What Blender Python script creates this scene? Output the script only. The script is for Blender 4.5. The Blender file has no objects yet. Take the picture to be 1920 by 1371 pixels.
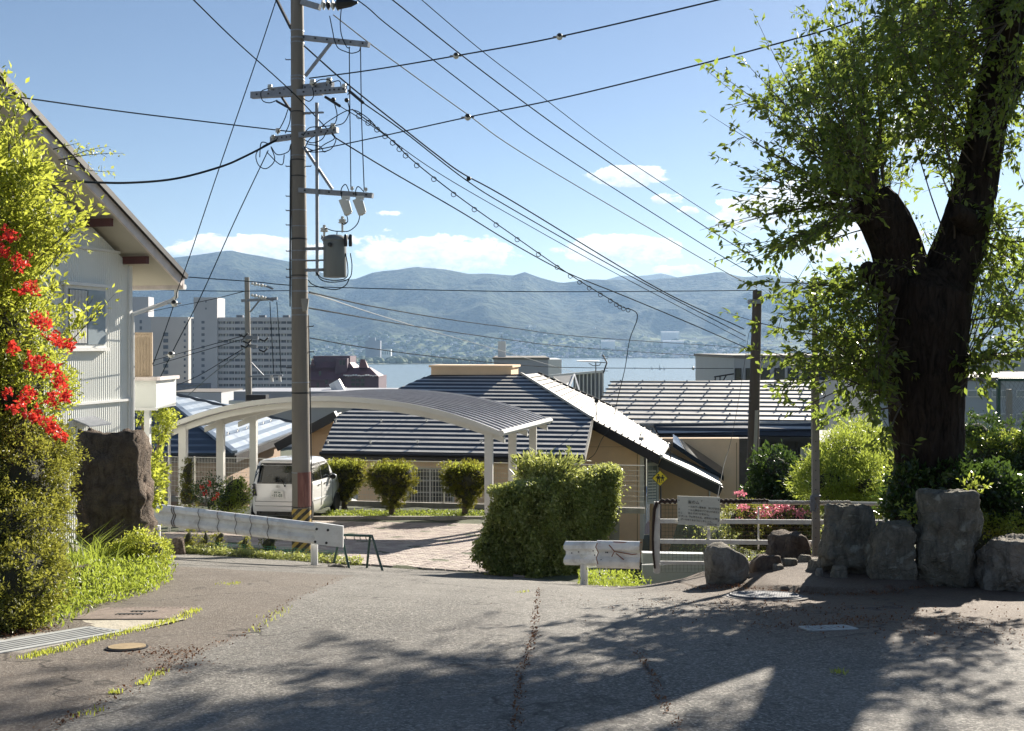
import bpy, bmesh, math, random
import numpy as np
from mathutils import Vector, Matrix, noise as mn
random.seed(7)
RS = np.random.RandomState(11)
sc = bpy.context.scene
COL = sc.collection
# ------------------------------------------------------------------ camera, sky, sun, exposure
F, CX, HY = 1870.0, 960.0, 650.0          # focal length in photo pixels, principal column, horizon row
cam = bpy.data.cameras.new('camera'); camo = bpy.data.objects.new('camera', cam); COL.objects.link(camo)
camo.location = (0, 0, 0); camo.rotation_euler = (math.radians(90), 0, 0)
cam.sensor_width = 36; cam.lens = 36*F/1920; cam.shift_y = -35.5/1920
cam.clip_start = 0.1; cam.clip_end = 60000
sc.camera = camo
SUN_AZ, SUN_EL = math.radians(30), math.radians(24)
sun = bpy.data.lights.new('sun', 'SUN'); suno = bpy.data.objects.new('sun', sun); COL.objects.link(suno)
sun.energy = 4.5; sun.angle = math.radians(0.5); sun.color = (1.0, 0.92, 0.80)
sd = Vector((math.sin(SUN_AZ)*math.cos(SUN_EL), math.cos(SUN_AZ)*math.cos(SUN_EL), math.sin(SUN_EL)))
suno.rotation_euler = sd.to_track_quat('Z', 'Y').to_euler()
sc.view_settings.view_transform = 'Standard'; sc.view_settings.look = 'None'
sc.view_settings.exposure = 1.58; sc.view_settings.gamma = 1.0
SKY_STRENGTH = 0.040

def P(px, py, d): return Vector(((px-CX)/F*d, d, (HY-py)/F*d))

class NT:
    def __init__(s, tree): s.t = tree
    def n(s, typ, **kw):
        nd = s.t.nodes.new(typ)
        for k, v in kw.items():
            if k == 'ins':
                for i, val in v.items():
                    if isinstance(val, bpy.types.NodeSocket): s.t.links.new(val, nd.inputs[i])
                    else: nd.inputs[i].default_value = val
            else: setattr(nd, k, v)
        return nd
    def math(s, op, a, b=None, c=None, clamp=False):
        nd = s.n('ShaderNodeMath', operation=op, use_clamp=clamp)
        for i, v in enumerate((a, b, c)):
            if v is None: continue
            if isinstance(v, bpy.types.NodeSocket): s.t.links.new(v, nd.inputs[i])
            else: nd.inputs[i].default_value = v
        return nd.outputs[0]
    def mix(s, fac, a, b, blend='MIX'):
        nd = s.n('ShaderNodeMix', data_type='RGBA', blend_type=blend)
        for i, v in ((0, fac), (6, a), (7, b)):
            if isinstance(v, bpy.types.NodeSocket): s.t.links.new(v, nd.inputs[i])
            else: nd.inputs[i].default_value = v if i == 0 else (tuple(v)+(1,))[:4]
        return nd.outputs[2]
    def noise(s, vec, scale, detail=3, rough=.55, out=0, dist=0):
        nd = s.n('ShaderNodeTexNoise', ins={'Scale': scale, 'Detail': detail, 'Roughness': rough, 'Distortion': dist})
        if vec is not None: s.t.links.new(vec, nd.inputs['Vector'])
        return nd.outputs[out]
    def ramp(s, fac, stops):
        nd = s.n('ShaderNodeValToRGB'); s.t.links.new(fac, nd.inputs[0])
        e = nd.color_ramp.elements
        while len(e) < len(stops): e.new(0.5)
        for el, (p, c) in zip(e, stops):
            el.position = p; el.color = (c, c, c, 1) if not hasattr(c, '__len__') else (tuple(c)+(1,))[:4]
        return nd.outputs[0]
    def maprange(s, v, a, b, c=0, d=1):
        nd = s.n('ShaderNodeMapRange', ins={0: v, 1: a, 2: b, 3: c, 4: d}); return nd.outputs[0]

world = bpy.data.worlds.new('World'); sc.world = world; world.use_nodes = True
wt = NT(world.node_tree); world.node_tree.nodes.clear()
sky = wt.n('ShaderNodeTexSky', sky_type='NISHITA', sun_disc=False, sun_elevation=SUN_EL, sun_rotation=SUN_AZ,
           altitude=760, air_density=1.0, dust_density=0.15, ozone_density=1.6)
tc = wt.n('ShaderNodeTexCoord')
sx = wt.n('ShaderNodeSeparateXYZ', ins={0: tc.outputs['Generated']})
az = wt.math('ARCTAN2', sx.outputs[0], sx.outputs[1])
el = wt.math('ARCSINE', sx.outputs[2])
cmb = wt.n('ShaderNodeCombineXYZ', ins={0: az, 1: wt.math('MULTIPLY', el, 1.7), 2: 0.37})
n1 = wt.noise(cmb.outputs[0], 34, 8, .62, dist=.35)
n2 = wt.noise(cmb.outputs[0], 70, 6, .6)
# cumulus: (column, row, half width, half height in photo pixels, density)
CL = [(1178, 330, 86, 23, 1.3), (1215, 326, 40, 18, .9), (1255, 371, 36, 14, .7), (1290, 394, 24, 8, .7), (1165, 470, 130, 38, 1.35), (1190, 462, 60, 30, .5),
      (1270, 506, 60, 13, .8), (810, 476, 185, 40, 1.4), (715, 455, 90, 26, .6), (470, 465, 165, 28, 1.3), (905, 490, 80, 22, .6),
      (1410, 400, 90, 42, 1.1), (1500, 380, 110, 60, 1.0), (730, 401, 34, 8, .6), (1620, 460, 160, 60, 1.0), (330, 470, 40, 12, .8),
      (1850, 520, 160, 40, .9), (620, 470, 60, 22, .7), (1700, 250, 130, 40, .5), (-300, 440, 260, 40, 1.), (2300, 430, 280, 60, 1.), (-900, 300, 200, 40, .8)]
acc = None; shade = None
for (px, py, rx, ry, s) in CL:
    a0 = math.atan((px-CX)/F); e0 = math.atan((HY-py)/F*math.cos(a0))
    da = wt.math('DIVIDE', wt.math('SUBTRACT', az, a0), rx/F*math.cos(a0)**2)
    de = wt.math('DIVIDE', wt.math('SUBTRACT', el, e0), ry/F*math.cos(a0))
    r2 = wt.math('ADD', wt.math('MULTIPLY', da, da), wt.math('MULTIPLY', de, de))
    m = wt.math('MULTIPLY', wt.math('SUBTRACT', 1.0, r2), s)
    if acc is None: acc = m; shade = de
    else:
        shade = wt.n('ShaderNodeMix', data_type='FLOAT', ins={0: wt.math('GREATER_THAN', m, acc), 2: shade, 3: de}).outputs[0]
        acc = wt.math('MAXIMUM', acc, m)
# scattered cumulus low over the horizon elsewhere round the sky
band = wt.math('SUBTRACT', 1.0, wt.math('ABSOLUTE', wt.math('DIVIDE', wt.math('SUBTRACT', el, .11), .09)))
far = wt.maprange(wt.math('ABSOLUTE', az), .62, .8)
low = wt.noise(cmb.outputs[0], 3.2, 2, .5)
gen = wt.math('ADD', wt.math('MULTIPLY', band, .8), wt.maprange(low, .45, .62, -.9, .3))
gen = wt.math('SUBTRACT', gen, wt.math('MULTIPLY', wt.math('SUBTRACT', 1.0, far), 4.0))
acc = wt.math('MAXIMUM', acc, gen)
dens = wt.math('ADD', acc, wt.math('MULTIPLY', wt.math('SUBTRACT', n1, .5), 2.6))
dens = wt.math('ADD', dens, wt.math('MULTIPLY', wt.math('SUBTRACT', n2, .5), .9))
dens = wt.math('MULTIPLY', dens, wt.maprange(acc, -.75, -.1))
mask = wt.maprange(dens, .22, .46)
lit = wt.math('ADD', wt.math('MULTIPLY', shade, .35), wt.math('ADD', wt.math('MULTIPLY', n2, 1.4), wt.math('MULTIPLY', n1, -.9)))
ccol = wt.mix(wt.maprange(lit, -.10, .60), (6.4, 7.1, 8.0), (12.5, 12.1, 11.2))
mxs = wt.n('ShaderNodeMix', data_type='RGBA', ins={0: wt.math('MULTIPLY', mask, .95), 6: wt.mix(1.0, sky.outputs[0], (.93, .89, .91), 'MULTIPLY'), 7: ccol})
bg = wt.n('ShaderNodeBackground', ins={0: mxs.outputs[2], 1: SKY_STRENGTH})
wt.n('ShaderNodeOutputWorld', ins={0: bg.outputs[0]})

# ------------------------------------------------------------------ materials
def mat_new(name):
    m = bpy.data.materials.new(name); m.use_nodes = True
    t = NT(m.node_tree); b = m.node_tree.nodes['Principled BSDF']
    return m, t, b
def setc(v): return (v[0], v[1], v[2], 1)
MATS = {}
def M(name, base, rough=.6, var=.15, scale=4., bump=0., bscale=40., metal=0., dirt=None, dscale=1.2, dfac=.6, spec=.5, streak=False, coat=0.):
    if name in MATS: return MATS[name]
    m, t, b = mat_new(name)
    co = t.n('ShaderNodeTexCoord').outputs['Object']
    src = co
    if streak:
        mp = t.n('ShaderNodeMapping', ins={0: co, 3: (1, 1, .12)}); src = mp.outputs[0]
    n = t.noise(src, scale, 5, .6)
    f = t.maprange(n, .3, .7)
    c = t.mix(f, [x*(1-var) for x in base], [min(1, x*(1+var)) for x in base])
    if dirt is not None:
        d = t.maprange(t.noise(src, dscale, 6, .65), .48, .72)
        c = t.mix(t.math('MULTIPLY', d, dfac), c, dirt)
    t.t.links.new(c, b.inputs['Base Color'])
    b.inputs['Metallic'].default_value = metal
    b.inputs['Specular IOR Level'].default_value = spec
    b.inputs['Coat Weight'].default_value = coat
    r = t.maprange(n, .2, .8, max(0, rough-.08), min(1, rough+.08)); t.t.links.new(r, b.inputs['Roughness'])
    if bump:
        bn = t.n('ShaderNodeBump', ins={'Strength': min(1, bump), 'Distance': .02, 'Height': t.noise(co, bscale, 5, .6)})
        t.t.links.new(bn.outputs[0], b.inputs['Normal'])
    MATS[name] = m
    return m
def leafmat(name, cols, trans=.4, tcol=None, rough=.42, spec=.45):
    m, t, b = mat_new(name)
    at = t.n('ShaderNodeAttribute', attribute_name='rnd').outputs['Fac']
    stops = [(i/max(1, len(cols)-1), c) for i, c in enumerate(cols)]
    c = t.ramp(at, stops)
    t.t.links.new(c, b.inputs['Base Color']); b.inputs['Roughness'].default_value = rough
    b.inputs['Specular IOR Level'].default_value = spec
    tr = t.n('ShaderNodeBsdfTranslucent')
    tcc = t.mix(.75, c, tcol or [min(1, x*2.2) for x in cols[-1]]); t.t.links.new(tcc, tr.inputs[0])
    mx = t.n('ShaderNodeMixShader', ins={0: trans, 1: b.outputs[0], 2: tr.outputs[0]})
    t.t.links.new(mx.outputs[0], m.node_tree.nodes['Material Output'].inputs[0])
    MATS[name] = m
    return m

# ------------------------------------------------------------------ object helpers
def tag(o, label=None, cat=None, group=None, kind=None):
    if label: o['label'] = label
    if cat: o['category'] = cat
    if group: o['group'] = group
    if kind: o['kind'] = kind
    return o
def thing(name, loc, label, cat, group=None, rz=0):
    o = bpy.data.objects.new(name, None); COL.objects.link(o); o.location = loc; o.rotation_euler = (0, 0, rz)
    o.empty_display_size = .1
    return tag(o, label, cat, group)
def wl(o):
    v = Vector((0, 0, 0))
    while o is not None: v += o.location; o = o.parent
    return v
def link(name, me, parent=None, base=None):
    o = bpy.data.objects.new(name, me); COL.objects.link(o)
    if parent is not None: o.parent = parent
    return o
KIDS = {}
def dup(o, loc=None, rz=None, parent=None, **tags):
    c = o.copy(); COL.objects.link(c)
    if parent is not None: c.parent = parent
    if loc is not None: c.location = loc
    if rz is not None: c.rotation_euler = (0, 0, rz)
    for ch in [x for x in COL.objects if x.parent == o]: dup(ch, parent=c)
    if tags: tag(c, **tags)
    return c
class MB:
    def __init__(s): s.v = []; s.f = []; s.mi = []
    def add(s, vs, fs, mi=0):
        n = len(s.v); s.v += [tuple(v) for v in vs]; s.f += [tuple(i+n for i in f) for f in fs]; s.mi += [mi]*len(fs); return s
    def hexa(s, p, mi=0):   # 8 points: bottom ring 0-3, top ring 4-7
        return s.add(p, [(3, 2, 1, 0), (4, 5, 6, 7), (0, 1, 5, 4), (1, 2, 6, 5), (2, 3, 7, 6), (3, 0, 4, 7)], mi)
    def box(s, c, size, rz=0, mi=0, rx=0, ry=0):
        x, y, z = [k/2 for k in size]
        R = Matrix.Rotation(rz, 3, 'Z') @ Matrix.Rotation(ry, 3, 'Y') @ Matrix.Rotation(rx, 3, 'X')
        c = Vector(c)
        pts = [c + R @ Vector(q) for q in ((-x,-y,-z),(x,-y,-z),(x,y,-z),(-x,y,-z),(-x,-y,z),(x,-y,z),(x,y,z),(-x,y,z))]
        return s.hexa(pts, mi)
    def bar(s, a, b, w, h, mi=0, up=(0, 0, 1)):   # box along a->b with width w (sideways), h (up)
        a = Vector(a); b = Vector(b); d = (b-a).normalized(); up = Vector(up)
        if abs(d.dot(up)) > .99: up = Vector((0, 1, 0))
        x = d.cross(up).normalized(); z = x.cross(d).normalized()
        q = [(-1, -1), (1, -1), (1, 1), (-1, 1)]
        pa = [a + x*i*w/2 + z*j*h/2 for i, j in q]; pb = [b + x*i*w/2 + z*j*h/2 for i, j in q]
        return s.hexa(pa+pb, mi)
    def tube(s, pts, r, seg=8, cap=True, mi=0, rough=0):
        pts = [Vector(p) for p in pts]; n = len(pts)
        if not hasattr(r, '__len__'): r = [r]*n
        vs = []; prev = None
        for i, p in enumerate(pts):
            d = (pts[min(i+1, n-1)] - pts[max(i-1, 0)]).normalized()
            if prev is None:
                a = Vector((0, 0, 1)) if abs(d.z) < .9 else Vector((1, 0, 0))
                x = d.cross(a).normalized()
            else: x = (prev - d*prev.dot(d)).normalized()
            prev = x; y = d.cross(x)
            for k in range(seg):
                t = 2*math.pi*k/seg; rr = r[i]
                if rough: rr *= 1+rough*mn.noise(Vector((math.cos(t)*1.6, math.sin(t)*1.6, i*.35)))
                vs.append(p + x*math.cos(t)*rr + y*math.sin(t)*rr)
        fs = [(i*seg+k, i*seg+(k+1) % seg, (i+1)*seg+(k+1) % seg, (i+1)*seg+k) for i in range(n-1) for k in range(seg)]
        if cap: fs += [tuple(range(seg))[::-1], tuple((n-1)*seg+k for k in range(seg))]
        return s.add(vs, fs, mi)
    def lathe(s, c, prof, seg=16, mi=0, axis=(0, 0, 1)):   # prof: list of (radius, height)
        R = Vector((0, 0, 1)).rotation_difference(Vector(axis)).to_matrix(); c = Vector(c)
        vs = [c + R @ Vector((math.cos(2*math.pi*k/seg)*r, math.sin(2*math.pi*k/seg)*r, z)) for r, z in prof for k in range(seg)]
        fs = [(i*seg+k, i*seg+(k+1) % seg, (i+1)*seg+(k+1) % seg, (i+1)*seg+k) for i in range(len(prof)-1) for k in range(seg)]
        fs += [tuple(range(seg))[::-1], tuple((len(prof)-1)*seg+k for k in range(seg))]
        return s.add(vs, fs, mi)
    def slab(s, poly, n, mi=0):   # polygon (3D points) thickened by vector n
        n = Vector(n); k = len(poly); vs = [Vector(p) for p in poly] + [Vector(p)+n for p in poly]
        fs = [tuple(range(k)), tuple(range(2*k-1, k-1, -1))] + [(i, k+i, k+(i+1) % k, (i+1) % k) for i in range(k)]
        return s.add(vs, fs, mi)
    def ball(s, c, r, mi=0, n=8):
        sz = r if hasattr(r, '__len__') else (r, r, r)
        vs = []; fs = []
        for i in range(n+1):
            ph = math.pi*i/n
            for k in range(n*2):
                t = math.pi*k/n
                vs.append((c[0]+sz[0]*math.sin(ph)*math.cos(t), c[1]+sz[1]*math.sin(ph)*math.sin(t), c[2]+sz[2]*math.cos(ph)))
        w = n*2
        for i in range(n):
            for k in range(w): fs.append((i*w+k, (i+1)*w+k, (i+1)*w+(k+1) % w, i*w+(k+1) % w))
        return s.add(vs, fs, mi)
    def build(s, name, mat, parent=None, smooth=False, top=None, **tags):
        me = bpy.data.meshes.new(name)
        off = wl(parent) if parent is not None else Vector((0, 0, 0))
        if parent is None and top != 'world':
            a = np.array(s.v); off = Vector(((a[:, 0].min()+a[:, 0].max())/2, (a[:, 1].min()+a[:, 1].max())/2, a[:, 2].min()))
        ov = [(v[0]-off[0], v[1]-off[1], v[2]-off[2]) for v in s.v]
        me.from_pydata(ov, [], s.f)
        for mm in (mat if isinstance(mat, (list, tuple)) else [mat]): me.materials.append(mm)
        if isinstance(mat, (list, tuple)): me.polygons.foreach_set('material_index', s.mi)
        bm = bmesh.new(); bm.from_mesh(me); bmesh.ops.recalc_face_normals(bm, faces=bm.faces); bm.to_mesh(me); bm.free()
        if smooth:
            me.polygons.foreach_set('use_smooth', [True]*len(me.polygons))
            try: me.set_sharp_from_angle(angle=math.radians(45))
            except Exception: pass
        o = link(name, me, parent)
        if parent is None: o.location = off
        tag(o, **tags)
        return o
def npmesh(name, v, faces, mat, parent=None, smooth=False, attr=None, origin=None, **tags):
    """v (N,3) array, faces (M,k) int array of same size"""
    off = wl(parent) if parent is not None else (Vector((0, 0, 0)) if origin is None else Vector(origin))
    v = np.asarray(v, dtype=np.float32) - np.array(off, dtype=np.float32)
    me = bpy.data.meshes.new(name); k = faces.shape[1]
    me.vertices.add(len(v)); me.vertices.foreach_set('co', v.ravel())
    me.loops.add(faces.size); me.loops.foreach_set('vertex_index', faces.ravel().astype(np.int32))
    me.polygons.add(len(faces)); me.polygons.foreach_set('loop_start', np.arange(0, faces.size, k, dtype=np.int32))
    if smooth: me.polygons.foreach_set('use_smooth', np.ones(len(faces), dtype=bool))
    for an, arr in (attr or {}).items():
        a = me.attributes.new(an, 'FLOAT', 'POINT'); a.data.foreach_set('value', np.asarray(arr, dtype=np.float32))
    me.update(calc_edges=True); me.materials.append(mat)
    o = link(name, me, parent)
    if parent is None: o.location = off
    return tag(o, **tags)
def norm(a): return a/np.maximum(1e-9, np.linalg.norm(a, axis=1))[:, None]
def leaves(name, pts, mat, size=.06, asp=.5, parent=None, droop=.0, direc=None, up=.3, fold=.25, vary=.35, rnd=None, **tags):
    """leaf blades: 2 folded triangles each, around pts; direc = preferred growth direction per point"""
    n = len(pts)
    d = RS.normal(size=(n, 3))
    if direc is not None: d = d*.55 + direc
    d[:, 2] -= droop; d = norm(d)
    nn = RS.normal(size=(n, 3)); nn[:, 2] += up*3; nn = nn - d*np.sum(nn*d, 1)[:, None]; nn = norm(nn)
    s = np.cross(d, nn); L = size*(1+vary*RS.uniform(-1, 1, n)); W = L*asp
    b = pts; tip = pts + d*L[:, None]; mid = pts + d*(L*.45)[:, None]
    l = mid + s*(W/2)[:, None] + nn*(W*fold)[:, None]; r = mid - s*(W/2)[:, None] + nn*(W*fold)[:, None]
    v = np.stack([b, l, tip, r], 1).reshape(-1, 3)
    i = np.arange(n)*4
    f = np.concatenate([np.stack([i, i+1, i+2], 1), np.stack([i, i+2, i+3], 1)])
    if rnd is None: rnd = np.clip(RS.normal(.5, .25, n), 0, 1)
    og = None
    if parent is None: og = (pts[:, 0].mean(), pts[:, 1].mean(), pts[:, 2].min())
    return npmesh(name, v, f, mat, parent, attr={'rnd': np.repeat(rnd, 4)}, origin=og, **tags)
def blobpts(blobs, n, clump=.12, per=30, shell=.75):
    """clumped points through ellipsoids (cx,cy,cz,rx,ry,rz); returns pts, outward dir"""
    B = np.array(blobs, dtype=float); w = (B[:, 3]*B[:, 5]+B[:, 3]*B[:, 4]+B[:, 4]*B[:, 5]); w /= w.sum()
    m = max(1, n//per); idx = RS.choice(len(B), m, p=w)
    u = norm(RS.normal(size=(m, 3))); r = shell+(1-shell)*RS.uniform(0, 1, m)**.6
    r *= 1+.10*RS.normal(size=m)
    c = B[idx, :3]+u*B[idx, 3:]*r[:, None]
    k = np.repeat(np.arange(m), per)
    o = RS.normal(size=(m*per, 3))*clump*.55
    base = RS.uniform(-.2, .2, m)
    return c[k]+o, u[k], np.clip(.5+base[k]+RS.normal(size=m*per)*.18, 0, 1)
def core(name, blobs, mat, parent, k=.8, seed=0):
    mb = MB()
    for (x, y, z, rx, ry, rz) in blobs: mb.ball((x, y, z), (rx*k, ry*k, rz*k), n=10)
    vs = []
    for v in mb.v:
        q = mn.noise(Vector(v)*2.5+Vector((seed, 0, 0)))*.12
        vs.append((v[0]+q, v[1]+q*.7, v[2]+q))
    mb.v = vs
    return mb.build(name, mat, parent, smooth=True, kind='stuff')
def ray_plane(px, py, p0, n):
    d = P(px, py, 1.0); n = Vector(n); return d*(Vector(p0).dot(n)/d.dot(n))
def lerp(a, b, t): return a+(b-a)*t

# ------------------------------------------------------------------ shared materials
m_conc = M('weathered_concrete', (.30, .28, .245), .8, .18, 6, .35, 60, dirt=(.12, .11, .09), dscale=2.5, dfac=.5, streak=True)
m_concp = M('pole_concrete', (.185, .165, .14), .78, .14, 9, .3, 70, dirt=(.13, .12, .10), dscale=3, dfac=.5, streak=True)
m_galv = M('galvanised_steel', (.22, .235, .26), .5, .2, 12, .1, 60, metal=.3)
m_dark = M('dark_rubber', (.012, .013, .016), .5, .2, 10)
m_wire = M('wire_sheath', (.014, .022, .028), .95, .1, 5, spec=.1)
m_wirel = M('bare_strand', (.20, .22, .23), .8, .1, 5, spec=.2)
m_porc = M('porcelain', (.55, .55, .52), .25, .06, 10)
m_white = M('white_paint', (.74, .74, .72), .45, .06, 3, .05, 30, dirt=(.42, .39, .33), dscale=3, dfac=.35)
m_alu = M('silver_aluminium', (.62, .61, .57), .42, .05, 3, metal=.1)
m_bark = M('bark_small', (.10, .075, .055), .9, .3, 14, .6, 50)
m_twig = M('twig', (.075, .06, .045), .8, .25, 20)
m_cored = M('inner_shade', (.035, .035, .02), .95, .4, 9, .8, 20)  # dark filler behind leaves, colour stands in for deep shade
m_soil = M('soil', (.16, .125, .09), .95, .3, 6, .9, 40, dirt=(.07, .055, .04), dfac=.6)
m_red = M('rust', (.22, .08, .04), .8, .3, 20)
# ------------------------------------------------------------------ terrain
def sm(a, b, x):
    t = np.clip((x-a)/(b-a), 0, 1); return t*t*(3-2*t)
_yk = np.array([-30, 0, 4, 6, 8.5, 12, 15, 16.5, 18.7, 22, 25.7, 30, 36, 45, 70, 120, 200, 260, 100000.])
_zk = np.array([1.5, -1.40, -1.62, -1.84, -2.16, -2.86, -3.52, -3.84, -4.12, -4.38, -4.62, -4.82, -5.8, -8.5, -17, -33, -47, -49.2, -49.2])
def G(x, y):
    x = np.asarray(x, dtype=float); y = np.asarray(y, dtype=float)
    # monotone smooth profile: average of shifted linear interpolations
    z = sum(np.interp(y+o, _yk, _zk) for o in (-.9, -.45, 0, .45, .9))/5
    z = z - .06*np.clip(x, -9, 6)*sm(8, 15, y)*(1-sm(19, 25, y))
    z = z + .40*sm(1.0, 3.4, x-.10*(y-11))*sm(8.6, 11.8, y)                      # raised verge with the boulders
    z = z + .55*sm(5.5, 9.5, x)*sm(8.5, 12, y)
    drop = sm(13.4, 16.2, y+.0*x)*sm(1.75, 2.9, x)
    terr = sm(3.3, 4.4, x)*(1-sm(25, 28, y))
    z = z*(1-drop) + (np.minimum(z, -6.6-.07*(y-16))*(1-terr) + (-3.9-.03*(y-16))*terr)*drop                        # the plot beyond the fence lies lower
    z = z + .35*sm(-5.2, -7.5, x)*sm(4, 7, y)*(1-sm(14, 17, y))
    return z
def g(x, y): return float(G(x, y))
def Pg(px, d, dz=0):
    """ground point below photo column px at distance d"""
    x = (px-CX)/F*d; return Vector((x, d, g(x, d)+dz))
def grid(xs, ys, zf, name, mat, attr=None, **tags):
    X, Y = np.meshgrid(xs, ys); Z = zf(X, Y)
    v = np.stack([X, Y, Z], -1).reshape(-1, 3)
    ny, nx = X.shape; i = np.arange(ny-1)[:, None]*nx+np.arange(nx-1)[None]
    f = np.stack([i, i+1, i+nx+1, i+nx], -1).reshape(-1, 4)
    at = {k: fn(X, Y).ravel() for k, fn in (attr or {}).items()}
    return npmesh(name, v, f, mat, smooth=True, attr=at, **tags)
def yedge(x): return 17.35 - .10*(x+5) + np.where(x > -.6, -.35*np.clip(x+.6, 0, 3), 0)   # far edge of the road

# asphalt -----------------------------------------------------------
m, t, b = mat_new('old_asphalt')
co = t.n('ShaderNodeTexCoord').outputs['Object']
lit_ = t.n('ShaderNodeAttribute', attribute_name='litter').outputs['Fac']
br_ = t.n('ShaderNodeAttribute', attribute_name='brown').outputs['Fac']
sx_ = t.n('ShaderNodeAttribute', attribute_name='seam').outputs['Fac']
n_ag = t.n('ShaderNodeTexVoronoi', ins={'Vector': co, 'Scale': 85.}).outputs['Color']
agv = t.n('ShaderNodeSeparateColor', ins={0: n_ag}).outputs[0]
n_f = t.noise(co, 95, 4, .75); n_m = t.noise(co, 7, 5, .65); n_l = t.noise(co, .9, 4, .6)
c = t.ramp(agv, [(0, (.08, .077, .072)), (.45, (.20, .188, .165)), (.8, (.33, .31, .275)), (1, (.55, .52, .46))])
c = t.mix(t.maprange(n_f, .35, .6, .55, 0), c, (.055, .053, .052))
c = t.mix(t.maprange(n_l, .3, .75, 0, .35), c, (.28, .265, .24))
n_s = t.noise(co, .55, 5, .65, dist=.8); c = t.mix(t.maprange(n_s, .50, .68, 0, .42), c, (.10, .095, .088))
mpx = t.n('ShaderNodeMapping', ins={0: co, 3: (1.6, .16, 1)}); n_t = t.noise(mpx.outputs[0], 1.1, 4, .6); c = t.mix(t.maprange(n_t, .45, .65, 0, .28), c, (.34, .32, .29))
n_d = t.noise(co, 17, 3, .6); c = t.mix(t.maprange(n_d, .60, .70, 0, .55), c, (.06, .055, .05))
c = t.mix(t.math('MULTIPLY', t.math('ADD', t.math('MULTIPLY', br_, .88), t.math('MULTIPLY', t.maprange(n_m, .5, .75), .18)), .9), c, (.15, .105, .072))
lm = t.maprange(t.math('ADD', lit_, t.math('MULTIPLY', t.math('SUBTRACT', n_m, .5), 1.6)), .45, .75)
c = t.mix(t.math('MULTIPLY', lm, .8), c, t.mix(t.maprange(n_f, .4, .6), (.085, .032, .016), (.26, .11, .05)))
crk = t.maprange(t.math('ADD', sx_, t.math('MULTIPLY', t.math('SUBTRACT', n_m, .5), .5)), .6, .85)
c = t.mix(t.math('MULTIPLY', crk, .85), c, (.02, .018, .016))
vc = t.n('ShaderNodeTexVoronoi', feature='DISTANCE_TO_EDGE', ins={'Vector': t.n('ShaderNodeVectorMath', operation='ADD', ins={0: co, 1: t.n('ShaderNodeTexNoise', ins={'Vector': co, 'Scale': 3.}).outputs['Color']}).outputs[0], 'Scale': .42}).outputs['Distance']
fine = t.math('MULTIPLY', t.maprange(vc, .004, .014, 1, 0), t.maprange(n_l, .42, .58))
c = t.mix(t.math('MULTIPLY', fine, .75), c, (.035, .03, .027))
t.t.links.new(c, b.inputs['Base Color']); b.inputs['Roughness'].default_value = .82; b.inputs['Specular IOR Level'].default_value = .35
hgt = t.math('ADD', t.math('MULTIPLY', n_f, .8), t.math('MULTIPLY', agv, .6))
bp = t.n('ShaderNodeBump', ins={'Strength': 1., 'Distance': .018, 'Height': hgt}); t.t.links.new(bp.outputs[0], b.inputs['Normal'])
m_asph = m

def segd(X, Y, pts):
    D = np.full(X.shape, 99.)
    for (a, b_) in zip(pts[:-1], pts[1:]):
        ax, ay = a; dx, dy = b_[0]-ax, b_[1]-ay; L = dx*dx+dy*dy
        tt = np.clip(((X-ax)*dx+(Y-ay)*dy)/L, 0, 1); D = np.minimum(D, np.hypot(X-ax-tt*dx, Y-ay-tt*dy))
    return D
def rowd(row):                       # distance of the ground seen at a photo row (middle of the road)
    lo, hi = 2.5, 16.
    for _ in range(40):
        mid = (lo+hi)/2
        if HY - g(0, mid)*0 + (-g(0, mid))*F/mid > row: lo = mid
        else: hi = mid
    return lo
def gp(px, row):                     # photo pixel -> ground xy
    d = 6.
    lo, hi = 2.2, 17.
    for _ in range(40):
        mid = (lo+hi)/2; x = (px-CX)/F*mid
        if HY - g(x, mid)*F/mid > row: lo = mid
        else: hi = mid
    return ((px-CX)/F*lo, lo)
SEAM = [gp(*q) for q in ((1010, 1105), (1005, 1140), (1003, 1185), (988, 1225), (972, 1290), (966, 1370))]
SEAM2 = [gp(*q) for q in ((1195, 1225), (1225, 1275), (1240, 1320), (1275, 1371))]
ARC = [gp(*q) for q in ((640, 1085), (560, 1120), (480, 1180), (345, 1235), (285, 1275), (160, 1335), (90, 1371))]
LIP = [gp(*q) for q in ((1375, 1098), (1450, 1108), (1560, 1114), (1650, 1112), (1740, 1098), (1830, 1084))]
def a_litter(X, Y):
    d = segd(X, Y, SEAM); w = np.clip(1-d/.05, 0, 1)*.6
    w = np.maximum(w, np.clip(1-segd(X, Y, SEAM2)/.05, 0, 1)*.55)
    w = np.maximum(w, np.clip(1-segd(X, Y, LIP)/.10, 0, 1)*.45)
    w = np.maximum(w, np.clip(1-segd(X, Y, ARC)/.10, 0, 1)*.4)
    q = [gp(1640, 1160), gp(1560, 1172), gp(1440, 1178)]
    w = np.maximum(w, np.clip(1-segd(X, Y, q)/.18, 0, 1)*.55)
    return w
def a_brown(X, Y):
    Xa = np.array([p[0] for p in ARC[::-1]]); Ya = np.array([p[1] for p in ARC[::-1]])
    xa = np.interp(Y, Ya, Xa)
    left = sm(.03, -.03, X-xa)*(Y < 13)
    right = sm(.9, 2.4, X+.0*Y)*1.0*sm(5.5, 7.5, Y)
    return np.clip(left*.55+right, 0, 1)
def a_seam(X, Y):
    return np.maximum(np.clip(1-segd(X, Y, SEAM)/.02, 0, 1), np.maximum(np.clip(1-segd(X, Y, SEAM2)/.018, 0, 1)*.9, np.clip(1-segd(X, Y, ARC)/.016, 0, 1)*.8))
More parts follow.
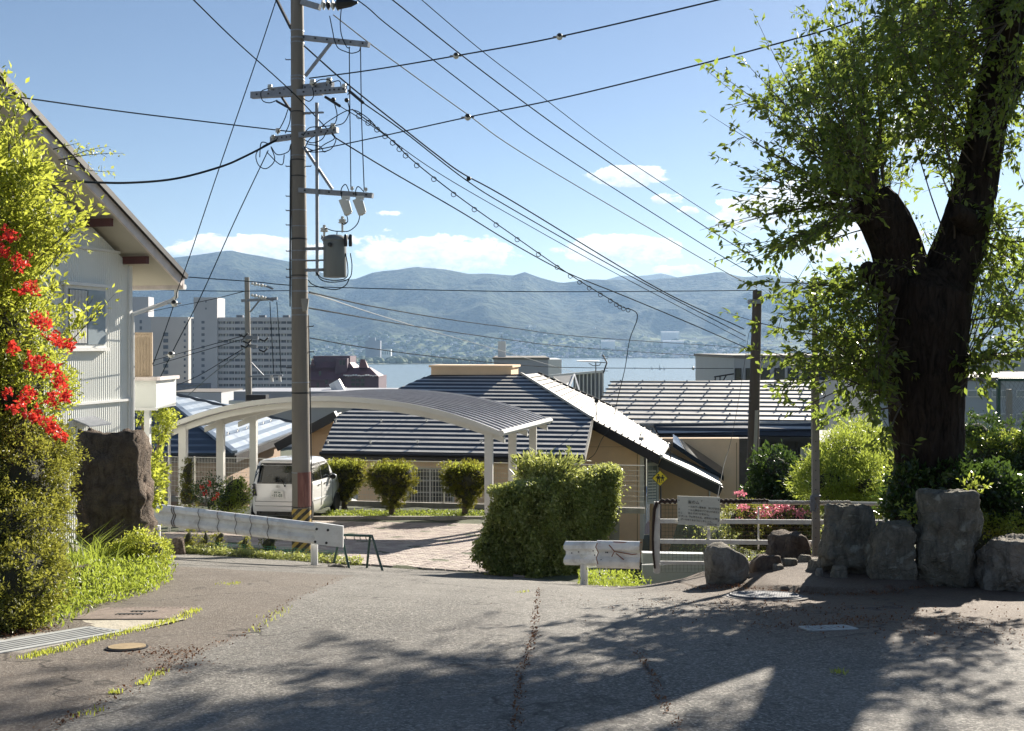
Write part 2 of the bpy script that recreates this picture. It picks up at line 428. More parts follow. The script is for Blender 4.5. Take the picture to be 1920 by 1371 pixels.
def zroad(X, Y):
    z = G(X, Y)
    z = z - .012*sm(.05, 0, segd(X, Y, SEAM)) + .004*np.sin(X*2.1+Y*1.3)+.003*np.sin(X*5+Y*4.1)
    dl = segd(X, Y, LIP); Xl = np.array([p[0] for p in LIP]); Yl = np.array([p[1] for p in LIP])
    yl = np.interp(X, Xl, Yl, left=99, right=99); z = z + .055*sm(-.02, .03, Y-yl)*(yl < 90)*sm(2.2, 2.6, X)
    return z
xs = np.arange(-7.4, 8.8, .05); ts = np.linspace(0, 1, 300)
X = np.repeat(xs[None], 300, 0); Y = 1.6+(yedge(xs)[None]-1.6)*(ts[:, None]**1.15)
Y = np.where(X > 1.85, np.minimum(Y, 1.6+(13.6-1.6)*(ts[:, None]**1.15)), Y)
v = np.stack([X, Y, zroad(X, Y)], -1).reshape(-1, 3); ny, nx = X.shape
i = np.arange(ny-1)[:, None]*nx+np.arange(nx-1)[None]
npmesh('road', v, np.stack([i, i+1, i+nx+1, i+nx], -1).reshape(-1, 4), m_asph, smooth=True,
       attr={'litter': a_litter(X, Y).ravel(), 'brown': a_brown(X, Y).ravel(), 'seam': a_seam(X, Y).ravel()}, kind='structure')
# ground sheet: fine near, coarse to the lake shore, one sheet
def zground(X, Y):
    z = G(X, Y)
    inr = (X > -7.5)*(X < 8.9)*(Y < yedge(X)+.02)
    z = z - .10*inr
    n = .03*np.sin(X*3.3+Y)*np.sin(Y*2.7-X)
    return z + n*(1-inr) - 2.6*sm(880, 940, Y)
def cc(*segs):
    out = []
    for a, b_, st in segs: out += list(np.arange(a, b_, st))
    return np.array(out+[segs[-1][1]])
gx = cc((-30000, -2000, 4000), (-2000, -200, 300), (-200, -20, 10), (-20, -9, .8), (-9, 9, .2), (9, 24, .8), (24, 200, 10), (200, 2000, 300), (2000, 30000, 4000))
gy = cc((-60, 0, 4), (0, 36, .2), (36, 80, 2), (80, 300, 10), (300, 880, 60), (880, 960, 8), (960, 3000, 300), (3000, 45000, 4000))
grid(gx, gy, zground, 'ground', M('ground_earth', (.085, .095, .05), .95, .3, 5, .8, 30, dirt=(.05, .06, .03), dscale=.6, dfac=.7), kind='structure')
# ------------------------------------------------------------------ driveway of interlocking pavers
YAW = math.radians(9); U = Vector((math.cos(YAW), -math.sin(YAW), 0)); V = Vector((math.sin(YAW), math.cos(YAW), 0))
m_pav = M('paver_block', (.36, .30, .27), .85, .22, 1.7, .4, 60, dirt=(.20, .17, .155), dscale=2, dfac=.5)
m_pav2 = M('paver_block_pale', (.44, .385, .33), .85, .18, 1.9, .4, 60)
O0 = Vector((-8.9, 18.0, 0))
pav = thing('driveway', (-4, 21, g(-4, 21)), None, None); tag(pav, kind='structure')
mb = MB(); mb2 = MB(); cells = []
bw, bl = .10, .20
for r in range(0, 108):
    for c_ in range(0, 52):
        u = c_*bl+(bl/2 if r % 2 else 0); w = r*bw-1.7
        p = O0+U*u+V*w; x, y = p.x, p.y
        lim = -.15 if y > 19 else 0.2
        if y < float(yedge(x))+.16 or x > lim+(y-18)*.05 or x < -9 or y > 27.4: continue
        if x < -3.3 and y < 18.9: continue
        cells.append((x, y, r, c_))
cells.sort(key=lambda q: q[1]/1.0+abs(q[0]+1.5)*.4)
bm_ = MB(); bm_.hexa([(-.0965, -.0465, -.05), (.0965, -.0465, -.05), (.0965, .0465, -.05), (-.0965, .0465, -.05), (-.092, -.042, 0), (.092, -.042, 0), (.092, .042, 0), (-.092, .042, 0)])
pm = []
for k, mm in enumerate((m_pav, m_pav2)):
    o = bm_.build('paver', mm, pav); pm.append(o.data); bpy.data.objects.remove(o)
for me in pm:      # undo the parent offset baked in by build()
    off = wl(pav)
    for vv in me.vertices: vv.co += off
for q, (x, y, r, c_) in enumerate(cells):
    z = g(x, y)+.025+random.uniform(-.003, .003)
    sx1 = (g(x+.1, y)-g(x-.1, y))/.2; sy1 = (g(x, y+.1)-g(x, y-.1))/.2
    if q < 300:
        o = link('paver', pm[random.random() < .35], pav); o.location = Vector((x, y, z))-pav.location; o.rotation_euler = (math.atan(sy1), -math.atan(sx1), -YAW)
    else:
        R = Matrix.Rotation(-YAW, 3, 'Z'); pts = []
        for pv in bm_.v:
            w = R @ Vector(pv); pts.append((x+w.x, y+w.y, z+w.z+sx1*w.x+sy1*w.y))
        (mb if random.random() < .65 else mb2).add(pts[4:]+pts[:4], [(0, 1, 2, 3), (4, 5, 1, 0), (5, 6, 2, 1), (6, 7, 3, 2), (7, 4, 0, 3)])
mb.build('paver', m_pav, pav, kind='stuff'); mb2.build('paver', m_pav2, pav, kind='stuff')
# ------------------------------------------------------------------ lake
m, t, b = mat_new('lake_water')
co = t.n('ShaderNodeTexCoord').outputs['Object']
b.inputs['Base Color'].default_value = (.22, .27, .27, 1); b.inputs['Roughness'].default_value = .25; b.inputs['IOR'].default_value = 1.33
mp = t.n('ShaderNodeMapping', ins={0: co, 3: (.35, 1, 1)})
bp = t.n('ShaderNodeBump', ins={'Strength': .9, 'Distance': 1.2, 'Height': t.noise(mp.outputs[0], .09, 5, .65)}); t.t.links.new(bp.outputs[0], b.inputs['Normal'])
vtx = np.array([(-9000, 925, -50.), (9000, 925, -50.), (9000, 6200, -50.), (-9000, 6200, -50.)])
npmesh('lake', vtx, np.array([[0, 1, 2, 3]]), m, kind='structure')
# ------------------------------------------------------------------ mountains
def ridge(rowpts, R, az):            # ridge height over eye level from silhouette rows at azimuth columns
    xs_ = np.array([p[0] for p in rowpts]); rs = np.array([p[1] for p in rowpts])
    return (HY-np.interp(az, xs_, rs))/F*R
m, t, b = mat_new('forest_slope')
co = t.n('ShaderNodeTexCoord').outputs['Object']
v1 = t.n('ShaderNodeTexVoronoi', ins={'Vector': co, 'Scale': .035, 'Randomness': 1.}); nl = t.noise(co, .0035, 5, .6); nm = t.noise(co, .02, 4, .65)
vr = t.n('ShaderNodeSeparateColor', ins={0: v1.outputs['Color']}).outputs[0]
c = t.mix(t.maprange(nl, .38, .62), (.012, .022, .018), (.036, .054, .032))
c = t.mix(t.maprange(nm, .45, .62, 0, .9), c, (.11, .13, .07))
c = t.mix(t.math('MULTIPLY', vr, .45), c, (.015, .025, .014))
sxz = t.n('ShaderNodeSeparateXYZ', ins={0: co}).outputs[2]
low = t.maprange(sxz, 20, 95, 1, 0)
fld = t.maprange(t.noise(co, .006, 3, .6), .46, .56)
fm = t.math('MULTIPLY', low, fld)
c = t.mix(t.math('MULTIPLY', fm, .85), c, t.mix(t.maprange(t.noise(co, .015, 2), .45, .55), (.28, .30, .16), (.16, .20, .10)))
t.t.links.new(c, b.inputs['Base Color']); b.inputs['Roughness'].default_value = 1.0; b.inputs['Specular IOR Level'].default_value = .05
bp = t.n('ShaderNodeBump', ins={'Strength': 1., 'Distance': 20., 'Height': t.math('ADD', t.math('MULTIPLY', v1.outputs['Distance'], -.03), t.math('MULTIPLY', nm, 1.4))}); t.t.links.new(bp.outputs[0], b.inputs['Normal'])
m_for = m
def fbm(X, Y, s, oct=5, seed=0.):
    out = np.zeros(X.shape); it = np.nditer(X, flags=['multi_index'])
    for _ in it:
        k = it.multi_index; out[k] = mn.ridged_multi_fractal(Vector((X[k]/s, Y[k]/s, seed)), 1.0, 2.1, oct, 1.0, 2.0)
    return out
def hill(name, rows, y0, R, seed, nx_=210, ny_=80, z0=-50., amp=1., p=1.15, spur=650.):
    az = np.linspace(-1.6, 1.7, nx_)   # x/y tangent
    fine = np.concatenate([np.linspace(-1.9, -.6, 30), np.linspace(-.58, .6, nx_), np.linspace(.62, 1.9, 30)])
    T, S = np.meshgrid(fine, np.linspace(0, 1.35, ny_))
    px = T*F+CX
    H = ridge(rows, R, px)
    Yy = y0+(R-y0)*S; Xx = T*Yy
    n = fbm(Xx, Yy*.8, spur, 6, seed); n = (n-1.1)
    n2_ = fbm(Xx, Yy, spur*3.1, 3, seed+5)-1.1
    up = np.clip(S, 0, 1)**p; up = np.where(S > 1, 1-(S-1)*1.2, up)
    edge = np.clip(S/.12, 0, 1)*(.10+.90*np.clip((1-S)/.25, 0, 1)) 
    Z = z0+(H-z0)*up + amp*(n*85+n2_*100)*edge*np.clip(up*2.2, .12, 1)
    v = np.stack([Xx, Yy, Z], -1).reshape(-1, 3); ny, nx = Xx.shape
    i = np.arange(ny-1)[:, None]*nx+np.arange(nx-1)[None]
    return npmesh(name, v, np.stack([i, i+1, i+nx+1, i+nx], -1).reshape(-1, 4), m_for, smooth=True, kind='structure'), (fine, np.linspace(0, 1.35, ny_), Z, y0, R)
_, HM = hill('mountain_range', [(-2500, 420), (-1200, 505), (-600, 470), (0, 500), (180, 485), (310, 484), (365, 478), (435, 470), (500, 481), (545, 490), (600, 510), (640, 520), (664, 520), (700, 506), (780, 499), (840, 506), (880, 514), (918, 512), (960, 517), (984, 508), (1010, 516), (1052, 526), (1100, 520), (1150, 524), (1210, 523), (1260, 520), (1310, 512), (1350, 509), (1390, 518), (1440, 512), (1520, 530), (1640, 545), (1760, 525), (1900, 500), (2300, 480), (3200, 440), (4500, 500)],
         4230, 6400, 3.1)
hill('distant_peak', [(-2500, 700), (900, 700), (1060, 560), (1120, 528), (1165, 516), (1200, 518), (1245, 511), (1285, 524), (1340, 560), (1500, 600), (1900, 530), (2600, 560), (4500, 600)], 9000, 14000, 9.7, nx_=90, ny_=24, amp=.6)
def zhill(x, y):
    fine, S, Z, y0, R = HM
    j = np.searchsorted(fine, x/y); s = (y-y0)/(R-y0); k = int(np.clip(s/1.35*(len(S)-1), 0, len(S)-1))
    return float(Z[k, min(j, len(fine)-1)])
# low spit with shore trees on the left of the lake
m_far_tree = M('far_foliage', (.10, .13, .05), 1., .5, .05, .8, .1)
mb = MB()
sp = [(-3200, 2700), (-900, 2720), (-330, 2790), (-60, 2900), (40, 3080), (30, 3500), (60, 4300), (-3200, 4300)]
mb.slab([(x, y, -51) for x, y in sp], (0, 0, 2.6)); mb.build('shore_land', M('far_field', (.17, .19, .10), 1, .3, .01), kind='structure')
def insp(x, y): return (x < -60 and y > 2760-x*0.02 and y < 4250) or (x < 25 and y > 3010 and y < 4250)
# shoreline wood: many small crowns as one mass
pts = []
mb = MB()
for k in range(520):
    px = random.uniform(520, 960); d = random.uniform(2830, 3500)
    x = (px-CX)/F*d
    if not insp(x, d): continue
    r = random.uniform(5, 12); mb.ball((x, d, -48.2+r*.5), (r*1.3, r*1.3, r*random.uniform(.7, 1.2)), n=4)
for k in range(700):
    px = random.uniform(560, 1420); d = random.uniform(4240, 4800); x = (px-CX)/F*d
    r = random.uniform(6, 13); mb.ball((x, d, zhill(x, d)+r*.4), (r*1.5, r, r), n=4)
mb.v = [(v_[0], v_[1], v_[2]) for v_ in mb.v]
mb.build('shore_wood', m_far_tree, smooth=True, kind='stuff', label='pale green trees along the far lakeshore', cat='trees')
# town across the lake: tiny houses, one mass
mbs = [MB(), MB(), MB()]
for k in range(2600):
    px = random.choice([random.uniform(560, 1010), random.uniform(960, 1400), random.uniform(960, 1400), random.uniform(1400, 2100), random.uniform(-200, 560)]); 
    if px < 960 and random.random() < .45: d = random.uniform(3050, 4200)
    else: d = 4240+abs(random.gauss(0, 1))*260
    x = (px-CX)/F*d
    z = -48.6 if d < 4235 else zhill(x, d)
    if d < 4235 and not insp(x, d): continue
    w, l, h = random.uniform(8, 17), random.uniform(7, 12), random.uniform(5, 8); rz = random.uniform(-.4, .4)
    mbs[0 if random.random() < .45 else 1].box((x, d, z+h/2), (w, l, h), rz)
    e = w/2+.6; f_ = l/2+.6; R = Matrix.Rotation(rz, 3, 'Z')
    q = [Vector((x, d, z+h))+R @ Vector(p_) for p_ in ((-e, -f_, 0), (e, -f_, 0), (e, f_, 0), (-e, f_, 0), (-e, 0, 2.6), (e, 0, 2.6))]
    mbs[random.choice((1, 2, 2))].add(q, [(0, 1, 5, 4), (2, 3, 4, 5), (0, 4, 3), (1, 2, 5)])
town = thing('lakeside_town', (0, 4300, -48), 'hazy houses of the town along the far shore', 'town'); tag(town, kind='stuff')
for mbx, nm_, cc_ in zip(mbs, ('white_house', 'grey_house', 'tiled_roof'), ((.62, .62, .6), (.33, .34, .36), (.15, .17, .22))):
    mbx.build(nm_, M('town_'+nm_, cc_, .8, .1, .01), town, kind='stuff')
for nm_, lb, px, row, d, w, h, cc_ in (('factory', 'long pale factory roof on the far hillside', 1140, 639, 4500, 60, 8, (.6, .6, .6)), ('hall', 'long pale greenhouse hall high on the far slope', 1256, 622, 4800, 85, 10, (.62, .62, .6)), ('hall', 'lower white hall under the big pale hall on the far slope', 1262, 639, 4620, 95, 7, (.6, .6, .58))):
    x = (px-CX)/F*d; mb = MB(); z = (HY-row)/F*d; zg = min(z-h, zhill(x, d)); mb.box((x, d, (z-3+zg)/2), (w, 22, z-3-zg)); mb.add([(x-w/2-2, d-13, z-3.01), (x+w/2+2, d-13, z-3.01), (x+w/2+2, d+13, z-3.01), (x-w/2-2, d+13, z-3.01), (x-w/2-2, d, z+1), (x+w/2+2, d, z+1)], [(0, 1, 5, 4), (2, 3, 4, 5), (0, 4, 3), (1, 2, 5)])
    mb.build(nm_, M('far_roof', cc_, .5, .1, .1), label=lb, cat='building')
mb = MB()
x = (1250-CX)/F*5000
# sailboats
for k, (px, row, s) in enumerate(((1222, 693, .8), (1236, 693.5, 1.25), (1245, 694, .75), (1301, 693, .5), (1190, 692, .5))):
    d = 50*F/(row-HY); x = (px-CX)/F*d; b_ = thing('sailboat', (x, d, -50), ('small white boat left of the tall sail on the lake', 'white boat with the tallest sail on the lake', 'small white boat right of the tall sail on the lake', 'tiny white boat farthest right on the lake', 'tiny white boat farthest left on the lake')[k], 'boat', 'small boats on the lake')
    h = MB(); h.hexa([(x-3*s, d-.8, -50.2), (x+2.6*s, d-.6, -50.2), (x+2.6*s, d+.6, -50.2), (x-3*s, d+.8, -50.2), (x-3.6*s, d-1.2, -49), (x+4.2*s, d-.1, -49), (x+4.2*s, d+.1, -49), (x-3.6*s, d+1.2, -49)]); h.build('hull', m_white, b_)
    h = MB(); h.slab([(x-.2, d, -49), (x+3.2*s, d, -49), (x-.2, d, -49+9*s)], (0, .15, 0)); h.build('sail', m_white, b_)
    h = MB(); h.tube([(x-.3, d, -49.5), (x-.3, d, -49+9.6*s)], .12, 5); h.build('mast', m_alu, b_)
# ------------------------------------------------------------------ buildings
ZV = Vector((0, 0, 1))
m_wall = M('ochre_render', (.84, .60, .38), .85, .05, 2.2, .15, 90, dirt=(.68, .47, .30), dscale=.8, dfac=.4)
m_wallw = M('white_render', (.66, .62, .54), .8, .05, 2, .1, 80)
m_roofd = M('navy_metal_roof', (.165, .175, .20), .5, .2, 3, .05, 20, metal=.45, dirt=(.10, .11, .12), dscale=1.5, dfac=.4, spec=.6)
m_roofl = M('pale_sunlit_metal_roof', (.40, .38, .33), .5, .1, 2, .05, 20, dirt=(.22, .20, .17), dscale=2.2, dfac=.5)  # right slope's sun glare put into a paler roof colour
m_fascia = M('black_fascia', (.018, .017, .018), .5, .2, 4)
m_glass = M('window_glass', (.025, .035, .045), .06, .2, .7, spec=.9)
m_glasspale = M('curtained_glass', (.28, .32, .34), .1, .2, 1.2, spec=.8)
m_frame = M('window_frame_white', (.68, .68, .65), .4, .05, 4)
m_tread = M('sunlit_roof_tread', (.44, .43, .40), .5, .12, 1.2, .05, 20, dirt=(.22, .22, .22), dscale=2.5, dfac=.6, spec=.6)  # sunlight on the treads put into a pale colour, against dark risers
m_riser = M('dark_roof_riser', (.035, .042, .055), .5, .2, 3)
class Plane:
    """inclined roof plane: origin o, horizontal eave direction e, up-slope horizontal direction w, slope k"""
    def __init__(s, o, e, w, k):
        s.o = Vector(o); s.e = Vector(e).normalized(); s.w = Vector(w).normalized(); s.k = k
        s.n = s.e.cross(s.w+ZV*k).normalized()
        if s.n.z < 0: s.n = -s.n
    def at(s, a, c, h=0): return s.o+s.e*a+s.w*c+ZV*(s.k*c)+s.n*h
    def px(s, px, py):
        p = ray_plane(px, py, s.o, s.n)-s.o; p.z = 0; return (p.dot(s.e), p.dot(s.w))
def clip_span(poly, c):          # a-range of polygon (a,c) at given c
    xs_ = []
    for (a0, c0), (a1, c1) in zip(poly, poly[1:]+poly[:1]):
        if (c0-c)*(c1-c) <= 0 and c0 != c1: xs_.append(a0+(a1-a0)*(c-c0)/(c1-c0))
    return (min(xs_), max(xs_)) if len(xs_) > 1 else None
def courses(pl, poly, pitch, mat, parent, th=.05, name='roof_course', tread=None, tf=.55, flat_=False):
    """stepped metal courses; mat may be (tread material, riser material)"""
    cmin = min(q[1] for q in poly); cmax = max(q[1] for q in poly)
    n = max(1, int((cmax-cmin)/pitch)); mats = mat if isinstance(mat, tuple) else (mat, mat)
    for i in range(n):
        c0 = cmin+(cmax-cmin)*i/n; c1 = cmin+(cmax-cmin)*(i+1)/n
        e = 1e-4; s0 = clip_span(poly, c0+e); s1 = clip_span(poly, c1-e)
        if not s0 or not s1: continue
        cm = lerp(c0, c1, tf); sm_ = (lerp(s0[0], s1[0], tf), lerp(s0[1], s1[1], tf)); jz = random.uniform(-.003, .003)
        drop = 0 if flat_ else (pl.k-(tread or .22))*(c1-c0)*tf
        prof = [(c0, .0, s0), (c0, th+jz, s0), (cm, max(.006, th-drop+jz), sm_), (c1, th*.95, s1), (c1, 0, s1)]
        mb = MB(); L = [pl.at(s_[0], c, h) for c, h, s_ in prof]; R_ = [pl.at(s_[1], c, h) for c, h, s_ in prof]
        mb.add(L+R_, [(1, 2, 7, 6)], 0); k0 = len(mb.v); mb.f += [(0, 1, 6, 5), (2, 3, 8, 7), (3, 4, 9, 8), (4, 3, 2, 1, 0), (5, 6, 7, 8, 9)]; mb.mi += [1 if not flat_ else 0]*5
        mb.build(name, list(mats), parent)
def slope_ribs(pl, poly, step, mat, parent, w=.03, h=.045, name='standing_seam', a0=None):
    A = [q[0] for q in poly]; a = min(A)+step*.5
    while a < max(A):
        sw = clip_span([(q[1], q[0]) for q in poly], a)
        if sw and sw[1]-sw[0] > .1:
            mb = MB(); mb.bar(pl.at(a, sw[0]+.02, h/2), pl.at(a, sw[1]-.02, h/2), w, h, up=pl.n); mb.build(name, mat, parent)
        a += step
def sheet(pl, poly, mat, parent, name, h0=-.12, h1=0):
    mb = MB(); mb.slab([pl.at(a, c, h0) for a, c in poly], pl.n*(h1-h0)); return mb.build(name, mat, parent)
def loc(u, v, z=0): return HO+U*u+V*v+ZV*z

# ---- the ochre house (kindergarten-like bungalow)
HO = Vector((2.47, 33.0, 0))
house = thing('ochre_house', (-1, 36, -5), 'ochre rendered bungalow with navy ribbed metal roof behind the clipped bushes', 'house')
ZE = -3.62
fr = Plane(HO+ZV*ZE, U, V, .34)
fpoly = [fr.px(*q) for q in ((601, 849), (630, 783), (682, 758), (807, 703), (977, 703), (1109, 786), (1094, 861))]
fpoly = [(a, max(c, 0)) for a, c in fpoly]; fpoly[0] = (fpoly[0][0], 0); fpoly[-1] = (fpoly[-1][0], 0)
sheet(fr, fpoly, m_fascia, house, 'roof_deck', -.16, -.002)
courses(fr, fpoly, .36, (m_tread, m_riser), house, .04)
for row, xs_ in ((832, (615, 695, 783, 903, 1002)), (792, (630, 715, 800, 890))):     # snow guards
    for x in xs_:
        a, c = fr.px(x, row); mb = MB(); mb.box(fr.at(a, c, .07), (.05, .05, .11)); mb.bar(fr.at(a-.06, c, .12), fr.at(a+.06, c, .12), .02, .03); mb.build('snow_guard', m_alu, house)
A3 = fr.at(*fpoly[4]); B3 = fr.at(*fpoly[5])
# right slope: falls towards +U
du = (B3-A3).dot(U); kz = (A3.z-B3.z)/du
rt = Plane(Vector((B3.x, B3.y, B3.z)), V, -U, kz)
rpoly = [rt.px(*q) for q in ((977, 703), (1008, 700), (1262, 815), (1236, 852), (1111, 786))]
rt_c = [q[1] for q in rpoly]
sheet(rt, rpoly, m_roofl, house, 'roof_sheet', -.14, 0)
# ribs across the slope (parallel to the fall line)
slope_ribs_poly = rpoly
def ribs_diag():
    p_near = [rt.at(*rpoly[4]), rt.at(*rpoly[3])]; p_hip = rt.at(*rpoly[0]); p_far = [rt.at(*rpoly[1]), rt.at(*rpoly[2])]
    path = [p_hip, p_near[0], p_near[1]]
    for k in range(1, 22):
        t_ = k/22; L = 2.0*t_
        a = path[0].lerp(path[1], min(1, t_/.5)) if t_ < .5 else path[1].lerp(path[2], (t_-.5)/.5)
        q = p_far[0].lerp(p_far[1], t_)
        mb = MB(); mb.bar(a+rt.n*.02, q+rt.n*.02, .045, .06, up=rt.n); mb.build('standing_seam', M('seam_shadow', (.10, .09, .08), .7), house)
ribs_diag()
mb = MB(); mb.bar(A3+rt.n*.06, B3+rt.n*.06, .16, .08, up=rt.n); mb.build('hip_cap', m_roofl, house)
E3 = rt.at(*rpoly[3]); T3 = rt.at(*rpoly[2]); N3 = rt.at(*rpoly[4])
mb = MB(); mb.bar(N3-ZV*.18, E3-ZV*.18, .12, .34); mb.build('verge_board', m_fascia, house)
mb = MB(); mb.bar(rt.at(*rpoly[1])-ZV*.02, T3-ZV*.02, .10, .2); mb.build('verge_board', m_fascia, house)
mb = MB(); mb.tube([E3+U*.06-ZV*.06, T3+U*.06-ZV*.06], .07, 8); mb.build('gutter', m_alu, house)
EL = fr.at(*fpoly[0]); ER = fr.at(*fpoly[-1])
mb = MB(); mb.bar(EL-V*.05-ZV*.13, ER-V*.05-ZV*.13, .12, .24); mb.build('eave_board', m_fascia, house)
mb = MB(); mb.tube([EL-V*.17-ZV*.05, ER-V*.17-ZV*.05], .065, 8); mb.build('gutter', m_fascia, house)
mb = MB(); mb.bar(ER-ZV*.1, N3-ZV*.1, .08, .2); mb.build('verge_board', m_roofl, house)
# roof box (ventilation lantern)
def wpt(px, d, z): x = (px-CX)/F*d; return Vector((x, d, z))
zl0, zl1 = -1.32, -.72
L0 = fr.at(*fr.px(808, 703)); 
mb = MB(); cL = L0+Vector((0, .1, 0)); uL = 3.35
pts = [cL, cL+U*uL+V*0, cL+U*(uL+.0)+V*2.0, cL+V*2.0]
zt = (HY-689)/F*cL.y
mb.slab([Vector((p.x, p.y, -1.5)) for p in pts], ZV*(zt+1.5)); mb.build('lantern_wall', m_wall, house)
mb = MB(); pts2 = [cL-U*.08-V*.1, cL+U*(uL+.08)-V*.1, cL+U*(uL+.08)+V*2.1, cL-U*.08+V*2.1]
mb.slab([Vector((p.x, p.y, zt+.003)) for p in pts2], ZV*.09); mb.build('lantern_coping', m_wall, house)
mb = MB(); mb.slab([Vector((p.x, p.y, -1.55))+(p-cL-U*uL/2).normalized()*.12 for p in pts], ZV*.12); mb.build('flashing', m_fascia, house)
# back slope closing the roof + walls
mb = MB()
b0 = fr.at(fpoly[3][0], fpoly[3][1])-ZV*.2; b1 = A3-ZV*.2
mb.add([b0, b1, rt.at(*rpoly[1])-ZV*.15, EL+V*14+U*1, T3+V*3-ZV*.6, EL+V*14+U*9], [(0, 1, 2, 5, 3)])
mb.build('rear_roof', m_roofd, house)
def wallbox(u0, u1, v0, v1, z0, z1, name='wall', mat=None):
    mb = MB(); mb.slab([loc(u0, v0, z0), loc(u1, v0, z0), loc(u1, v1, z0), loc(u0, v1, z0)], ZV*(z1-z0)); return mb.build(name, mat or m_wall, house)
wallbox(-8.1, -.25, .75, 6.5, -6.6, ZE+.10)
# left gable bit
mb = MB(); q = [P(545, 845, 36.5), P(610, 800, 36.8), P(628, 783, 37)]; 
lp = [P(520, 838, 37.5), P(632, 778, 37.5)]
mb.bar(lp[0], lp[1], .5, .32); mb.build('verge_board', m_fascia, house)
mb = MB(); mb.bar(P(560, 803, 38.2), P(634, 776, 38.2), 1.5, .05); mb.build('side_roof', m_roofl, house)
mb = MB(); mb.slab([P(560, 880, 38), P(625, 880, 38), P(625, 786, 38), P(560, 824, 38)], V*3); mb.build('wall', m_wall, house)
# gable wall under the verge, right of the front slope
vg = (N3-HO).dot(V)+.45
def on_v(px, row, v): return ray_plane(px, row, loc(0, v), V)
def wallpoly(pxs, v, depth=4, name='wall', mat=None):
    mb = MB(); mb.slab([on_v(x, y, v) for x, y in pxs], V*depth); return mb.build(name, mat or m_wall, house)
def vline(px, r0, r1, v, w=.03, mat=None, name='control_joint'):
    mb = MB(); a = on_v(px, r0, v)-V*.004; b = on_v(px, r1, v)-V*.004; mb.bar(a, Vector((a.x, a.y, b.z)), w, .012, up=V); mb.build(name, mat or M('joint', (.38, .25, .14), .9), house)
wallpoly([(1080, 1062), (1200, 1062), (1200, 834), (1112, 792), (1080, 800)], vg)
for x in (1195,): vline(x, 845, 1045, vg)
for r in (838, 905): 
    mb = MB(); mb.bar(on_v(1098, r, vg)-V*.004, on_v(1198, r, vg)-V*.004, .012, .012); mb.build('control_joint', M('joint'+'', (.38, .25, .14)), house)
c0 = on_v(1200, 900, vg)
# sunlit return wall and bay window
mb = MB(); mb.slab([Vector((c0.x, c0.y, -7)), Vector((c0.x, c0.y, -7))+U*.13, Vector((c0.x, c0.y, -7))+U*.13+V*3.9, Vector((c0.x, c0.y, -7))+V*3.9], ZV*(7-3.3)); mb.build('return_wall', m_wallw, house)
bay = MB(); bw0 = on_v(1213, 900, vg+1.0)
bz0, bz1 = (HY-945)/F*bw0.y, (HY-868)/F*bw0.y
bq = [Vector((bw0.x, bw0.y, bz0)), Vector((bw0.x, bw0.y, bz0))+U*.42+V*.22, Vector((bw0.x, bw0.y, bz0))+U*.42+V*1.7, Vector((bw0.x, bw0.y, bz0))+V*1.9]
bay.slab(bq, ZV*(bz1-bz0)); bay.build('bay_window', m_frame, house)
for (a, b_) in ((0, 1), (1, 2)):
    pa, pb = bq[a], bq[b_]; dd = (pb-pa); n_ = Vector((dd.y, -dd.x, 0)).normalized(); 
    if n_.dot(-V+U) < 0: n_ = -n_
    for j in range(2):
        s0, s1 = .10+.42*j, .48+.42*j
        mb = MB(); q0 = pa+dd*s0+n_*.003+ZV*.10; q1 = pa+dd*s1+n_*.003+ZV*.10; mb.slab([q0, q1, q1+ZV*(bz1-bz0-.22), q0+ZV*(bz1-bz0-.22)], n_*.012); mb.build('window_pane', m_glasspale, house)
mb = MB()
for j in range(11):
    z_ = bz0+.15+j*(bz1-bz0-.35)/11; pa = bq[0]+U*.03-V*.02; mb.bar(Vector((pa.x, pa.y-.03, z_)), Vector((pa.x, pa.y-.03, z_))+U*.30+V*.14, .012, .05)
mb.build('louvre', m_white, house)
mb = MB(); top = [p+ZV*(bz1-bz0+.002) for p in bq]; ap = [bq[0]+V*.3+ZV*(bz1-bz0+.42), bq[3]+ZV*(bz1-bz0+.42)]
mb.add(top+ap, [(0, 1, 2, 3), (0, 1, 4), (1, 2, 5, 4), (2, 3, 5), (3, 0, 4, 5)]); mb.build('bay_roof', m_galv, house)
# recessed lower wall, lean-to
v2 = vg+4.0
wallpoly([(1218, 1062), (1386, 1062), (1386, 822), (1218, 822)], v2)
vline(1381, 830, 1045, v2); vline(1329, 905, 1045, v2)
mb = MB(); mb.bar(on_v(1225, 938, v2)-V*.004, on_v(1384, 938, v2)-V*.004, .012, .012); mb.build('control_joint', M('joint', (.38, .25, .14)), house)
mb = MB(); mb.slab([on_v(1386, 1062, v2), on_v(1425, 1062, v2), on_v(1425, 822, v2), on_v(1386, 822, v2)], V*2); mb.build('timber_wall', M('dark_boards', (.10, .085, .07), .8, .3, 3, .5, 25, streak=False), house)
for r in range(830, 1040, 14):
    mb = MB(); mb.bar(on_v(1386, r, v2)-V*.02, on_v(1425, r, v2)-V*.02, .02, .20); mb.build('weatherboard', M('dark_boards', (.10, .085, .07)), house)
vl = vg+.5
a = on_v(1237, 862, vl); b_ = on_v(1352, 916, vl)
mb = MB(); mb.bar(a-ZV*.10, b_-ZV*.10, .12, .34); mb.build('verge_board', m_fascia, house)
mb = MB(); mb.slab([a+ZV*.09, b_+ZV*.09, b_+ZV*.09+V*3, a+ZV*.09+V*3], ZV*.05); mb.build('lean_to_roof', m_roofl, house)
mb = MB()
for k in range(16):
    p = a.lerp(b_, (k+.5)/16)+ZV*.13-V*.02; mb.box(p, (.19, .16, .07), -YAW, ry=.42)
mb.build('verge_tile', m_roofl, house, kind='stuff')
a2 = on_v(1262, 838, vl+2.2); b2 = on_v(1357, 902, vl+2.2)
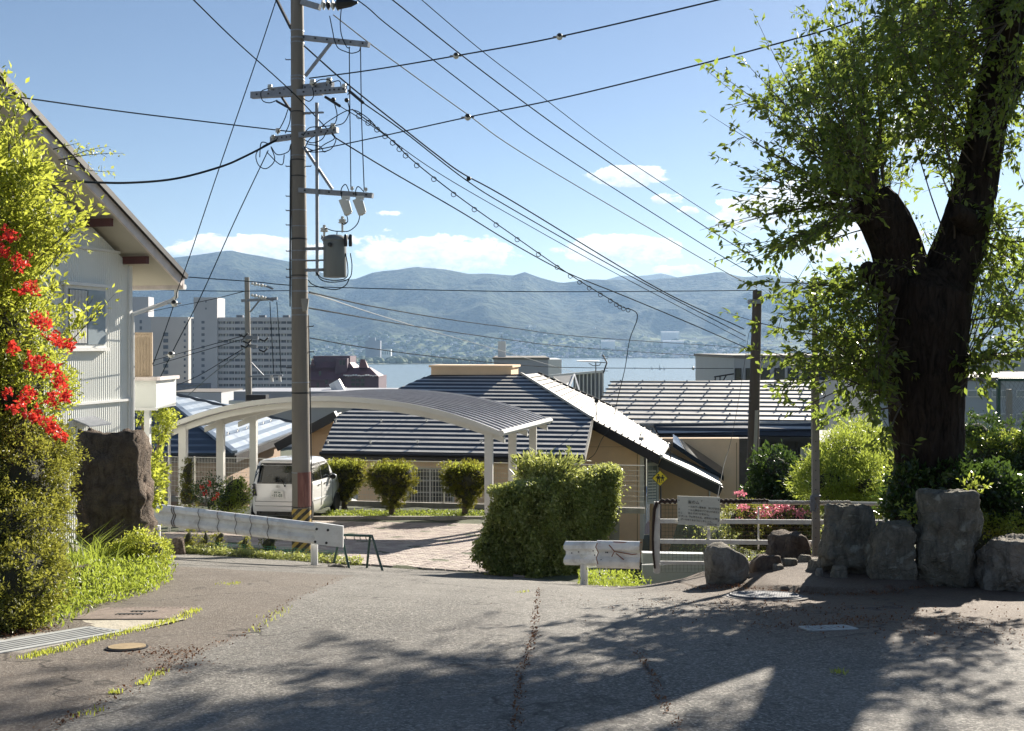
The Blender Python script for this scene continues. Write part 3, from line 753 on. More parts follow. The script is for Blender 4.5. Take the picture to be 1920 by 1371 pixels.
mb = MB(); mb.slab([a2, b2, b2+V*1.2+ZV*.2, a2+V*1.2+ZV*.2], ZV*.2-V*.1); mb.build('solar_panel', m_glass, house)
mb = MB(); mb.tube([on_v(1256, 838, vl+.6), on_v(1257, 866, vl+.6)], .03, 6); mb.build('roof_post', m_fascia, house)
mb = MB(); mb.lathe(on_v(1131, 871, vg)-V*.02, [(.11, 0), (.11, .03), (.05, .05)], 12, axis=-V); mb.build('vent_cap', m_wallw, house)
mb = MB(); mb.tube([on_v(1330, 905, v2)-V*.1, on_v(1330, 1062, v2)-V*.1], .035, 8); mb.build('downpipe', m_wallw, house)
# window behind the mesh fence
vw = .75
a = on_v(762, 945, vw); b_ = on_v(852, 945, vw); zt_ = on_v(800, 877, vw).z
mb = MB(); mb.slab([a-V*.02, b_-V*.02, Vector((b_.x, b_.y, zt_))-V*.02, Vector((a.x, a.y, zt_))-V*.02], V*.06); wf = mb.build('window', m_frame, house)
for j in range(2):
    q0 = a.lerp(b_, .04+.48*j); q1 = a.lerp(b_, .48+.48*j)
    mb = MB(); mb.slab([q0-V*.03+ZV*.06, q1-V*.03+ZV*.06, Vector((q1.x, q1.y, zt_-.05))-V*.03, Vector((q0.x, q0.y, zt_-.05))-V*.03], V*.008); mb.build('pane', m_glass, wf)
mb = MB(); n_ = 17
for j in range(n_): 
    q = a.lerp(b_, j/(n_-1))-V*.09; mb.bar(q, Vector((q.x, q.y, zt_)), .016, .016)
for j in range(4): 
    z_ = lerp(a.z, zt_, j/3); mb.bar(Vector((a.x, a.y, z_))-V*.09, Vector((b_.x, b_.y, z_))-V*.09, .016, .02)
mb.build('window_grille', m_frame, house)

m_hallr = M('hall_roof_metal', (.56, .53, .47), .55, .14, 1.2, .05, 20, dirt=(.30, .28, .25), dscale=3, dfac=.6, spec=.6)
# ---- right wing: long hall with pale ribbed roof
hall = thing('hall', (9, 42, -6), 'long low hall with a pale ribbed metal roof right of the ochre house', 'building')
hl = Plane(loc(-1, 8.6, -3.42), U, V, .19)
hp = [hl.px(*q) for q in ((1100, 797), (1150, 714), (1525, 714), (1540, 797))]
hs = Plane(loc(-1, 8.0, -3.74), U, V, .55)
hq = [hs.px(*q) for q in ((1235, 814), (1225, 795), (1536, 795), (1536, 818))]
sheet(hl, hp, m_roofl, hall, 'roof_deck', -.15, -.002)
courses(hl, hp, .78, m_hallr, hall, .06, 'roof_course', flat_=True)
cmin, cmax = min(q[1] for q in hp), max(q[1] for q in hp); n_ = int((cmax-cmin)/.78)
for i_ in range(n_):
    c_ = cmin+(cmax-cmin)*(i_+.08)/n_; s_ = clip_span(hp, c_+.01)
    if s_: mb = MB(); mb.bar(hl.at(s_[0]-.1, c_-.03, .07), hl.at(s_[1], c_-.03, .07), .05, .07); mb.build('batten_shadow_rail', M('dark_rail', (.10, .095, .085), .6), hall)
    for k in range(9):
        a_ = lerp(s_[0], s_[1], (k+.3+.1*(i_ % 3))/9); mb = MB(); mb.box(hl.at(a_, c_-.03, .12), (.06, .06, .09)); mb.build('snow_guard', m_galv, hall)
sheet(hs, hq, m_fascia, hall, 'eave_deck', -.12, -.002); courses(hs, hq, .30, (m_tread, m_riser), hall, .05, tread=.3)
a = hs.at(*hq[0]); b_ = hs.at(*hq[3])
mb = MB(); mb.bar(a-ZV*.14, b_-ZV*.14, .12, .2); mb.build('eave_board', m_fascia, hall)
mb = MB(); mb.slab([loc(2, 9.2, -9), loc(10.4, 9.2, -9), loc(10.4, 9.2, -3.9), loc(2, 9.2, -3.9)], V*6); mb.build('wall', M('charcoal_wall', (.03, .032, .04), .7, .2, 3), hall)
for x in (1494,): mb = MB(); q = ray_plane(x, 820, loc(0, 9.2), V)-V*.02; mb.bar(q, Vector((q.x, q.y, -9)), .05, .05); mb.build('wall_joint', m_fascia, hall)
q = [ray_plane(x, y, loc(0, 9.05), V) for x, y in ((1501, 860), (1525, 860), (1525, 840), (1501, 840))]
mb = MB(); mb.slab(q, V*.1); wf = mb.build('window', m_frame, hall); q = [lerp(sum(q, Vector())/4, x, .8)-V*.01 for x in q]
mb = MB(); mb.slab(q, V*.02); mb.build('pane', m_glasspale, wf)

# ---- white flat-roofed block with chimney, and slatted screen
def flat(name, label, cat, px0, px1, row, d, depth, mat, zb, rz=0.0, group=None):
    t_ = thing(name, ((px0+px1)/2/F*d-CX/F*d, d, zb), label, cat, group)
    x0 = (px0-CX)/F*d; x1 = (px1-CX)/F*d; z = (HY-row)/F*d
    mb = MB(); mb.box(((x0+x1)/2, d+depth/2, (z+zb)/2), (x1-x0, depth, z-zb)); mb.build('wall', mat, t_)
    mb = MB(); mb.box(((x0+x1)/2, d+depth/2, z+.12), (x1-x0+.3, depth+.3, .22)); mb.build('parapet', m_concp if mat is not m_white else m_white, t_)
    return t_, x0, x1, z
m_grey = M('grey_render', (.36, .37, .40), .8, .08, .5)
wb, x0, x1, z = flat('flat_roofed_block', 'pale flat roofed block with white chimney behind the ochre house', 'building', 926, 1028, 674, 120, 22, m_grey, -40)
mb = MB(); xa, xb = x1+.005, (1053-CX)/F*120; mb.box(((xa+xb)/2, 128, (z-40)/2), (xb-xa, 16, z+40)); mb.build('side_wall', m_white, wb)
mb = MB(); mb.box(((940.5-CX)/F*122, 126, (HY-655)/F*122-1), (15/F*122, 1.4, 4)); ch = mb.build('chimney', m_white, wb)
mb = MB(); mb.tube([P(941, 641, 124.5), P(941, 628, 124.5)], .03, 5); mb.build('lightning_rod', m_galv, ch)
sc_ = thing('slatted_building', (7, 62, -6), 'building with white slatted screen behind the pale roof slope', 'building')
m_slat = M('grey_slat_screen', (.22, .235, .26), .7, .1, 1)
mb = MB(); mb.hexa([P(1075, 760, 62), P(1131, 760, 62), P(1131, 760, 66), P(1075, 760, 66), P(1075, 699, 62), P(1131, 697, 62), P(1131, 697, 66), P(1075, 699, 66)]); mb.build('wall', m_slat, sc_)
for k in range(8):
    x = 1079+k*7.4; mb = MB(); mb.bar(P(x, 760, 61.9), P(x, 699, 61.9), .07, .12); mb.build('fin', m_white, sc_)
mb = MB(); mb.bar(P(1030, 705, 61.8), P(1134, 696, 61.8), .3, .14); mb.build('fascia', m_white, sc_)
mb = MB(); mb.add([P(1036, 704, 62), P(1078, 702, 62), P(1084, 728, 58), P(1062, 724, 58)], [(0, 1, 2, 3)]); 
gl = Plane(P(1100, 740, 56), U, V, .5); mb = MB(); mb.slab([P(1036, 706, 60), P(1076, 703, 60), P(1068, 727, 57), P(1058, 722, 57)], -ZV*.1); mb.build('side_roof', m_roofl, sc_)
for q in (((1067, 727, 57), (1077, 702, 60)), ((1077, 702, 60), (1086, 732, 57))):
    mb = MB(); mb.bar(P(*q[0]), P(*q[1]), .08, .08); mb.build('gable_trim', m_white, sc_)
# ---- low building with window band, right
wbd, x0, x1, z = flat('lake_side_building', 'grey flat roofed building with a dark window band behind the hall', 'building', 1376, 1700, 671, 86, 18, M('pale_grey_panel', (.42, .42, .41), .7, .06, .5), -12)
for k, (a, b_) in enumerate(((1378, 1390), (1398, 1413), (1417, 1443), (1452, 1471), (1477, 1497), (1504, 1525), (1532, 1552), (1560, 1580), (1588, 1610), (1618, 1640), (1648, 1668))):
    d = 86; mb = MB(); xa, xb = (a-CX)/F*d, (b_-CX)/F*d; za, zb_ = (HY-713)/F*d, (HY-690.5)/F*d
    mb.box(((xa+xb)/2, d, (za+zb_)/2), (xb-xa, .12, zb_-za)); wf = mb.build('window', m_fascia, wbd)
    mb = MB(); mb.box(((xa+xb)/2, d-.07, (za+zb_)/2), (xb-xa-.12, .03, zb_-za-.12)); mb.build('pane', m_glass, wf)
mb = MB(); mb.bar(P(1376, 701, 85), P(1339, 707, 85), .12, .12); mb.bar(P(1341, 707, 85), P(1341, 714, 85), .1, .1); mb.bar(P(1350, 706, 85), P(1350, 714, 85), .1, .1); mb.bar(P(1362, 703, 85), P(1356, 714, 85), .1, .1); mb.build('awning_rail', m_fascia, wbd)
# ---- right hand school-like block seen past the tree
rb, x0, x1, z = flat('school_block', 'pale multi storey block with windows beyond the tree trunk at the right', 'building', 1795, 2300, 714, 66, 14, M('pale_blue_render', (.40, .43, .45), .8, .07, .4), -16)
for r0, r1 in ((731, 745), (775, 790), (820, 838)):
    for k in range(11):
        a = 1813+k*46; d = 66; xa, xb = (a-CX)/F*d, (a+36-CX)/F*d; za, zb_ = (HY-r1)/F*d, (HY-r0)/F*d
        mb = MB(); mb.box(((xa+xb)/2, d, (za+zb_)/2), (xb-xa, .12, zb_-za)); wf = mb.build('window', m_frame, rb)
        for j in range(2): mb = MB(); mb.box((xa+(xb-xa)*(.26+.48*j), d-.07, (za+zb_)/2), ((xb-xa)*.43, .03, zb_-za-.14)); mb.build('pane', m_glasspale, wf)
rb2, x0, x1, z = flat('upper_block', 'pale upper block rising behind the school block at the right edge', 'building', 1790, 2200, 668, 140, 20, M('pale_blue_render', (.40, .43, .45)), -40)
for k in range(9):
    a = 1812+k*34; d = 140; mb = MB(); mb.box(((a-CX)/F*d, d, (HY-688)/F*d), (1.3, .12, 1.)); mb.build('window', m_glasspale, rb2)

# ---- apartment towers
m_apt = M('apartment_panel', (.46, .455, .46), .85, .06, .08)
m_aptd = M('apartment_recess', (.10, .115, .14), .5, .5, .35, spec=.6)
def apt(px, row, d): return P(px, row, d)
ap = thing('apartment_block', (-125, 480, -49), 'tall grey apartment slab with many window rows behind the pole', 'apartment block')
d = 480.
x0, x1, xs_ = (408-CX)/F*d, (560-CX)/F*d, (357-CX)/F*d; zt = (HY-597)/F*d
mb = MB(); mb.box(((x0+x1)/2, d+7.4, (zt-49)/2), (x1-x0, 12, zt+49)); mb.build('wall', m_aptd, ap)
sp_ = 3.02; nfl = 20
for k in range(nfl+1):
    z_ = zt-.5-k*sp_; mb = MB(); mb.box(((x0+x1)/2, d+.6, z_), (x1-x0, 1.6, 1.72 if k else 1.9)); mb.build('balcony_band', m_apt, ap)
for k in range(nfl):
    z_ = zt-.5-(k+.5)*sp_; 
    for j in range(14):
        if k > 13: continue
        x = lerp(x0, x1, (j+.5)/14); mb = MB(); mb.box((x+.9, d+1.1, z_), (.5, .3, 1.35)); mb.build('mullion', m_apt, ap)
        if random.random() < .5: mb = MB(); mb.box((x-.4, d+1.25, z_), (1.1, .12, 1.2)); mb.build('curtain', m_glasspale, ap)
mb = MB(); xm0, xm1 = (365-CX)/F*d, (409-CX)/F*d; mb.box(((xm0+xm1)/2, d+5, ((HY-558)/F*d-49)/2), (xm1-xm0, 13, (HY-558)/F*d+49)); tw = mb.build('stair_tower', m_apt, ap)
mb = MB(); mb.box(((xs_+xm0)/2, d+7, ((HY-597)/F*d-49)/2), (xm0-xs_, 12, zt+49)); mb.build('side_wing', m_apt, ap)
for k in range(19):
    z_ = (HY-604.5)/F*d-k*sp_*.985; mb = MB(); mb.box(((382.5-CX)/F*d, d-1.5, z_), (1.5, .1, 1.3)); mb.build('window', m_aptd, tw)
    mb = MB(); mb.box(((362-CX)/F*d, d+.95, z_), (.6, .1, 1.3)); mb.build('window', m_aptd, ap)
for r in (566, 579): mb = MB(); mb.box(((388-CX)/F*d, d-1.5, (HY-r)/F*d), (.6, .1, .9)); mb.build('window', m_aptd, tw)
for x in (442, 485, 530): mb = MB(); mb.box(((x-CX)/F*d, d+8, zt+.9), (3, 3, 1.6)); mb.build('roof_plant', m_aptd, ap)
ap2 = thing('apartment_block', (-180, 520, -49), 'grey apartment block partly hidden by the house eave at the left', 'apartment block')
d = 520.
xa, xb, xc = (200-CX)/F*d, (283-CX)/F*d, (344-CX)/F*d; zt = (HY-594)/F*d
mb = MB(); mb.box(((xa+xb)/2, d+6, (zt-49)/2), (xb-xa, 12, zt+49)); mb.build('wall', m_apt, ap2)
mb = MB(); mb.hexa([Vector(q) for q in ((xb+.01, d, -49), (xc, d+8, -49), (xc, d+20, -49), (xb+.01, d+12, -49), (xb+.01, d, zt), (xc, d+8, zt), (xc, d+20, zt), (xb+.01, d+12, zt))]); mb.build('side_wall', M('apartment_side', (.48, .45, .42), .85, .06, .08), ap2)
mb = MB(); mb.box(((255-CX)/F*d, d+8, ((HY-556)/F*d+zt)/2), (10, 8, (HY-556)/F*d-zt)); mb.build('stair_tower', m_apt, ap2)
for k in range(18):
    z_ = zt-2.6-k*3.3
    for x in (249, 264):
        mb = MB(); mb.box(((x-CX)/F*d, d-.05, z_), (1.2, .12, 1.8)); mb.build('window', m_aptd, ap2)
    if k > 1: mb = MB(); mb.box(((307-CX)/F*d, d+3.0, z_), (2.3, .9, 1.9)); mb.build('balcony_opening', m_aptd, ap2)
    mb = MB(); mb.box(((338-CX)/F*d, d+7.2, z_), (.9, .6, 1.2)); mb.build('window', m_aptd, ap2)
# low podium blocks beneath
lb, _, _, _ = flat('low_dark_block', 'low dark flat block between the apartment buildings', 'building', 296, 356, 724, 430, 30, m_aptd, -49)
lb2, _, _, _ = flat('low_pale_block', 'low pale block at the foot of the apartment slab', 'building', 318, 415, 736, 380, 30, m_apt, -49)
# ---- maroon hotel
ht = thing('maroon_hotel', (-60, 350, -49), 'dark maroon hotel with mansard roofs beside the lake', 'hotel')
m_mar = M('maroon_tile', (.075, .035, .055), .6, .2, .3); m_marr = M('maroon_roof', (.13, .045, .05), .55, .2, .3)
d = 350.
def hb(px0, px1, r0, zoff, dep, mat=m_mar, name='wall'):
    a, b_ = (px0-CX)/F*d, (px1-CX)/F*d; z_ = (HY-r0)/F*d; mb = MB(); mb.box(((a+b_)/2, d+zoff+dep/2, (z_-49)/2), (b_-a, dep, z_+49)); return mb.build(name, mat, ht)
hb(566, 710, 706, 0, 22); hb(582, 652, 668, 5, 14); hb(628, 650, 672, 1, 5)
for (a, b_, r0, r1, z0_, z1_) in ((580, 656, 668, 690, 3, 10), (640, 706, 690, 706, -1, 10), (560, 640, 690, 712, -1, 6)):
    mb = MB(); xa, xb = (a-CX)/F*d, (b_-CX)/F*d; za, zb_ = (HY-r1)/F*d, (HY-r0)/F*d
    mb.hexa([(xa-1, d+z0_-1, za), (xb+1, d+z0_-1, za), (xb+1, d+z0_+14, za), (xa-1, d+z0_+14, za), (xa+1.5, d+z0_+5, zb_), (xb-3, d+z0_+5, zb_), (xb-3, d+z0_+9, zb_), (xa+1.5, d+z0_+9, zb_)]); mb.build('mansard_roof', m_marr, ht)
for a, b_, r in ((671, 688, 674), (580, 588, 670)):
    mb = MB(); xa, xb = (a-CX)/F*d, (b_-CX)/F*d; z_ = (HY-r)/F*d; mb.add([(xa, d+2, z_-3), (xb, d+2, z_-3), (xb-1, d+2, z_), (xa+.6, d+2, z_), (xa, d+6, z_-3), (xb, d+6, z_-3)], [(0, 1, 2, 3), (3, 2, 5, 4), (0, 3, 4), (1, 5, 2)]); mb.build('dormer', m_marr, ht)
for k in range(5):
    for j in range(3):
        mb = MB(); x = (x_ := (662+j*9)); mb.box(((x-CX)/F*d, d-.1, (HY-713-k*8)/F*d), (1.2, .2, 1.0)); mb.build('window', m_glass, ht)
for x, r in ((638, 680), (644, 680), (600, 700), (612, 716), (596, 722)):
    mb = MB(); mb.box(((x-CX)/F*d, d-.1 if r > 690 else d+.8, (HY-r)/F*d), (.8, .2, 1.6)); mb.build('window', m_glass, ht)
mb = MB()
for k in range(13):
    x = 650+k*4.6; mb.box(((x-CX)/F*d, d-1.3, (HY-704.2)/F*d+.2*math.sin(k*5)), (.6, .8, .5))
mb.bar(P(644, 703.5, d-1), P(708, 705.5, d-1), .6, .25); mb.build('eave_snow_guard', m_white, ht)
# ---- far towers across the bay
tb, _, _, _ = flat('far_tower', 'grey high rise block on the far shore behind the maroon hotel', 'high rise', 685, 713, 639, 3300, 30, M('far_grey', (.16, .17, .20), .8, .1, .02), -49)
mb = MB(); mb.box(((697-CX)/F*3300, 3310, (HY-634)/F*3300-4), (22, 12, 12)); mb.build('penthouse', M('far_grey', (.2, .2, .2)), tb)
tw2, _, _, _ = flat('far_white_block', 'small white block standing right of the far grey high rise', 'building', 715, 733, 655, 3250, 25, m_white, -49)
for k in range(4): mb = MB(); mb.box(((718+k*4.2-CX)/F*3250, 3249, (HY-662)/F*3250), (3.5, 1, 10)); mb.build('window_strip', m_glasspale, tw2)

# ---- low town roofs between the hill and the lake
m_tr = [M('town_roof_%s' % a, c_, .6, .15, .3) for a, c_ in (('slate', (.09, .10, .12)), ('pale', (.42, .41, .40)), ('brown', (.17, .11, .08)), ('blue', (.12, .17, .26)))]
kk = 0
for k in range(190):
    y = random.uniform(75, 860); px = random.uniform(-250, 2300); x = (px-CX)/F*y
    if y < 140 and (260 < px < 1790): continue
    if 330 < y < 545 and 170 < px < 730: continue
    zb = g(x, y); w, l, h = random.uniform(7, 16), random.uniform(7, 12), random.uniform(4.5, 8.5); rz = random.uniform(-.5, .5)
    z = zb+h+2.4
    if HY-z*F/y < 700 : continue
    t_ = thing('town_house', (x, y, zb), 'small pale walled house among the low town roofs below the hill', 'house', 'low houses between the hill and the lake')
    mb = MB(); mb.box((x, y, zb+h/2), (w, l, h), rz); mb.build('wall', random.choice((m_wallw, m_white, m_grey)), t_)
    R = Matrix.Rotation(rz, 3, 'Z'); e, f_ = w/2+.5, l/2+.5
    q = [Vector((x, y, zb+h))+R @ Vector(p_) for p_ in ((-e, -f_, 0), (e, -f_, 0), (e, f_, 0), (-e, f_, 0), (-e+2, 0, 2.4), (e-2, 0, 2.4))]
    mb = MB(); mb.add(q, [(0, 1, 5, 4), (2, 3, 4, 5), (0, 4, 3), (1, 2, 5), (3, 2, 1, 0)]); mb.build('roof', random.choice(m_tr), t_)
    for j in (-1, 1):
        p = Vector((x, y, zb+h*.6))+R @ Vector((j*w*.25, -l/2-.03, 0)); mb = MB(); mb.box(p, (1.6, .08, 1.2), rz); mb.build('window', m_glass, t_)
# white sheds/ventilators seen over the carport beam
vt = thing('ventilator', P(643, 735, 60), 'white slanted round ventilator pipe standing above the carport beam', 'ventilator')
mb = MB(); mb.tube([P(640, 740, 60), P(627, 716, 60)], .38, 12); mb.build('pipe', m_white, vt)
for r in (727, 733, 739): mb = MB(); mb.bar(P(611, r, 60.3), P(650, r, 60.3), .06, .06); mb.build('rail', m_white, vt)
mb = MB(); mb.box(P(630, 744, 60.5), (1.5, 1, .5)); mb.build('base', m_white, vt)
sh = thing('white_shed', P(600, 760, 58), 'long white shed roof glimpsed under the carport arch', 'shed')
mb = MB(); mb.box(P(600, 768, 60), (9, 5, 2.4)); mb.build('wall', m_grey, sh); mb = MB(); mb.box(P(600, 745, 60)-ZV*.15, (9.4, 5.6, .2)); mb.build('roof', m_white, sh)

# ---- blue roofed house at the left
bh = thing('blue_roof_house', (-12, 37, -6), 'single storey house with a hipped blue metal roof behind the carport', 'house')
m_bl = M('sunlit_blue_metal_roof', (.22, .27, .33), .4, .12, 2, .05, 20, spec=.7); m_bld = M('shaded_blue_metal_roof', (.04, .055, .075), .4, .2, 2, spec=.7)  # one blue roof: sunlit and shaded slopes coloured separately
apx = P(292, 733, 38.5)
c1 = P(440, 851, 33.5); c1.z = -3.62
# right (sunlit) slope: eave from c1 away to the right
er = P(556, 815, 43.0); er.z = -3.62
e_dir = (er-c1); e_dir.z = 0
w_dir = Vector((-e_dir.y, e_dir.x, 0)).normalized()
if (apx-c1).dot(w_dir) < 0: w_dir = -w_dir
kk_ = (apx.z+3.62)/((apx-c1).dot(w_dir))
pr = Plane(c1, e_dir, w_dir, kk_)
ppr = [(0, 0), (e_dir.length*1.05, 0)]+[pr.px(*q) for q in ((545, 793), (420, 757), (296, 733))]
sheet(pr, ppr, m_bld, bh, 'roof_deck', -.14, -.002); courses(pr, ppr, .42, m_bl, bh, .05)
el_ = Vector((-14.5, 33.5, -3.62)); e2 = el_-c1; w2 = Vector((e2.y, -e2.x, 0)).normalized()
if (apx-c1).dot(w2) < 0: w2 = -w2
k2_ = (apx.z+3.62)/((apx-c1).dot(w2)); plf = Plane(c1, e2, w2, k2_)
ap_ac = ((apx-c1).dot(plf.e), (apx-c1).dot(plf.w))
ppl = [(0, 0), (e2.length, 0), (e2.length, ap_ac[1]), ap_ac]
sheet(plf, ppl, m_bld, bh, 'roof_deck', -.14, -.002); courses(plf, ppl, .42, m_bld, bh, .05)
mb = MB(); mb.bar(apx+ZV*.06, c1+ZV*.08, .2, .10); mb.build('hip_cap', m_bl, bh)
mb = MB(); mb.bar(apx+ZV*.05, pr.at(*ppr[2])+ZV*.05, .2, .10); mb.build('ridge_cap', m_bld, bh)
for a, b_ in ((c1, er), (el_, c1)): mb = MB(); mb.bar(a-ZV*.16, b_-ZV*.16, .12, .24); mb.build('eave_board', m_fascia, bh)
mb = MB(); mb.slab([c1+w_dir*.7-e_dir.normalized()*-.7-ZV*3, er+w_dir*.7-ZV*3, er+w_dir*4-ZV*3, el_+ZV*-3+w2*4, el_-ZV*3+w2*.7], ZV*2.95); mb.build('wall', M('brown_wall', (.30, .21, .15), .85, .1, 2), bh)
mb = MB()
for r_, n__ in ((.9, 6), (1.9, 6)):
    for k in range(n__):
        p = pr.at(2.0+k*1.25+(r_*.3), r_, .09); mb.tube([p-pr.e*.12, p+ZV*.08, p+pr.e*.12], .02, 5); 
mb.build('snow_guard', m_bld, bh, kind='stuff')
# ---- antenna on the ochre house
an = thing('tv_antenna', P(1117, 800, 36.5), 'television aerial on a thin mast above the pale roof slope', 'antenna')
D_ = 36.3
mb = MB(); mb.tube([P(1118, 800, D_), P(1117, 678, D_)], .022, 6); mb.build('mast', m_galv, an)
mb = MB(); mb.tube([P(1081, 677, D_), P(1136, 680, D_)], .014, 5)
for k in range(12): x = 1083+k*3.6; mb.tube([P(x, 677.3, D_)-V*.12, P(x, 677.3, D_)+V*.12+ZV*.02], .009, 4)
mb.build('boom', m_dark, an)
mb = MB(); mb.tube([P(1131, 700, D_), P(1138, 680, D_), P(1130, 665, D_)], .028, 5); mb.tube([P(1104, 681, D_), P(1112, 686, D_), P(1124, 685, D_), P(1127, 680, D_)], .014, 5)
for r in (668, 672, 690, 695): mb.tube([P(1128, r, D_), P(1140, r+1, D_)], .009, 4)
mb.build('reflector', m_dark, an)
mb = MB(); mb.box(P(1118, 751, D_), (.14, .14, .16)); mb.build('junction_box', m_dark, an)

# ---- two storey house, left edge
h2 = thing('siding_house', (-8, 17, -4), 'two storey house with pale corrugated siding and a gable roof at the left', 'house')
WD = Vector((.248, .969, 0)).normalized(); WN = Vector((WD.y, -WD.x, 0)); CN = Vector((-7.38, 19.2, 0))
m, t, b = mat_new('corrugated_siding'); co = t.n('ShaderNodeTexCoord').outputs['Object']
c = t.mix(t.maprange(t.noise(co, .8, 3), .3, .7), (.66, .68, .64), (.76, .76, .72)); t.t.links.new(c, b.inputs['Base Color']); b.inputs['Roughness'].default_value = .35
m_sid = m
def wp(s, z, out=0.): return CN-WD*s+WN*out+ZV*z     # s metres back along the gable wall from the corner
# corrugated wall: real ribs
kslope = .548
def ztop(s): return 1.225+kslope*(s+.87)-.10
mb = MB(); rib = .055; n_ = int(9.0/rib)
for k in range(n_):
    s = k*rib; r0 = [(s, 0), (s+rib*.3, .006), (s+rib*.5, .006), (s+rib*.8, 0)]
    for j, (a, o) in enumerate(r0):
        mb.v.append(tuple(wp(a, -6, o))); mb.v.append(tuple(wp(a, ztop(a)-.02, o)))
nv = len(mb.v)//2
mb.f = [(2*k, 2*k+1, 2*k+3, 2*k+2) for k in range(nv-1)]; mb.mi = [0]*len(mb.f)
mb.build('siding', m_sid, h2)
mb = MB(); mb.slab([wp(0, -6, -.02), wp(9, -6, -.02), wp(9, ztop(9)-.1, -.02), wp(0, ztop(0)-.1, -.02)], -WN*6); mb.build('wall', M('siding_white', (.6, .6, .57), .5), h2)
mb = MB()
for k in range(int(4/rib)):
    s = k*rib; mb.add([wp(0, -6, -s)+WD*.0, wp(0, ztop(0)-.3, -s), wp(0, ztop(0)-.3, -s-rib*.5)+WD*.014, wp(0, -6, -s-rib*.5)+WD*.014], [(0, 1, 2, 3)])
mb.build('rear_siding', m_sid, h2)
for z_ in (1.78, -1.02):     # horizontal joint flashings
    s0 = 0 if z_ < 1 else max(0, (z_+.1-1.225)/kslope-.87); mb = MB(); mb.bar(wp(9, z_, .03), wp(s0, z_, .03), .05, .045); mb.build('joint_flashing', m_white, h2)
mb = MB(); mb.bar(wp(-.01, -6, .02), wp(-.01, 1.55, .02), .09, .05, up=WN); mb.build('corner_trim', m_white, h2)
# roof slab
RT = (1.225+.10); ov = .6
def rp(s, out, dz=0): return CN-WD*s+WN*out+ZV*(1.225+kslope*(s+.87)+dz)
for nm, dz, th, mt, o_, e_ in (('soffit', -.02, .06, M('soffit_board', (.50, .46, .38), .8, .05, 2), .55, -.83), ('roof_sheet', .16, .05, m_galv, .66, -.93)):
    mb = MB(); mb.slab([rp(e_, o_, dz), rp(7.5, o_, dz), rp(7.5, -6, dz), rp(e_, -6, dz)], ZV*th); mb.build(nm, mt, h2)
mb = MB(); mb.bar(rp(-.87, .60, .07), rp(7.5, .60, .07), .05, .2); mb.build('barge_board', M('barge_pink', (.62, .55, .52), .5), h2)
mb = MB(); mb.bar(rp(-.93, .665, .20), rp(7.5, .665, .20), .06, .10); mb.build('verge_flashing', m_fascia, h2)
mb = MB(); mb.bar(rp(-.90, .62, .04), rp(-.90, -6, .04), .05, .20); mb.build('eave_board', M('barge_pink', (.5, .5, .5)), h2)
mb = MB(); mb.tube([rp(-.98, .60, .03), rp(-.98, -6, .03)], .055, 8); mb.build('gutter', m_white, h2)
for (s, z_) in ((.15, 1.0), (1.22, 1.55)):
    a = rp(s, 0.0, -.14); mb = MB(); mb.box(a+WN*.26-ZV*.0, (.52, .09, .14), math.atan2(WN.y, WN.x)); mb.build('purlin_end', M('brown_timber', (.10, .035, .03), .7), h2)
# sliding window
sW0, sW1 = 2.95, 1.35
def solve_s(px):
    r = (px-CX)/F; return (CN.x-r*CN.y)/(WD.x-r*WD.y)
sW0, sW1 = solve_s(118), solve_s(194); zW0, zW1 = -.02, (HY-534)/F*(CN-WD*sW0).y
mb = MB(); mb.slab([wp(sW0, zW0, .02), wp(sW1, zW0, .02), wp(sW1, zW1, .02), wp(sW0, zW1, .02)], WN*.05); wf = mb.build('window', m_frame, h2)
for j in range(2):
    a, b_ = lerp(sW0, sW1, .05+.46*j), lerp(sW0, sW1, .49+.46*j)
    mb = MB(); mb.slab([wp(a, zW0+.06, .072), wp(b_, zW0+.06, .072), wp(b_, zW1-.06, .072), wp(a, zW1-.06, .072)], WN*.012); mb.build('pane', m_glass if j == 0 else m_glasspale, wf)
mb = MB()
for j in range(12): a = lerp(sW0, sW1, .06+j*.035); mb.slab([wp(a, zW0+.08, .086), wp(a-.02, zW0+.08, .086), wp(a-.02, zW1-.08, .086), wp(a, zW1-.08, .086)], WN*.01)
mb.build('blind', m_white, wf)
for z_, w_, o in ((zW0-.03, .06, .05), (zW1+.03, .06, .07)): mb = MB(); mb.bar(wp(sW0+.06, z_, o), wp(sW1-.06, z_, o), .12, w_); mb.build('sill', m_white, wf)
# little canopy roof low on the wall
a = solve_s(135), solve_s(178)
mb = MB(); mb.slab([wp(a[0], -1.30, .0), wp(a[1], -1.30, .0), wp(a[1], -1.42, .35), wp(a[0], -1.42, .35)], ZV*.03); mb.build('canopy', m_galv, h2)
# downpipe
gp_ = rp(-.95, .42, -.02)
mb = MB(); pcs = [gp_, gp_-ZV*.16, gp_-ZV*.24-WN*.1, wp(-.05, .62, .05), wp(-.05, .40, .05), wp(-.05, -5, .05)]
mb.tube(pcs, .042, 8); mb.build('downpipe', m_white, h2)
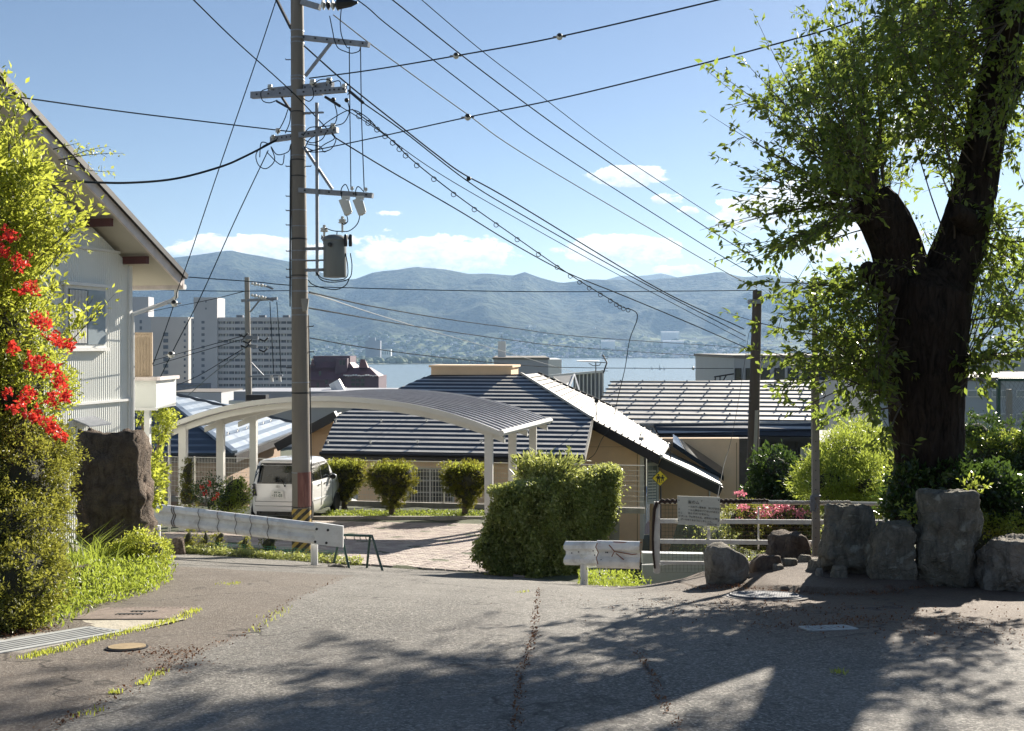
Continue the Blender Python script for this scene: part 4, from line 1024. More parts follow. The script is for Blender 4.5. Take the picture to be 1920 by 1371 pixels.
# balcony beyond the corner
B0 = P(247, 700, 20.3); bx0 = (247-CX)/F*20.3; bx1 = (286-CX)/F*20.3
m_bs = M('siding_white', (.6, .6, .57)); m_br = M('tan_lattice', (.36, .28, .20), .7, .1, 5)
z0, z1, z2, z3 = [(HY-r)/F*20.3 for r in (767, 712, 706, 627)]
mb = MB(); mb.box(((bx0+bx1+.05)/2, 20.9, (z0+z1)/2), (bx1-bx0+.1, 1.2, z1-z0)); bal = mb.build('balcony', m_sid, h2)
mb = MB(); mb.bar((bx0, 20.27, z1+.02), (bx1+.14, 20.27, z1+.02), .14, .07); mb.bar((bx1+.1, 20.27, z1+.02), (bx1+.1, 21.5, z1+.02), .1, .07); mb.build('coping', M('barge_pink', (.5, .5, .5)), bal)
mb = MB(); mb.bar((bx0, 20.28, z0), (bx1+.1, 20.28, z0), .1, .05); mb.build('base_trim', m_white, bal)
for k in range(13):
    x = lerp(bx0, bx1-.06, k/12); mb = MB(); mb.bar((x, 20.35, z2-.02), (x, 20.35, z3), .024, .02); mb.build('slat', m_br, bal)
mb = MB(); mb.bar((bx0, 20.35, z3+.02), (bx1-.02, 20.35, z3+.02), .04, .04); mb.bar((bx1-.04, 20.35, z2), (bx1-.04, 20.35, z3), .04, .04); mb.box(((bx0+bx1)/2, 20.42, (z2+z3)/2), (bx1-bx0-.08, .02, z3-z2-.06)); mb.build('lattice_frame', m_br, bal)
mb = MB(); mb.bar(((277-CX)/F*20.6, 20.6, z0), ((277-CX)/F*20.6, 20.6, -5), .11, .11); mb.build('post', m_white, h2)
# ------------------------------------------------------------------ utility pole
DP = 18.7
def pc(row): return 557+.0087*row
def PP(dx, row, dy=0.): return P(pc(row)+dx, row, DP+dy)
base = PP(0, 1052); zb = g(base.x, base.y)
up = thing('utility_pole', (base.x, base.y, zb), 'tall concrete utility pole with transformer and yellow black hazard band', 'utility pole')
m_hz, t, b = mat_new('hazard_stripes'); co = t.n('ShaderNodeTexCoord').outputs['Object']; s_ = t.n('ShaderNodeSeparateXYZ', ins={0: co})
q_ = t.math('FRACT', t.math('MULTIPLY', t.math('ADD', t.math('MULTIPLY', s_.outputs[0], -.95), s_.outputs[2]), 6.2))
cc_ = t.mix(t.math('GREATER_THAN', q_, .5), (.03, .025, .02), (.50, .33, .07)); cc_ = t.mix(t.maprange(t.noise(co, 14, 5, .7), .5, .7, 0, .6), cc_, (.20, .17, .13))
t.t.links.new(cc_, b.inputs['Base Color']); b.inputs['Roughness'].default_value = .6
mb = MB(); rows = list(range(-260, 1060, 60))+[1062]
mb.tube([PP(0, r) for r in rows], [(.118+.062*(r/1050.)) for r in rows], 20); mb.build('shaft', m_concp, up, smooth=True)
def ring(r0, r1, extra, mat, name, seg=20):
    mb = MB(); mb.tube([PP(0, r0), PP(0, r1)], [(.118+.062*(r/1050.))+extra for r in (r0, r1)], seg); return mb.build(name, mat, up, smooth=True)
ring(952, 1037, .006, m_hz, 'hazard_band')
for r in (58, 71, 80, 143, 149, 210, 236, 292, 300, 330, 394, 424, 447, 470, 487, 516, 521, 545, 577, 590, 716, 735, 884, 948): ring(r, r+(3 if r % 2 else 2), .006, m_galv if r % 3 else m_dark, 'steel_band')
mb = MB(); rr = .118+.062*.87+.008
for r0, r1 in ((884, 949),):
    n_ = 9; A = [math.radians(-100+ (k/n_)*120) for k in range(n_+1)]
    lo = [PP(0, r1)+Vector((math.cos(a)*rr, math.sin(a)*rr, 0)) for a in A]; hi = [PP(0, r0)+Vector((math.cos(a)*rr, math.sin(a)*rr, 0)) for a in A]
    mb.add(lo+hi, [(k, k+1, n_+2+k, n_+1+k) for k in range(n_)])
mb.build('red_plate', M('faded_red_plate', (.15, .055, .045), .6, .3, 20, dirt=(.45, .25, .2), dscale=16, dfac=.5, streak=True), up)
mb = MB(); mb.slab([PP(2, 560, -.17), PP(17, 560, -.10), PP(14, 582, -.16), PP(5, 584, -.18)], (0, .04, 0)); mb.build('cable_guard', m_conc, up)
mb = MB()
for r, s in ((112, -1), (312, -1), (312, 1), (395, -1), (422, -1), (471, -1), (520, -1), (505, -1), (368, -1), (214, 1), (660, 1), (690, -1), (612, 1)):
    rad = (.118+.062*(r/1050.))*100; mb.tube([PP(s*rad*.6, r), PP(s*(rad+10), r), PP(s*(rad+10), r-2)], .010, 5)
mb.build('step_bolt', m_dark, up, kind='stuff')
mb = MB(); mb.tube([PP(-13.5, 270, -.05), PP(-16, 400, -.05), PP(-18, 560, -.05)], .016, 6); mb.tube([PP(-15, 300, -.09), PP(-18, 500, -.09), PP(-18, 575, -.08)], .012, 6); mb.tube([PP(16, 590, .05), PP(19, 800, .05), PP(19, 1040, .05)], .012, 6); mb.build('riser_cable', m_dark, up)
def arm(a, b_, w=.09, h=.09, mat=m_galv, name='crossarm', holes=6):
    mb = MB(); mb.bar(a, b_, w, h); o = mb.build(name, mat, up)
    mb = MB()
    for k in range(holes):
        q = a.lerp(b_, (k+.5)/holes); mb.box(q+Vector((0, -w/2-.004, 0)), (.035, .012, .03))
    mb.build('bolt_plate', m_dark, up, kind='stuff')
arm(P(560, 70, 18.75), P(692, 84, 18.2)); mb = MB(); mb.bar(PP(14, 143, -.1), P(621, 80, 18.5), .045, .05); mb.build('brace', m_galv, up)
arm(P(472, 179, 18.95), P(604, 172, 18.45), .10, .12); arm(P(505, 172, 19.05), P(624, 160, 18.4), .10, .12); arm(P(598, 172, 18.35), P(649, 168, 18.2), .09, .10)
arm(P(509, 262, 19.0), P(560, 255, 18.7), .09, .10); arm(P(562, 254, 18.6), P(633, 244, 18.3), .09, .10)
arm(P(561, 357, 18.6), P(699, 367, 18.25), .09, .09); mb = MB(); mb.bar(PP(10, 275, -.1), P(623, 355, 18.4), .045, .05); mb.build('brace', m_galv, up)
mb = MB(); mb.bar(P(515, -8, 18.9), P(546, 54, 18.7), .045, .045); mb.build('brace', m_dark, up)
mb = MB(); mb.bar(P(519, 190, 18.8), P(546, 205, 18.7), .04, .04); mb.bar(P(527, 180, 18.8), P(547, 210, 18.7), .04, .04); mb.build('brace', m_dark, up)
mb = MB(); mb.bar(P(594, 193, 18.45), P(595, 517, 18.45), .055, .055); mb.build('vertical_channel', m_galv, up)
for r in (211, 466, 488, 506):
    mb = MB(); mb.bar(PP(10, r+1, -.05), P(606, r, 18.4), .04, .055 if r in (466, 506) else .03); mb.build('bracket', m_galv, up)
# transformer
tr = MB(); tc_ = P(628, 520, 18.4); h_ = 80*18.4/F
tr.lathe(tc_, [(.205, 0), (.212, .015), (.212, .60), (.218, .605), (.218, .66), (.235, .67), (.235, .70), (.19, .745), (.12, h_-.01)], 24); m_tra = M('transformer_grey', (.16, .175, .175), .5, .12, 2, dirt=(.10, .09, .08), dscale=3, dfac=.4, streak=True)
tro = tr.build('transformer', m_tra, up, smooth=True)
for px_, r0 in ((608, 452), (642, 436)):
    q = P(px_, r0, 18.35 if px_ < 620 else 18.3); mb = MB(); mb.lathe(q, [(.02, 0), (.022, .16), (.07, .17), (.075, .19), (.05, .205), (.068, .215), (.07, .235), (.03, .25), (.028, .29), (0.01, .30)], 12); mb.build('bushing', m_porc, tro, smooth=True)
for px_ in (648, 657): q = P(px_, 452, 18.25); mb = MB(); mb.lathe(q-ZV*.10, [(.03, 0), (.035, .05), (.03, .2), (.02, .22)], 10); mb.build('bushing', m_dark, tro, smooth=True)
mb = MB(); mb.lathe(P(619, 459, 18.17), [(.04, 0), (.04, .04), (.02, .05)], 12, axis=(0, -1, 0)); mb.build('tap_cover', m_dark, tro, smooth=True)
for px_ in (606, 650): q = P(px_, 446, 18.4); mb = MB(); mb.tube([q, q+Vector((-.02 if px_ < 620 else .02, 0, .05)), q+Vector((-.03 if px_ < 620 else .03, 0, -.03))], .015, 6); mb.build('lifting_lug', m_galv, tro)
# cutouts
for px_, d_ in ((648, 18.2), (674, 18.15)):
    mb = MB(); a = P(px_-6, 374, d_); b_ = P(px_+5, 402, d_); mb.bar(a, b_, .12, .13); mb.bar(P(px_+4, 376, d_), P(px_+10, 398, d_), .09, .05); mb.box(P(px_+1, 371, d_), (.14, .08, .06)); mb.lathe(P(px_+4, 398, d_)-ZV*.06, [(.02, 0), (.045, .02), (.02, .04), (.045, .06)], 8); mb.build('fuse_cutout', m_porc, up)
# insulators
def ins(px_, row, d_, s=1., mat=None):
    mb = MB(); mb.lathe(P(px_, row, d_), [(.015*s, 0), (.02*s, .03*s), (.045*s, .035*s), (.05*s, .06*s), (.03*s, .065*s), (.045*s, .08*s), (.04*s, .11*s), (.015*s, .115*s)], 10); mb.build('insulator', mat or m_porc, up, smooth=True)
for q in ((506, 170, 18.9, 1), (586, 163, 18.45, 1.2), (617, 160, 18.4, 1.2), (645, 168, 18.2, .9), (521, 252, 18.9, 1), (512, 262, 18.9, .8), (600, 247, 18.5, .8), (624, 243, 18.3, 1), (660, 358, 18.2, .7), (686, 360, 18.2, .7)): ins(*q)
for k in range(4):   # dead-end insulator string at the very top
    mb = MB(); a = P(602+k*9, 9+k*.6, 18.4); mb.lathe(a, [(.03, 0), (.09, .03), (.10, .05), (.035, .08)], 10, axis=(1, 0, .05)); mb.build('insulator', m_dark if k % 2 else m_porc, up, smooth=True)
mb = MB(); mb.lathe(P(628, 9, 18.3), [(.03, 0), (.10, .05), (.07, .30), (.02, .42)], 8, axis=(1, 0, .1)); mb.build('dead_end_cover', m_dark, up)
mb = MB(); mb.bar(P(566, 4, 18.6), P(600, 14, 18.5), .1, .10); mb.build('top_bracket', m_galv, up)
for a, b_ in (((610, 182, 18.4), (637, 199, 18.2)), ((654, 170, 18.2), (681, 193, 18.0)), ((622, 186, 18.3), (625, 190, 18.3))):
    mb = MB(); mb.tube([P(*a), P(*b_)], .028, 7); mb.build('strain_sleeve', m_dark, up)
for q in ((625, 187, 18.3), (650, 188, 18.2)): mb = MB(); mb.ball(P(*q), .042); mb.build('connector_cover', m_dark, up, smooth=True)
# jumper leads
def cat_(pts, n=14):
    pts = [Vector(p) for p in pts]; P_ = [pts[0]*2-pts[1]]+pts+[pts[-1]*2-pts[-2]]; out = []
    for i in range(1, len(P_)-2):
        for k in range(n):
            t_ = k/n; a, b_, c, d_ = P_[i-1:i+3]
            out.append(.5*((2*b_)+(c-a)*t_+(2*a-5*b_+4*c-d_)*t_*t_+(3*b_-a-3*c+d_)*t_**3))
    return out+[pts[-1]]
def lead(pxs, r=.009, d0=18.35, d1=18.25, n=7, mat=m_wire):
    k = len(pxs); mb = MB(); mb.tube(cat_([P(x, y, lerp(d0, d1, i/max(1, k-1))) for i, (x, y) in enumerate(pxs)], n), r, 5); mb.build('jumper_wire', mat, up)
L_ = [[(618, 30), (624, 60), (627, 75), (634, 90), (648, 97), (660, 100), (673, 96), (676, 88)], [(640, 15), (638, 45), (641, 68), (650, 88), (656, 90)],
 [(655, 88), (656, 200), (658, 355)], [(676, 88), (678, 220), (683, 358)],
 [(505, 165), (490, 172), (492, 188), (505, 193), (520, 188)], [(586, 160), (600, 150), (617, 150), (622, 160)], [(617, 156), (636, 152), (640, 165)], [(586, 165), (588, 180), (580, 190), (568, 185)],
 [(648, 168), (652, 157), (657, 168), (652, 178)], [(626, 190), (632, 215), (628, 232), (618, 240)], [(652, 190), (655, 210), (645, 230), (628, 236)], [(600, 240), (620, 225), (650, 208), (668, 208), (690, 222), (704, 236)],
 [(520, 250), (533, 225), (540, 205)], [(535, 250), (543, 230), (545, 210)], [(518, 262), (492, 275), (480, 290), (485, 310), (500, 316), (515, 300), (508, 275)], [(505, 270), (490, 268), (487, 295)], [(508, 275), (520, 290), (540, 285), (545, 272)], [(500, 285), (520, 305), (530, 308), (533, 290)],
 [(570, 275), (590, 282), (610, 270), (625, 262), (628, 255)], [(570, 262), (585, 268), (603, 262), (612, 248)], [(572, 285), (600, 285), (620, 280), (630, 262), (622, 248)], [(568, 255), (580, 240), (600, 238), (620, 236)], [(570, 280), (580, 262), (590, 255)], [(575, 270), (600, 275), (607, 285), (615, 282)],
 [(655, 360), (648, 346), (640, 355), (641, 372)], [(683, 360), (672, 350), (667, 358), (668, 372)], [(650, 403), (652, 415), (645, 421), (641, 418)], [(676, 400), (670, 420), (655, 433), (640, 434), (625, 433), (610, 428)], [(632, 433), (632, 450), (638, 462)],
 [(648, 475), (652, 500), (650, 520), (630, 526), (605, 522), (594, 512)], [(657, 475), (660, 500), (655, 522), (630, 529), (604, 526), (592, 510)], [(656, 520), (648, 535), (630, 543), (605, 540), (585, 533), (578, 525)]]
for pxs in L_: lead(pxs, .0095)
# ------------------------------------------------------------------ overhead lines
def wire(label, pts, r=.011, mat=m_wire, name='power_line', grp='overhead lines', parts=None, n=10):
    mb = MB(); mb.tube(cat_([P(*p) for p in pts], n), r, 5); q = P(*pts[0])
    if parts:
        t_ = thing(name, q, label, 'power line', grp); mb.build('cable', mat, t_); parts(t_)
    else:
        mb.build(name, mat, label=label, cat='power line', group=grp)
def balls(qs, r=.055):
    def fn(t_):
        for q in qs:
            c = P(*q); mb = MB(); mb.ball(c, r, n=7); mb.build('ball_insulator', m_porc, t_, smooth=True)
            mb = MB(); mb.ball(c+Vector((0, -.012, .01)), (r*.82, r*.9, r*.82), n=7); mb.build('insulator_core', m_dark, t_, smooth=True)
            mb = MB(); mb.tube([c-Vector((r*1.9, 0, 0)), c+Vector((r*1.9, 0, 0))], r*.22, 6); mb.build('guy_clamp', m_galv, t_)
    return fn
wire('upper cable with two round insulators rising right from the tall pole', [(580, 147, 18.6), (700, 131, 18), (855, 105, 17.2), (1049, 69, 16.2), (1355, -2, 14.5), (1500, -40, 14)], .013, parts=balls([(855, 105, 17.18), (1049, 69, 16.18)]))
wire('lower cable with one round insulator rising right from the tall pole', [(575, 285, 18.5), (700, 259, 17.5), (877, 220, 16.2), (1050, 185, 15), (1300, 124, 13.6), (1530, 62, 12.5), (1600, 40, 12.3)], .011, parts=balls([(877, 220, 16.18)]))
PX3 = 28.
wire('lowest of the four high lines from the pole top to the brown pole', [(625, 28, 18.4), (694, 82, 19), (751, 124, 19.6), (873, 212, 21), (1000, 300, 22.5), (1342, 500, 26), (1420, 540, 27)], .012, m_wirel)
wire('second lowest of the four high lines crossing the sky', [(560, -70, 18), (674, 3, 18.6), (723, 44, 19), (814, 114, 20), (933, 205, 21.2), (1037, 280, 22.4), (1307, 452, 25.5), (1420, 520, 27)], .012)
wire('third high line crossing the sky towards the tree', [(620, -90, 17), (736, 0, 18), (866, 104, 19.5), (1000, 205, 21), (1106, 280, 22.4), (1320, 424, 25.5), (1420, 486, 27)], .013)
wire('topmost thin line crossing the sky towards the tree', [(690, -90, 16.8), (791, 0, 18), (903, 95, 19.5), (1000, 169, 21), (1147, 280, 22.8), (1345, 410, 25.5), (1420, 455, 27)], .009)
wire('cable from below the top crossarm down to the brown pole', [(570, 86, 18.6), (653, 159, 19.3), (761, 245, 20.4), (817, 289, 21), (868, 326, 21.5), (960, 377, 22.5), (1235, 542, 26), (1395, 617, 27.9)], .016)
wire('cable with a tape joint from the middle crossarm to the brown pole', [(681, 193, 18), (761, 250, 19.3), (870, 335, 20.6), (960, 392, 22), (1190, 522, 25.3), (1398, 630, 27.9)], .013, parts=lambda t_: (lambda mb: (mb.ball(P(879, 335, 20.7), .05, n=6), mb.build('tape_joint', m_dark, t_)))(MB()))
wire('thin line beside the taped cable to the brown pole', [(637, 199, 18.2), (703, 240, 18.8), (812, 318, 20), (960, 405, 22), (1140, 505, 24.4), (1398, 640, 27.9)], .009)
def rings(t_):
    pts = cat_([P(*p) for p in RW], 10)
    for k in range(3, len(pts)-24, 4):
        mb = MB(); c = pts[k]; mb.tube([c+Vector((.05*math.cos(a), 0, -.03+.05*math.sin(a))) for a in [i*math.pi/4 for i in range(9)]], .008, 4); mb.build('hanger_ring', m_dark, t_)
RW = [(660, 205, 18.2), (703, 237, 18.6), (740, 268, 19), (775, 302, 19.4), (860, 369, 20.3), (960, 440, 21.5), (1052, 504, 22.6), (1100, 535, 23.2), (1148, 564, 23.8), (1167, 576, 24.1), (1187, 582, 24.4), (1195, 590, 24.5), (1194, 602, 24.6)]
wire('service cable hung from little rings ending in a loop over the ochre house', RW, .012, parts=rings)
wire('service drop arcing from the ringed cable down to the ochre house wall', [(1194, 602, 24.6), (1180, 640, 25.8), (1172, 690, 27.4), (1160, 740, 29), (1148, 790, 31.5), (1128, 825, 34), (1116, 850, 35.4), (1103, 862, 35.6)], .011)
wire('thick low line from the pole down to the brown pole', [(628, 258, 18.3), (725, 317, 19.5), (860, 395, 21), (960, 456, 22.5), (1060, 510, 24), (1170, 555, 25.4), (1290, 605, 26.8), (1405, 655, 28)], .014)
wire('line from the upper left edge of the sky down behind the tall pole', [(300, -60, 14), (363, 0, 15), (440, 75, 16.2), (545, 170, 17.9), (595, 222, 18.45), (628, 258, 18.4)], .011)
wire('line from the left shrub top nearly level to the tall pole', [(-60, 168, 14), (40, 183, 15), (250, 212, 17), (510, 243, 18.9), (548, 247, 18.8)], .012)
wire('thick black service cable sagging from the tall pole to the gable house', [(100, 338, 15.5), (150, 341, 15.9), (240, 343, 16.6), (330, 335, 17.4), (413, 313, 18), (460, 293, 18.5), (520, 262, 18.9)], .020)
wire('guy wire with white insulator passing the house eave, left of two', [(520, -6, 18.6), (480, 115, 18.8), (413, 310, 19.2), (356, 480, 19.6), (333, 544, 19.8), (327, 569, 19.9), (286, 686, 20.4), (240, 800, 21), (215, 880, 21.5)], .010, parts=balls([(327, 569, 19.8)], .07))
wire('guy wire with white insulator passing the balcony, right of two', [(503, 282, 18.8), (440, 415, 19.2), (376, 557, 19.8), (324, 659, 20.2), (270, 773, 20.8), (236, 850, 21.2)], .010, parts=balls([(321, 665, 20.1)], .07))
# distant lines
wire('thin line crossing in front of the mountains at eave height', [(150, 503, 40), (330, 518, 42), (470, 528, 44), (545, 535, 44), (660, 540, 46), (1000, 547, 50), (1380, 545, 54), (1420, 543, 54)], .022, grp='lines before the mountains')
wire('second thin line just below the eave level line', [(270, 543, 44), (420, 546, 44), (545, 545, 44)], .018, grp='lines before the mountains')
wire('pale cable sloping down right from the tall pole before the mountains', [(575, 548, 19), (615, 560, 24), (700, 588, 34), (813, 622, 50), (940, 658, 66), (1052, 691, 80), (1120, 712, 90)], .016, m_wirel, grp='lines before the mountains')
wire('dark cable sloping gently right behind the pale one', [(580, 548, 19), (700, 575, 26), (841, 599, 36), (960, 615, 44), (1100, 632, 54), (1390, 652, 70), (1500, 660, 75)], .017, grp='lines before the mountains')
wire('lower dark cable sloping right over the far town', [(575, 577, 19), (785, 613, 32), (960, 638, 44), (1100, 653, 52), (1372, 671, 70), (1560, 682, 80)], .016, grp='lines before the mountains')
wire('lowest cable running level over the lake with a round joint', [(582, 634, 44), (672, 650, 50), (799, 667, 58), (925, 680, 66), (1055, 689, 74), (1300, 691, 84), (1375, 691, 86)], .026, grp='lines before the mountains', parts=balls([(1300, 691, 84)], .14))
for k, (a, b_, c) in enumerate(((( 463, 628, 47), (350, 659, 60), (235, 690, 80)), ((463, 634, 47), (360, 664, 60), (240, 700, 80)), ((455, 655, 47), (350, 715, 60), (250, 745, 70)), ((455, 660, 47), (400, 700, 52), (352, 742, 56)), ((463, 545, 47), (380, 565, 60), (250, 590, 80)))):
    wire(('upper of the twin lines leaving the far pole leftwards', 'lower of the twin lines leaving the far pole leftwards', 'line falling left from the far pole towards the low blocks', 'steep pale line falling left from the far pole', 'high faint line left of the far pole')[k], [a, b_, c], .02, grp='lines before the mountains', mat=m_wirel if k == 3 else m_wire)
wire('thin wire hanging down from the brown pole towards the fence', [(1404, 625, 27), (1390, 720, 26), (1372, 820, 24), (1358, 870, 22), (1345, 935, 15)], .006)

# ---- second pole (far, left of the tall one)
def pole2():
    t_ = thing('utility_pole', P(466, 750, 47), 'smaller concrete utility pole in front of the apartment slab', 'utility pole')
    mb = MB(); mb.tube([P(467, 790, 47), P(463, 520, 47)], [.165, .115], 12); mb.build('shaft', m_conc, t_, smooth=True)
    for a, b_, w in (((453, 564, 47), (520, 560, 46.6), .13), ((456, 632, 46.8), (484, 634, 46.6), .16), ((462, 648, 46.7), (482, 650, 46.5), .16), ((468, 706, 46.9), (530, 704, 46.6), .07)):
        mb = MB(); mb.bar(P(*a), P(*b_), .1, w); mb.build('crossarm', m_galv, t_)
    mb = MB(); mb.bar(P(469, 585, 46.9), P(487, 563, 46.7), .06, .06); mb.bar(P(471, 680, 46.9), P(495, 705, 46.8), .05, .05); mb.build('brace', m_galv, t_)
    for a, b_ in (((470, 531, 46.8), (500, 537, 46.5)), ((470, 553, 46.8), (500, 559, 46.5))):
        for k in range(5): c = P(*a).lerp(P(*b_), (k+.5)/5); mb = MB(); mb.ball(c, .07+.02*(k % 2), n=4); mb.build('insulator', m_porc, t_)
        mb = MB(); mb.tube([P(*b_), P(b_[0]+12, b_[1]+5, 46.4)], .05, 5); mb.build('strain_clamp', m_galv, t_)
    for x, r in ((509, 708), (524, 708)): mb = MB(); mb.bar(P(x, r-4, 46.6), P(x+1, r+8, 46.6), .12, .12); mb.build('fuse_cutout', m_porc, t_)
    mb = MB(); mb.tube([P(506, 566, 46.5), P(510, 640, 46.5), P(513, 700, 46.5)], .018, 4); mb.tube([P(519, 566, 46.5), P(524, 640, 46.5), P(527, 700, 46.5)], .018, 4); mb.build('jumper_wire', m_wire, t_)
    for q in ((449, 628), (456, 640), (487, 636), (486, 656), (452, 648)): mb = MB(); mb.tube([P(q[0], q[1], 46.6), P(q[0]+9, q[1]+4, 46.5), P(q[0]+16, q[1]-3, 46.5)], .04, 5); mb.build('lead_bundle', m_dark, t_)
    mb = MB(); mb.box(P(483, 745, 46), (.9, .6, .25)); mb.build('cabinet', m_dark, t_)
pole2()
# ---- brown pole on the right
t_ = thing('utility_pole', (Pg(1410, 27.9).x, 27.9, -6.2), 'brown utility pole behind the net fence right of the ochre house', 'utility pole')
mb = MB(); mb.tube([P(1407, 1075, 28), P(1413, 800, 28), P(1420, 545, 28)], [.17, .155, .125], 14); mb.build('shaft', M('brown_pole', (.085, .065, .05), .8, .25, 4, .3, 40, streak=True), t_, smooth=True)
mb = MB(); mb.box(P(1416, 566, 27.95), (.34, .34, .12)); mb.build('band', m_galv, t_)
mb = MB(); mb.bar(P(1419, 770, 27.75), P(1411, 960, 27.75), .09, .05); mb.build('cable_cover', m_conc, t_)
mb = MB(); mb.tube([P(1424, 870, 27.7), P(1421, 1040, 27.7)], .012, 5); mb.build('earth_wire', m_porc, t_)

# ------------------------------------------------------------------ carport
ca = thing('carport', (-4, 25, g(-4, 25)), 'white arched aluminium carport sheltering the small car', 'carport')
A_ = Vector((-8.5, 24.2, 0)); B_ = Vector((-.24, 22.9, 0)); C_ = Vector((1.02, 26.8, 0)); D_ = Vector((-7.55, 28.0, 0))
def cp(t, s, dz=0): q = A_.lerp(B_, t).lerp(D_.lerp(C_, t), s); return Vector((q.x, q.y, -1.985+.87*(1-(2*t-1)**2)*(.95+.05*math.cos(t*6))+dz))
m_poly = M('smoke_polycarbonate', (.52, .52, .56), .25, .05, 2, spec=.7)
TT = [k/28 for k in range(29)]
NS = 13
for k in range(NS):
    s0, s1 = k/NS+.004, (k+1)/NS-.004
    mb = MB(); vs = []
    for t_ in TT: vs += [cp(t_, s0), cp(t_, s1), cp(t_, s1, -.012), cp(t_, s0, -.012)]
    n_ = len(TT); mb.add(vs, [(4*i+a, 4*i+(a+1) % 4, 4*(i+1)+(a+1) % 4, 4*(i+1)+a) for i in range(n_-1) for a in range(4)]+[(0, 1, 2, 3), (4*n_-1, 4*n_-2, 4*n_-3, 4*n_-4)])
    mb.build('roof_panel', m_poly, ca)
def arch(s, w, h, dz, mat, name):
    mb = MB(); vs = []
    for t_ in TT:
        a = cp(t_, s, dz); sd_ = (D_-A_).normalized()*w/2; vs += [a-sd_, a+sd_, a+sd_+ZV*h, a-sd_+ZV*h]
    n_ = len(TT); mb.add(vs, [(4*i+a, 4*i+(a+1) % 4, 4*(i+1)+(a+1) % 4, 4*(i+1)+a) for i in range(n_-1) for a in range(4)]+[(0, 1, 2, 3), (4*n_-1, 4*n_-2, 4*n_-3, 4*n_-4)])
    mb.build(name, mat, ca)
for k in range(NS+1): arch(k/NS, .035, .03, .004, M('rib_grey', (.30, .30, .32), .5), 'roof_rib')
arch(0, .06, .12, -.09, m_alu, 'front_fascia'); arch(1, .06, .12, -.10, m_alu, 'rear_fascia')
arch(.06, .10, .14, -.25, m_alu, 'main_beam'); arch(.5, .10, .14, -.25, m_alu, 'main_beam'); arch(.94, .10, .14, -.25, m_alu, 'main_beam')
for t_ in (0, 1):
    mb = MB(); mb.tube([cp(t_, -.01, .0), cp(t_, 1.01, .0)], .075, 8); mb.build('gutter', m_alu, ca)
for t_ in (.05, .955):
    for s in (.06, .5, .94):
        q = cp(t_, s, -.1); zb_ = g(q.x, q.y)-.05; mb = MB(); mb.box((q.x, q.y, (q.z+zb_)/2), (.19, .13, q.z-zb_), -YAW); mb.build('post', m_alu, ca)
q = cp(.015, .03, -.05); mb = MB(); mb.tube([q, Vector((q.x, q.y, g(q.x, q.y)))], .035, 8); mb.build('downpipe', m_alu, ca)

# ------------------------------------------------------------------ small white van-like car
car = thing('parked_car', (0, 0, 0), 'small white boxy car parked under the carport, seen from behind', 'car')
m_car = M('car_white', (.80, .80, .79), .22, .02, 1, spec=.6, coat=.6); m_blk = M('car_black', (.015, .015, .017), .3, .1, 5)
m_tglass = M('tinted_glass', (.008, .010, .011), .05, .2, 2, spec=.35)
def rrect(hw, yr, yf, rad, n=5, off=0.):
    pts = []
    for (cx_, cy_, a0) in ((hw-rad, yf-rad, 0), (-hw+rad, yf-rad, 90), (-hw+rad, yr+rad, 180), (hw-rad, yr+rad, 270)):
        for k in range(n): a = math.radians(a0+90*k/(n-1)); pts.append((cx_+(rad+off)*math.cos(a), cy_+(rad+off)*math.sin(a)))
    return pts
LV = [(.20, .66, .10, 3.28, .12), (.30, .715, .02, 3.36, .16), (.48, .737, .00, 3.395, .20), (.80, .737, .01, 3.38, .20), (.92, .732, .03, 3.30, .18), (1.02, .72, .05, 3.05, .16), (1.07, .712, .06, 2.72, .15), (1.30, .68, .095, 2.50, .15), (1.50, .645, .135, 2.25, .15), (1.58, .62, .165, 2.12, .16), (1.63, .57, .22, 2.0, .18), (1.655, .45, .36, 1.85, .2)]
def loft(lv, off=0.):
    mb = MB(); n_ = 20
    for z_, hw, yr, yf, rad in lv: mb.v += [(x, y, z_) for x, y in rrect(hw, yr, yf, rad, 5, off)]
    mb.f = [(i*n_+k, i*n_+(k+1) % n_, (i+1)*n_+(k+1) % n_, (i+1)*n_+k) for i in range(len(lv)-1) for k in range(n_)]
    mb.f += [tuple(range(n_))[::-1], tuple((len(lv)-1)*n_+k for k in range(n_))]; mb.mi = [0]*len(mb.f); return mb
def at_z(z):
    for a, b_ in zip(LV, LV[1:]):
        if a[0] <= z <= b_[0]: t_ = (z-a[0])/(b_[0]-a[0]); return tuple([z]+[lerp(a[i], b_[i], t_) for i in range(1, 5)])
bo = loft(LV).build('body', m_car, car, smooth=True)
# glass bands: rear window and side windows as shells 6 mm proud
def patch(name, mat, face, z0, z1, a0, a1, off=.007, parent=car, n=6, m_=10):
    """face: 'rear' a = x range fraction; 'right'/'left' a = y range"""
    mb = MB()
    for i in range(n+1):
        z = lerp(z0, z1, i/n); _, hw, yr, yf, rad = at_z(z)
        for k in range(m_+1):
            a = lerp(a0, a1, k/m_)
            if face == 'rear':
                x = a*hw
                e = max(0, abs(x)-(hw-rad)); y = yr+rad-math.sqrt(max(0, rad*rad-e*e)); mb.v.append((x*(1+.006), y-off, z))
            else:
                s_ = 1 if face == 'right' else -1
                y = a; e = max(0, (yr+rad)-y, y-(yf-rad)); x = hw-rad+math.sqrt(max(0, rad*rad-min(e, rad)**2)); mb.v.append((s_*(x+off), y, z))
    w = m_+1; mb.f = [(i*w+k, i*w+k+1, (i+1)*w+k+1, (i+1)*w+k) for i in range(n) for k in range(m_)]; mb.mi = [0]*len(mb.f)
    k0 = len(mb.v); return mb.build(name, mat, parent, smooth=True)
patch('rear_window', m_tglass, 'rear', 1.07, 1.50, -.985, .985)
patch('rear_window_surround', m_blk, 'rear', 1.03, 1.56, -1.0, 1.0, off=.003)
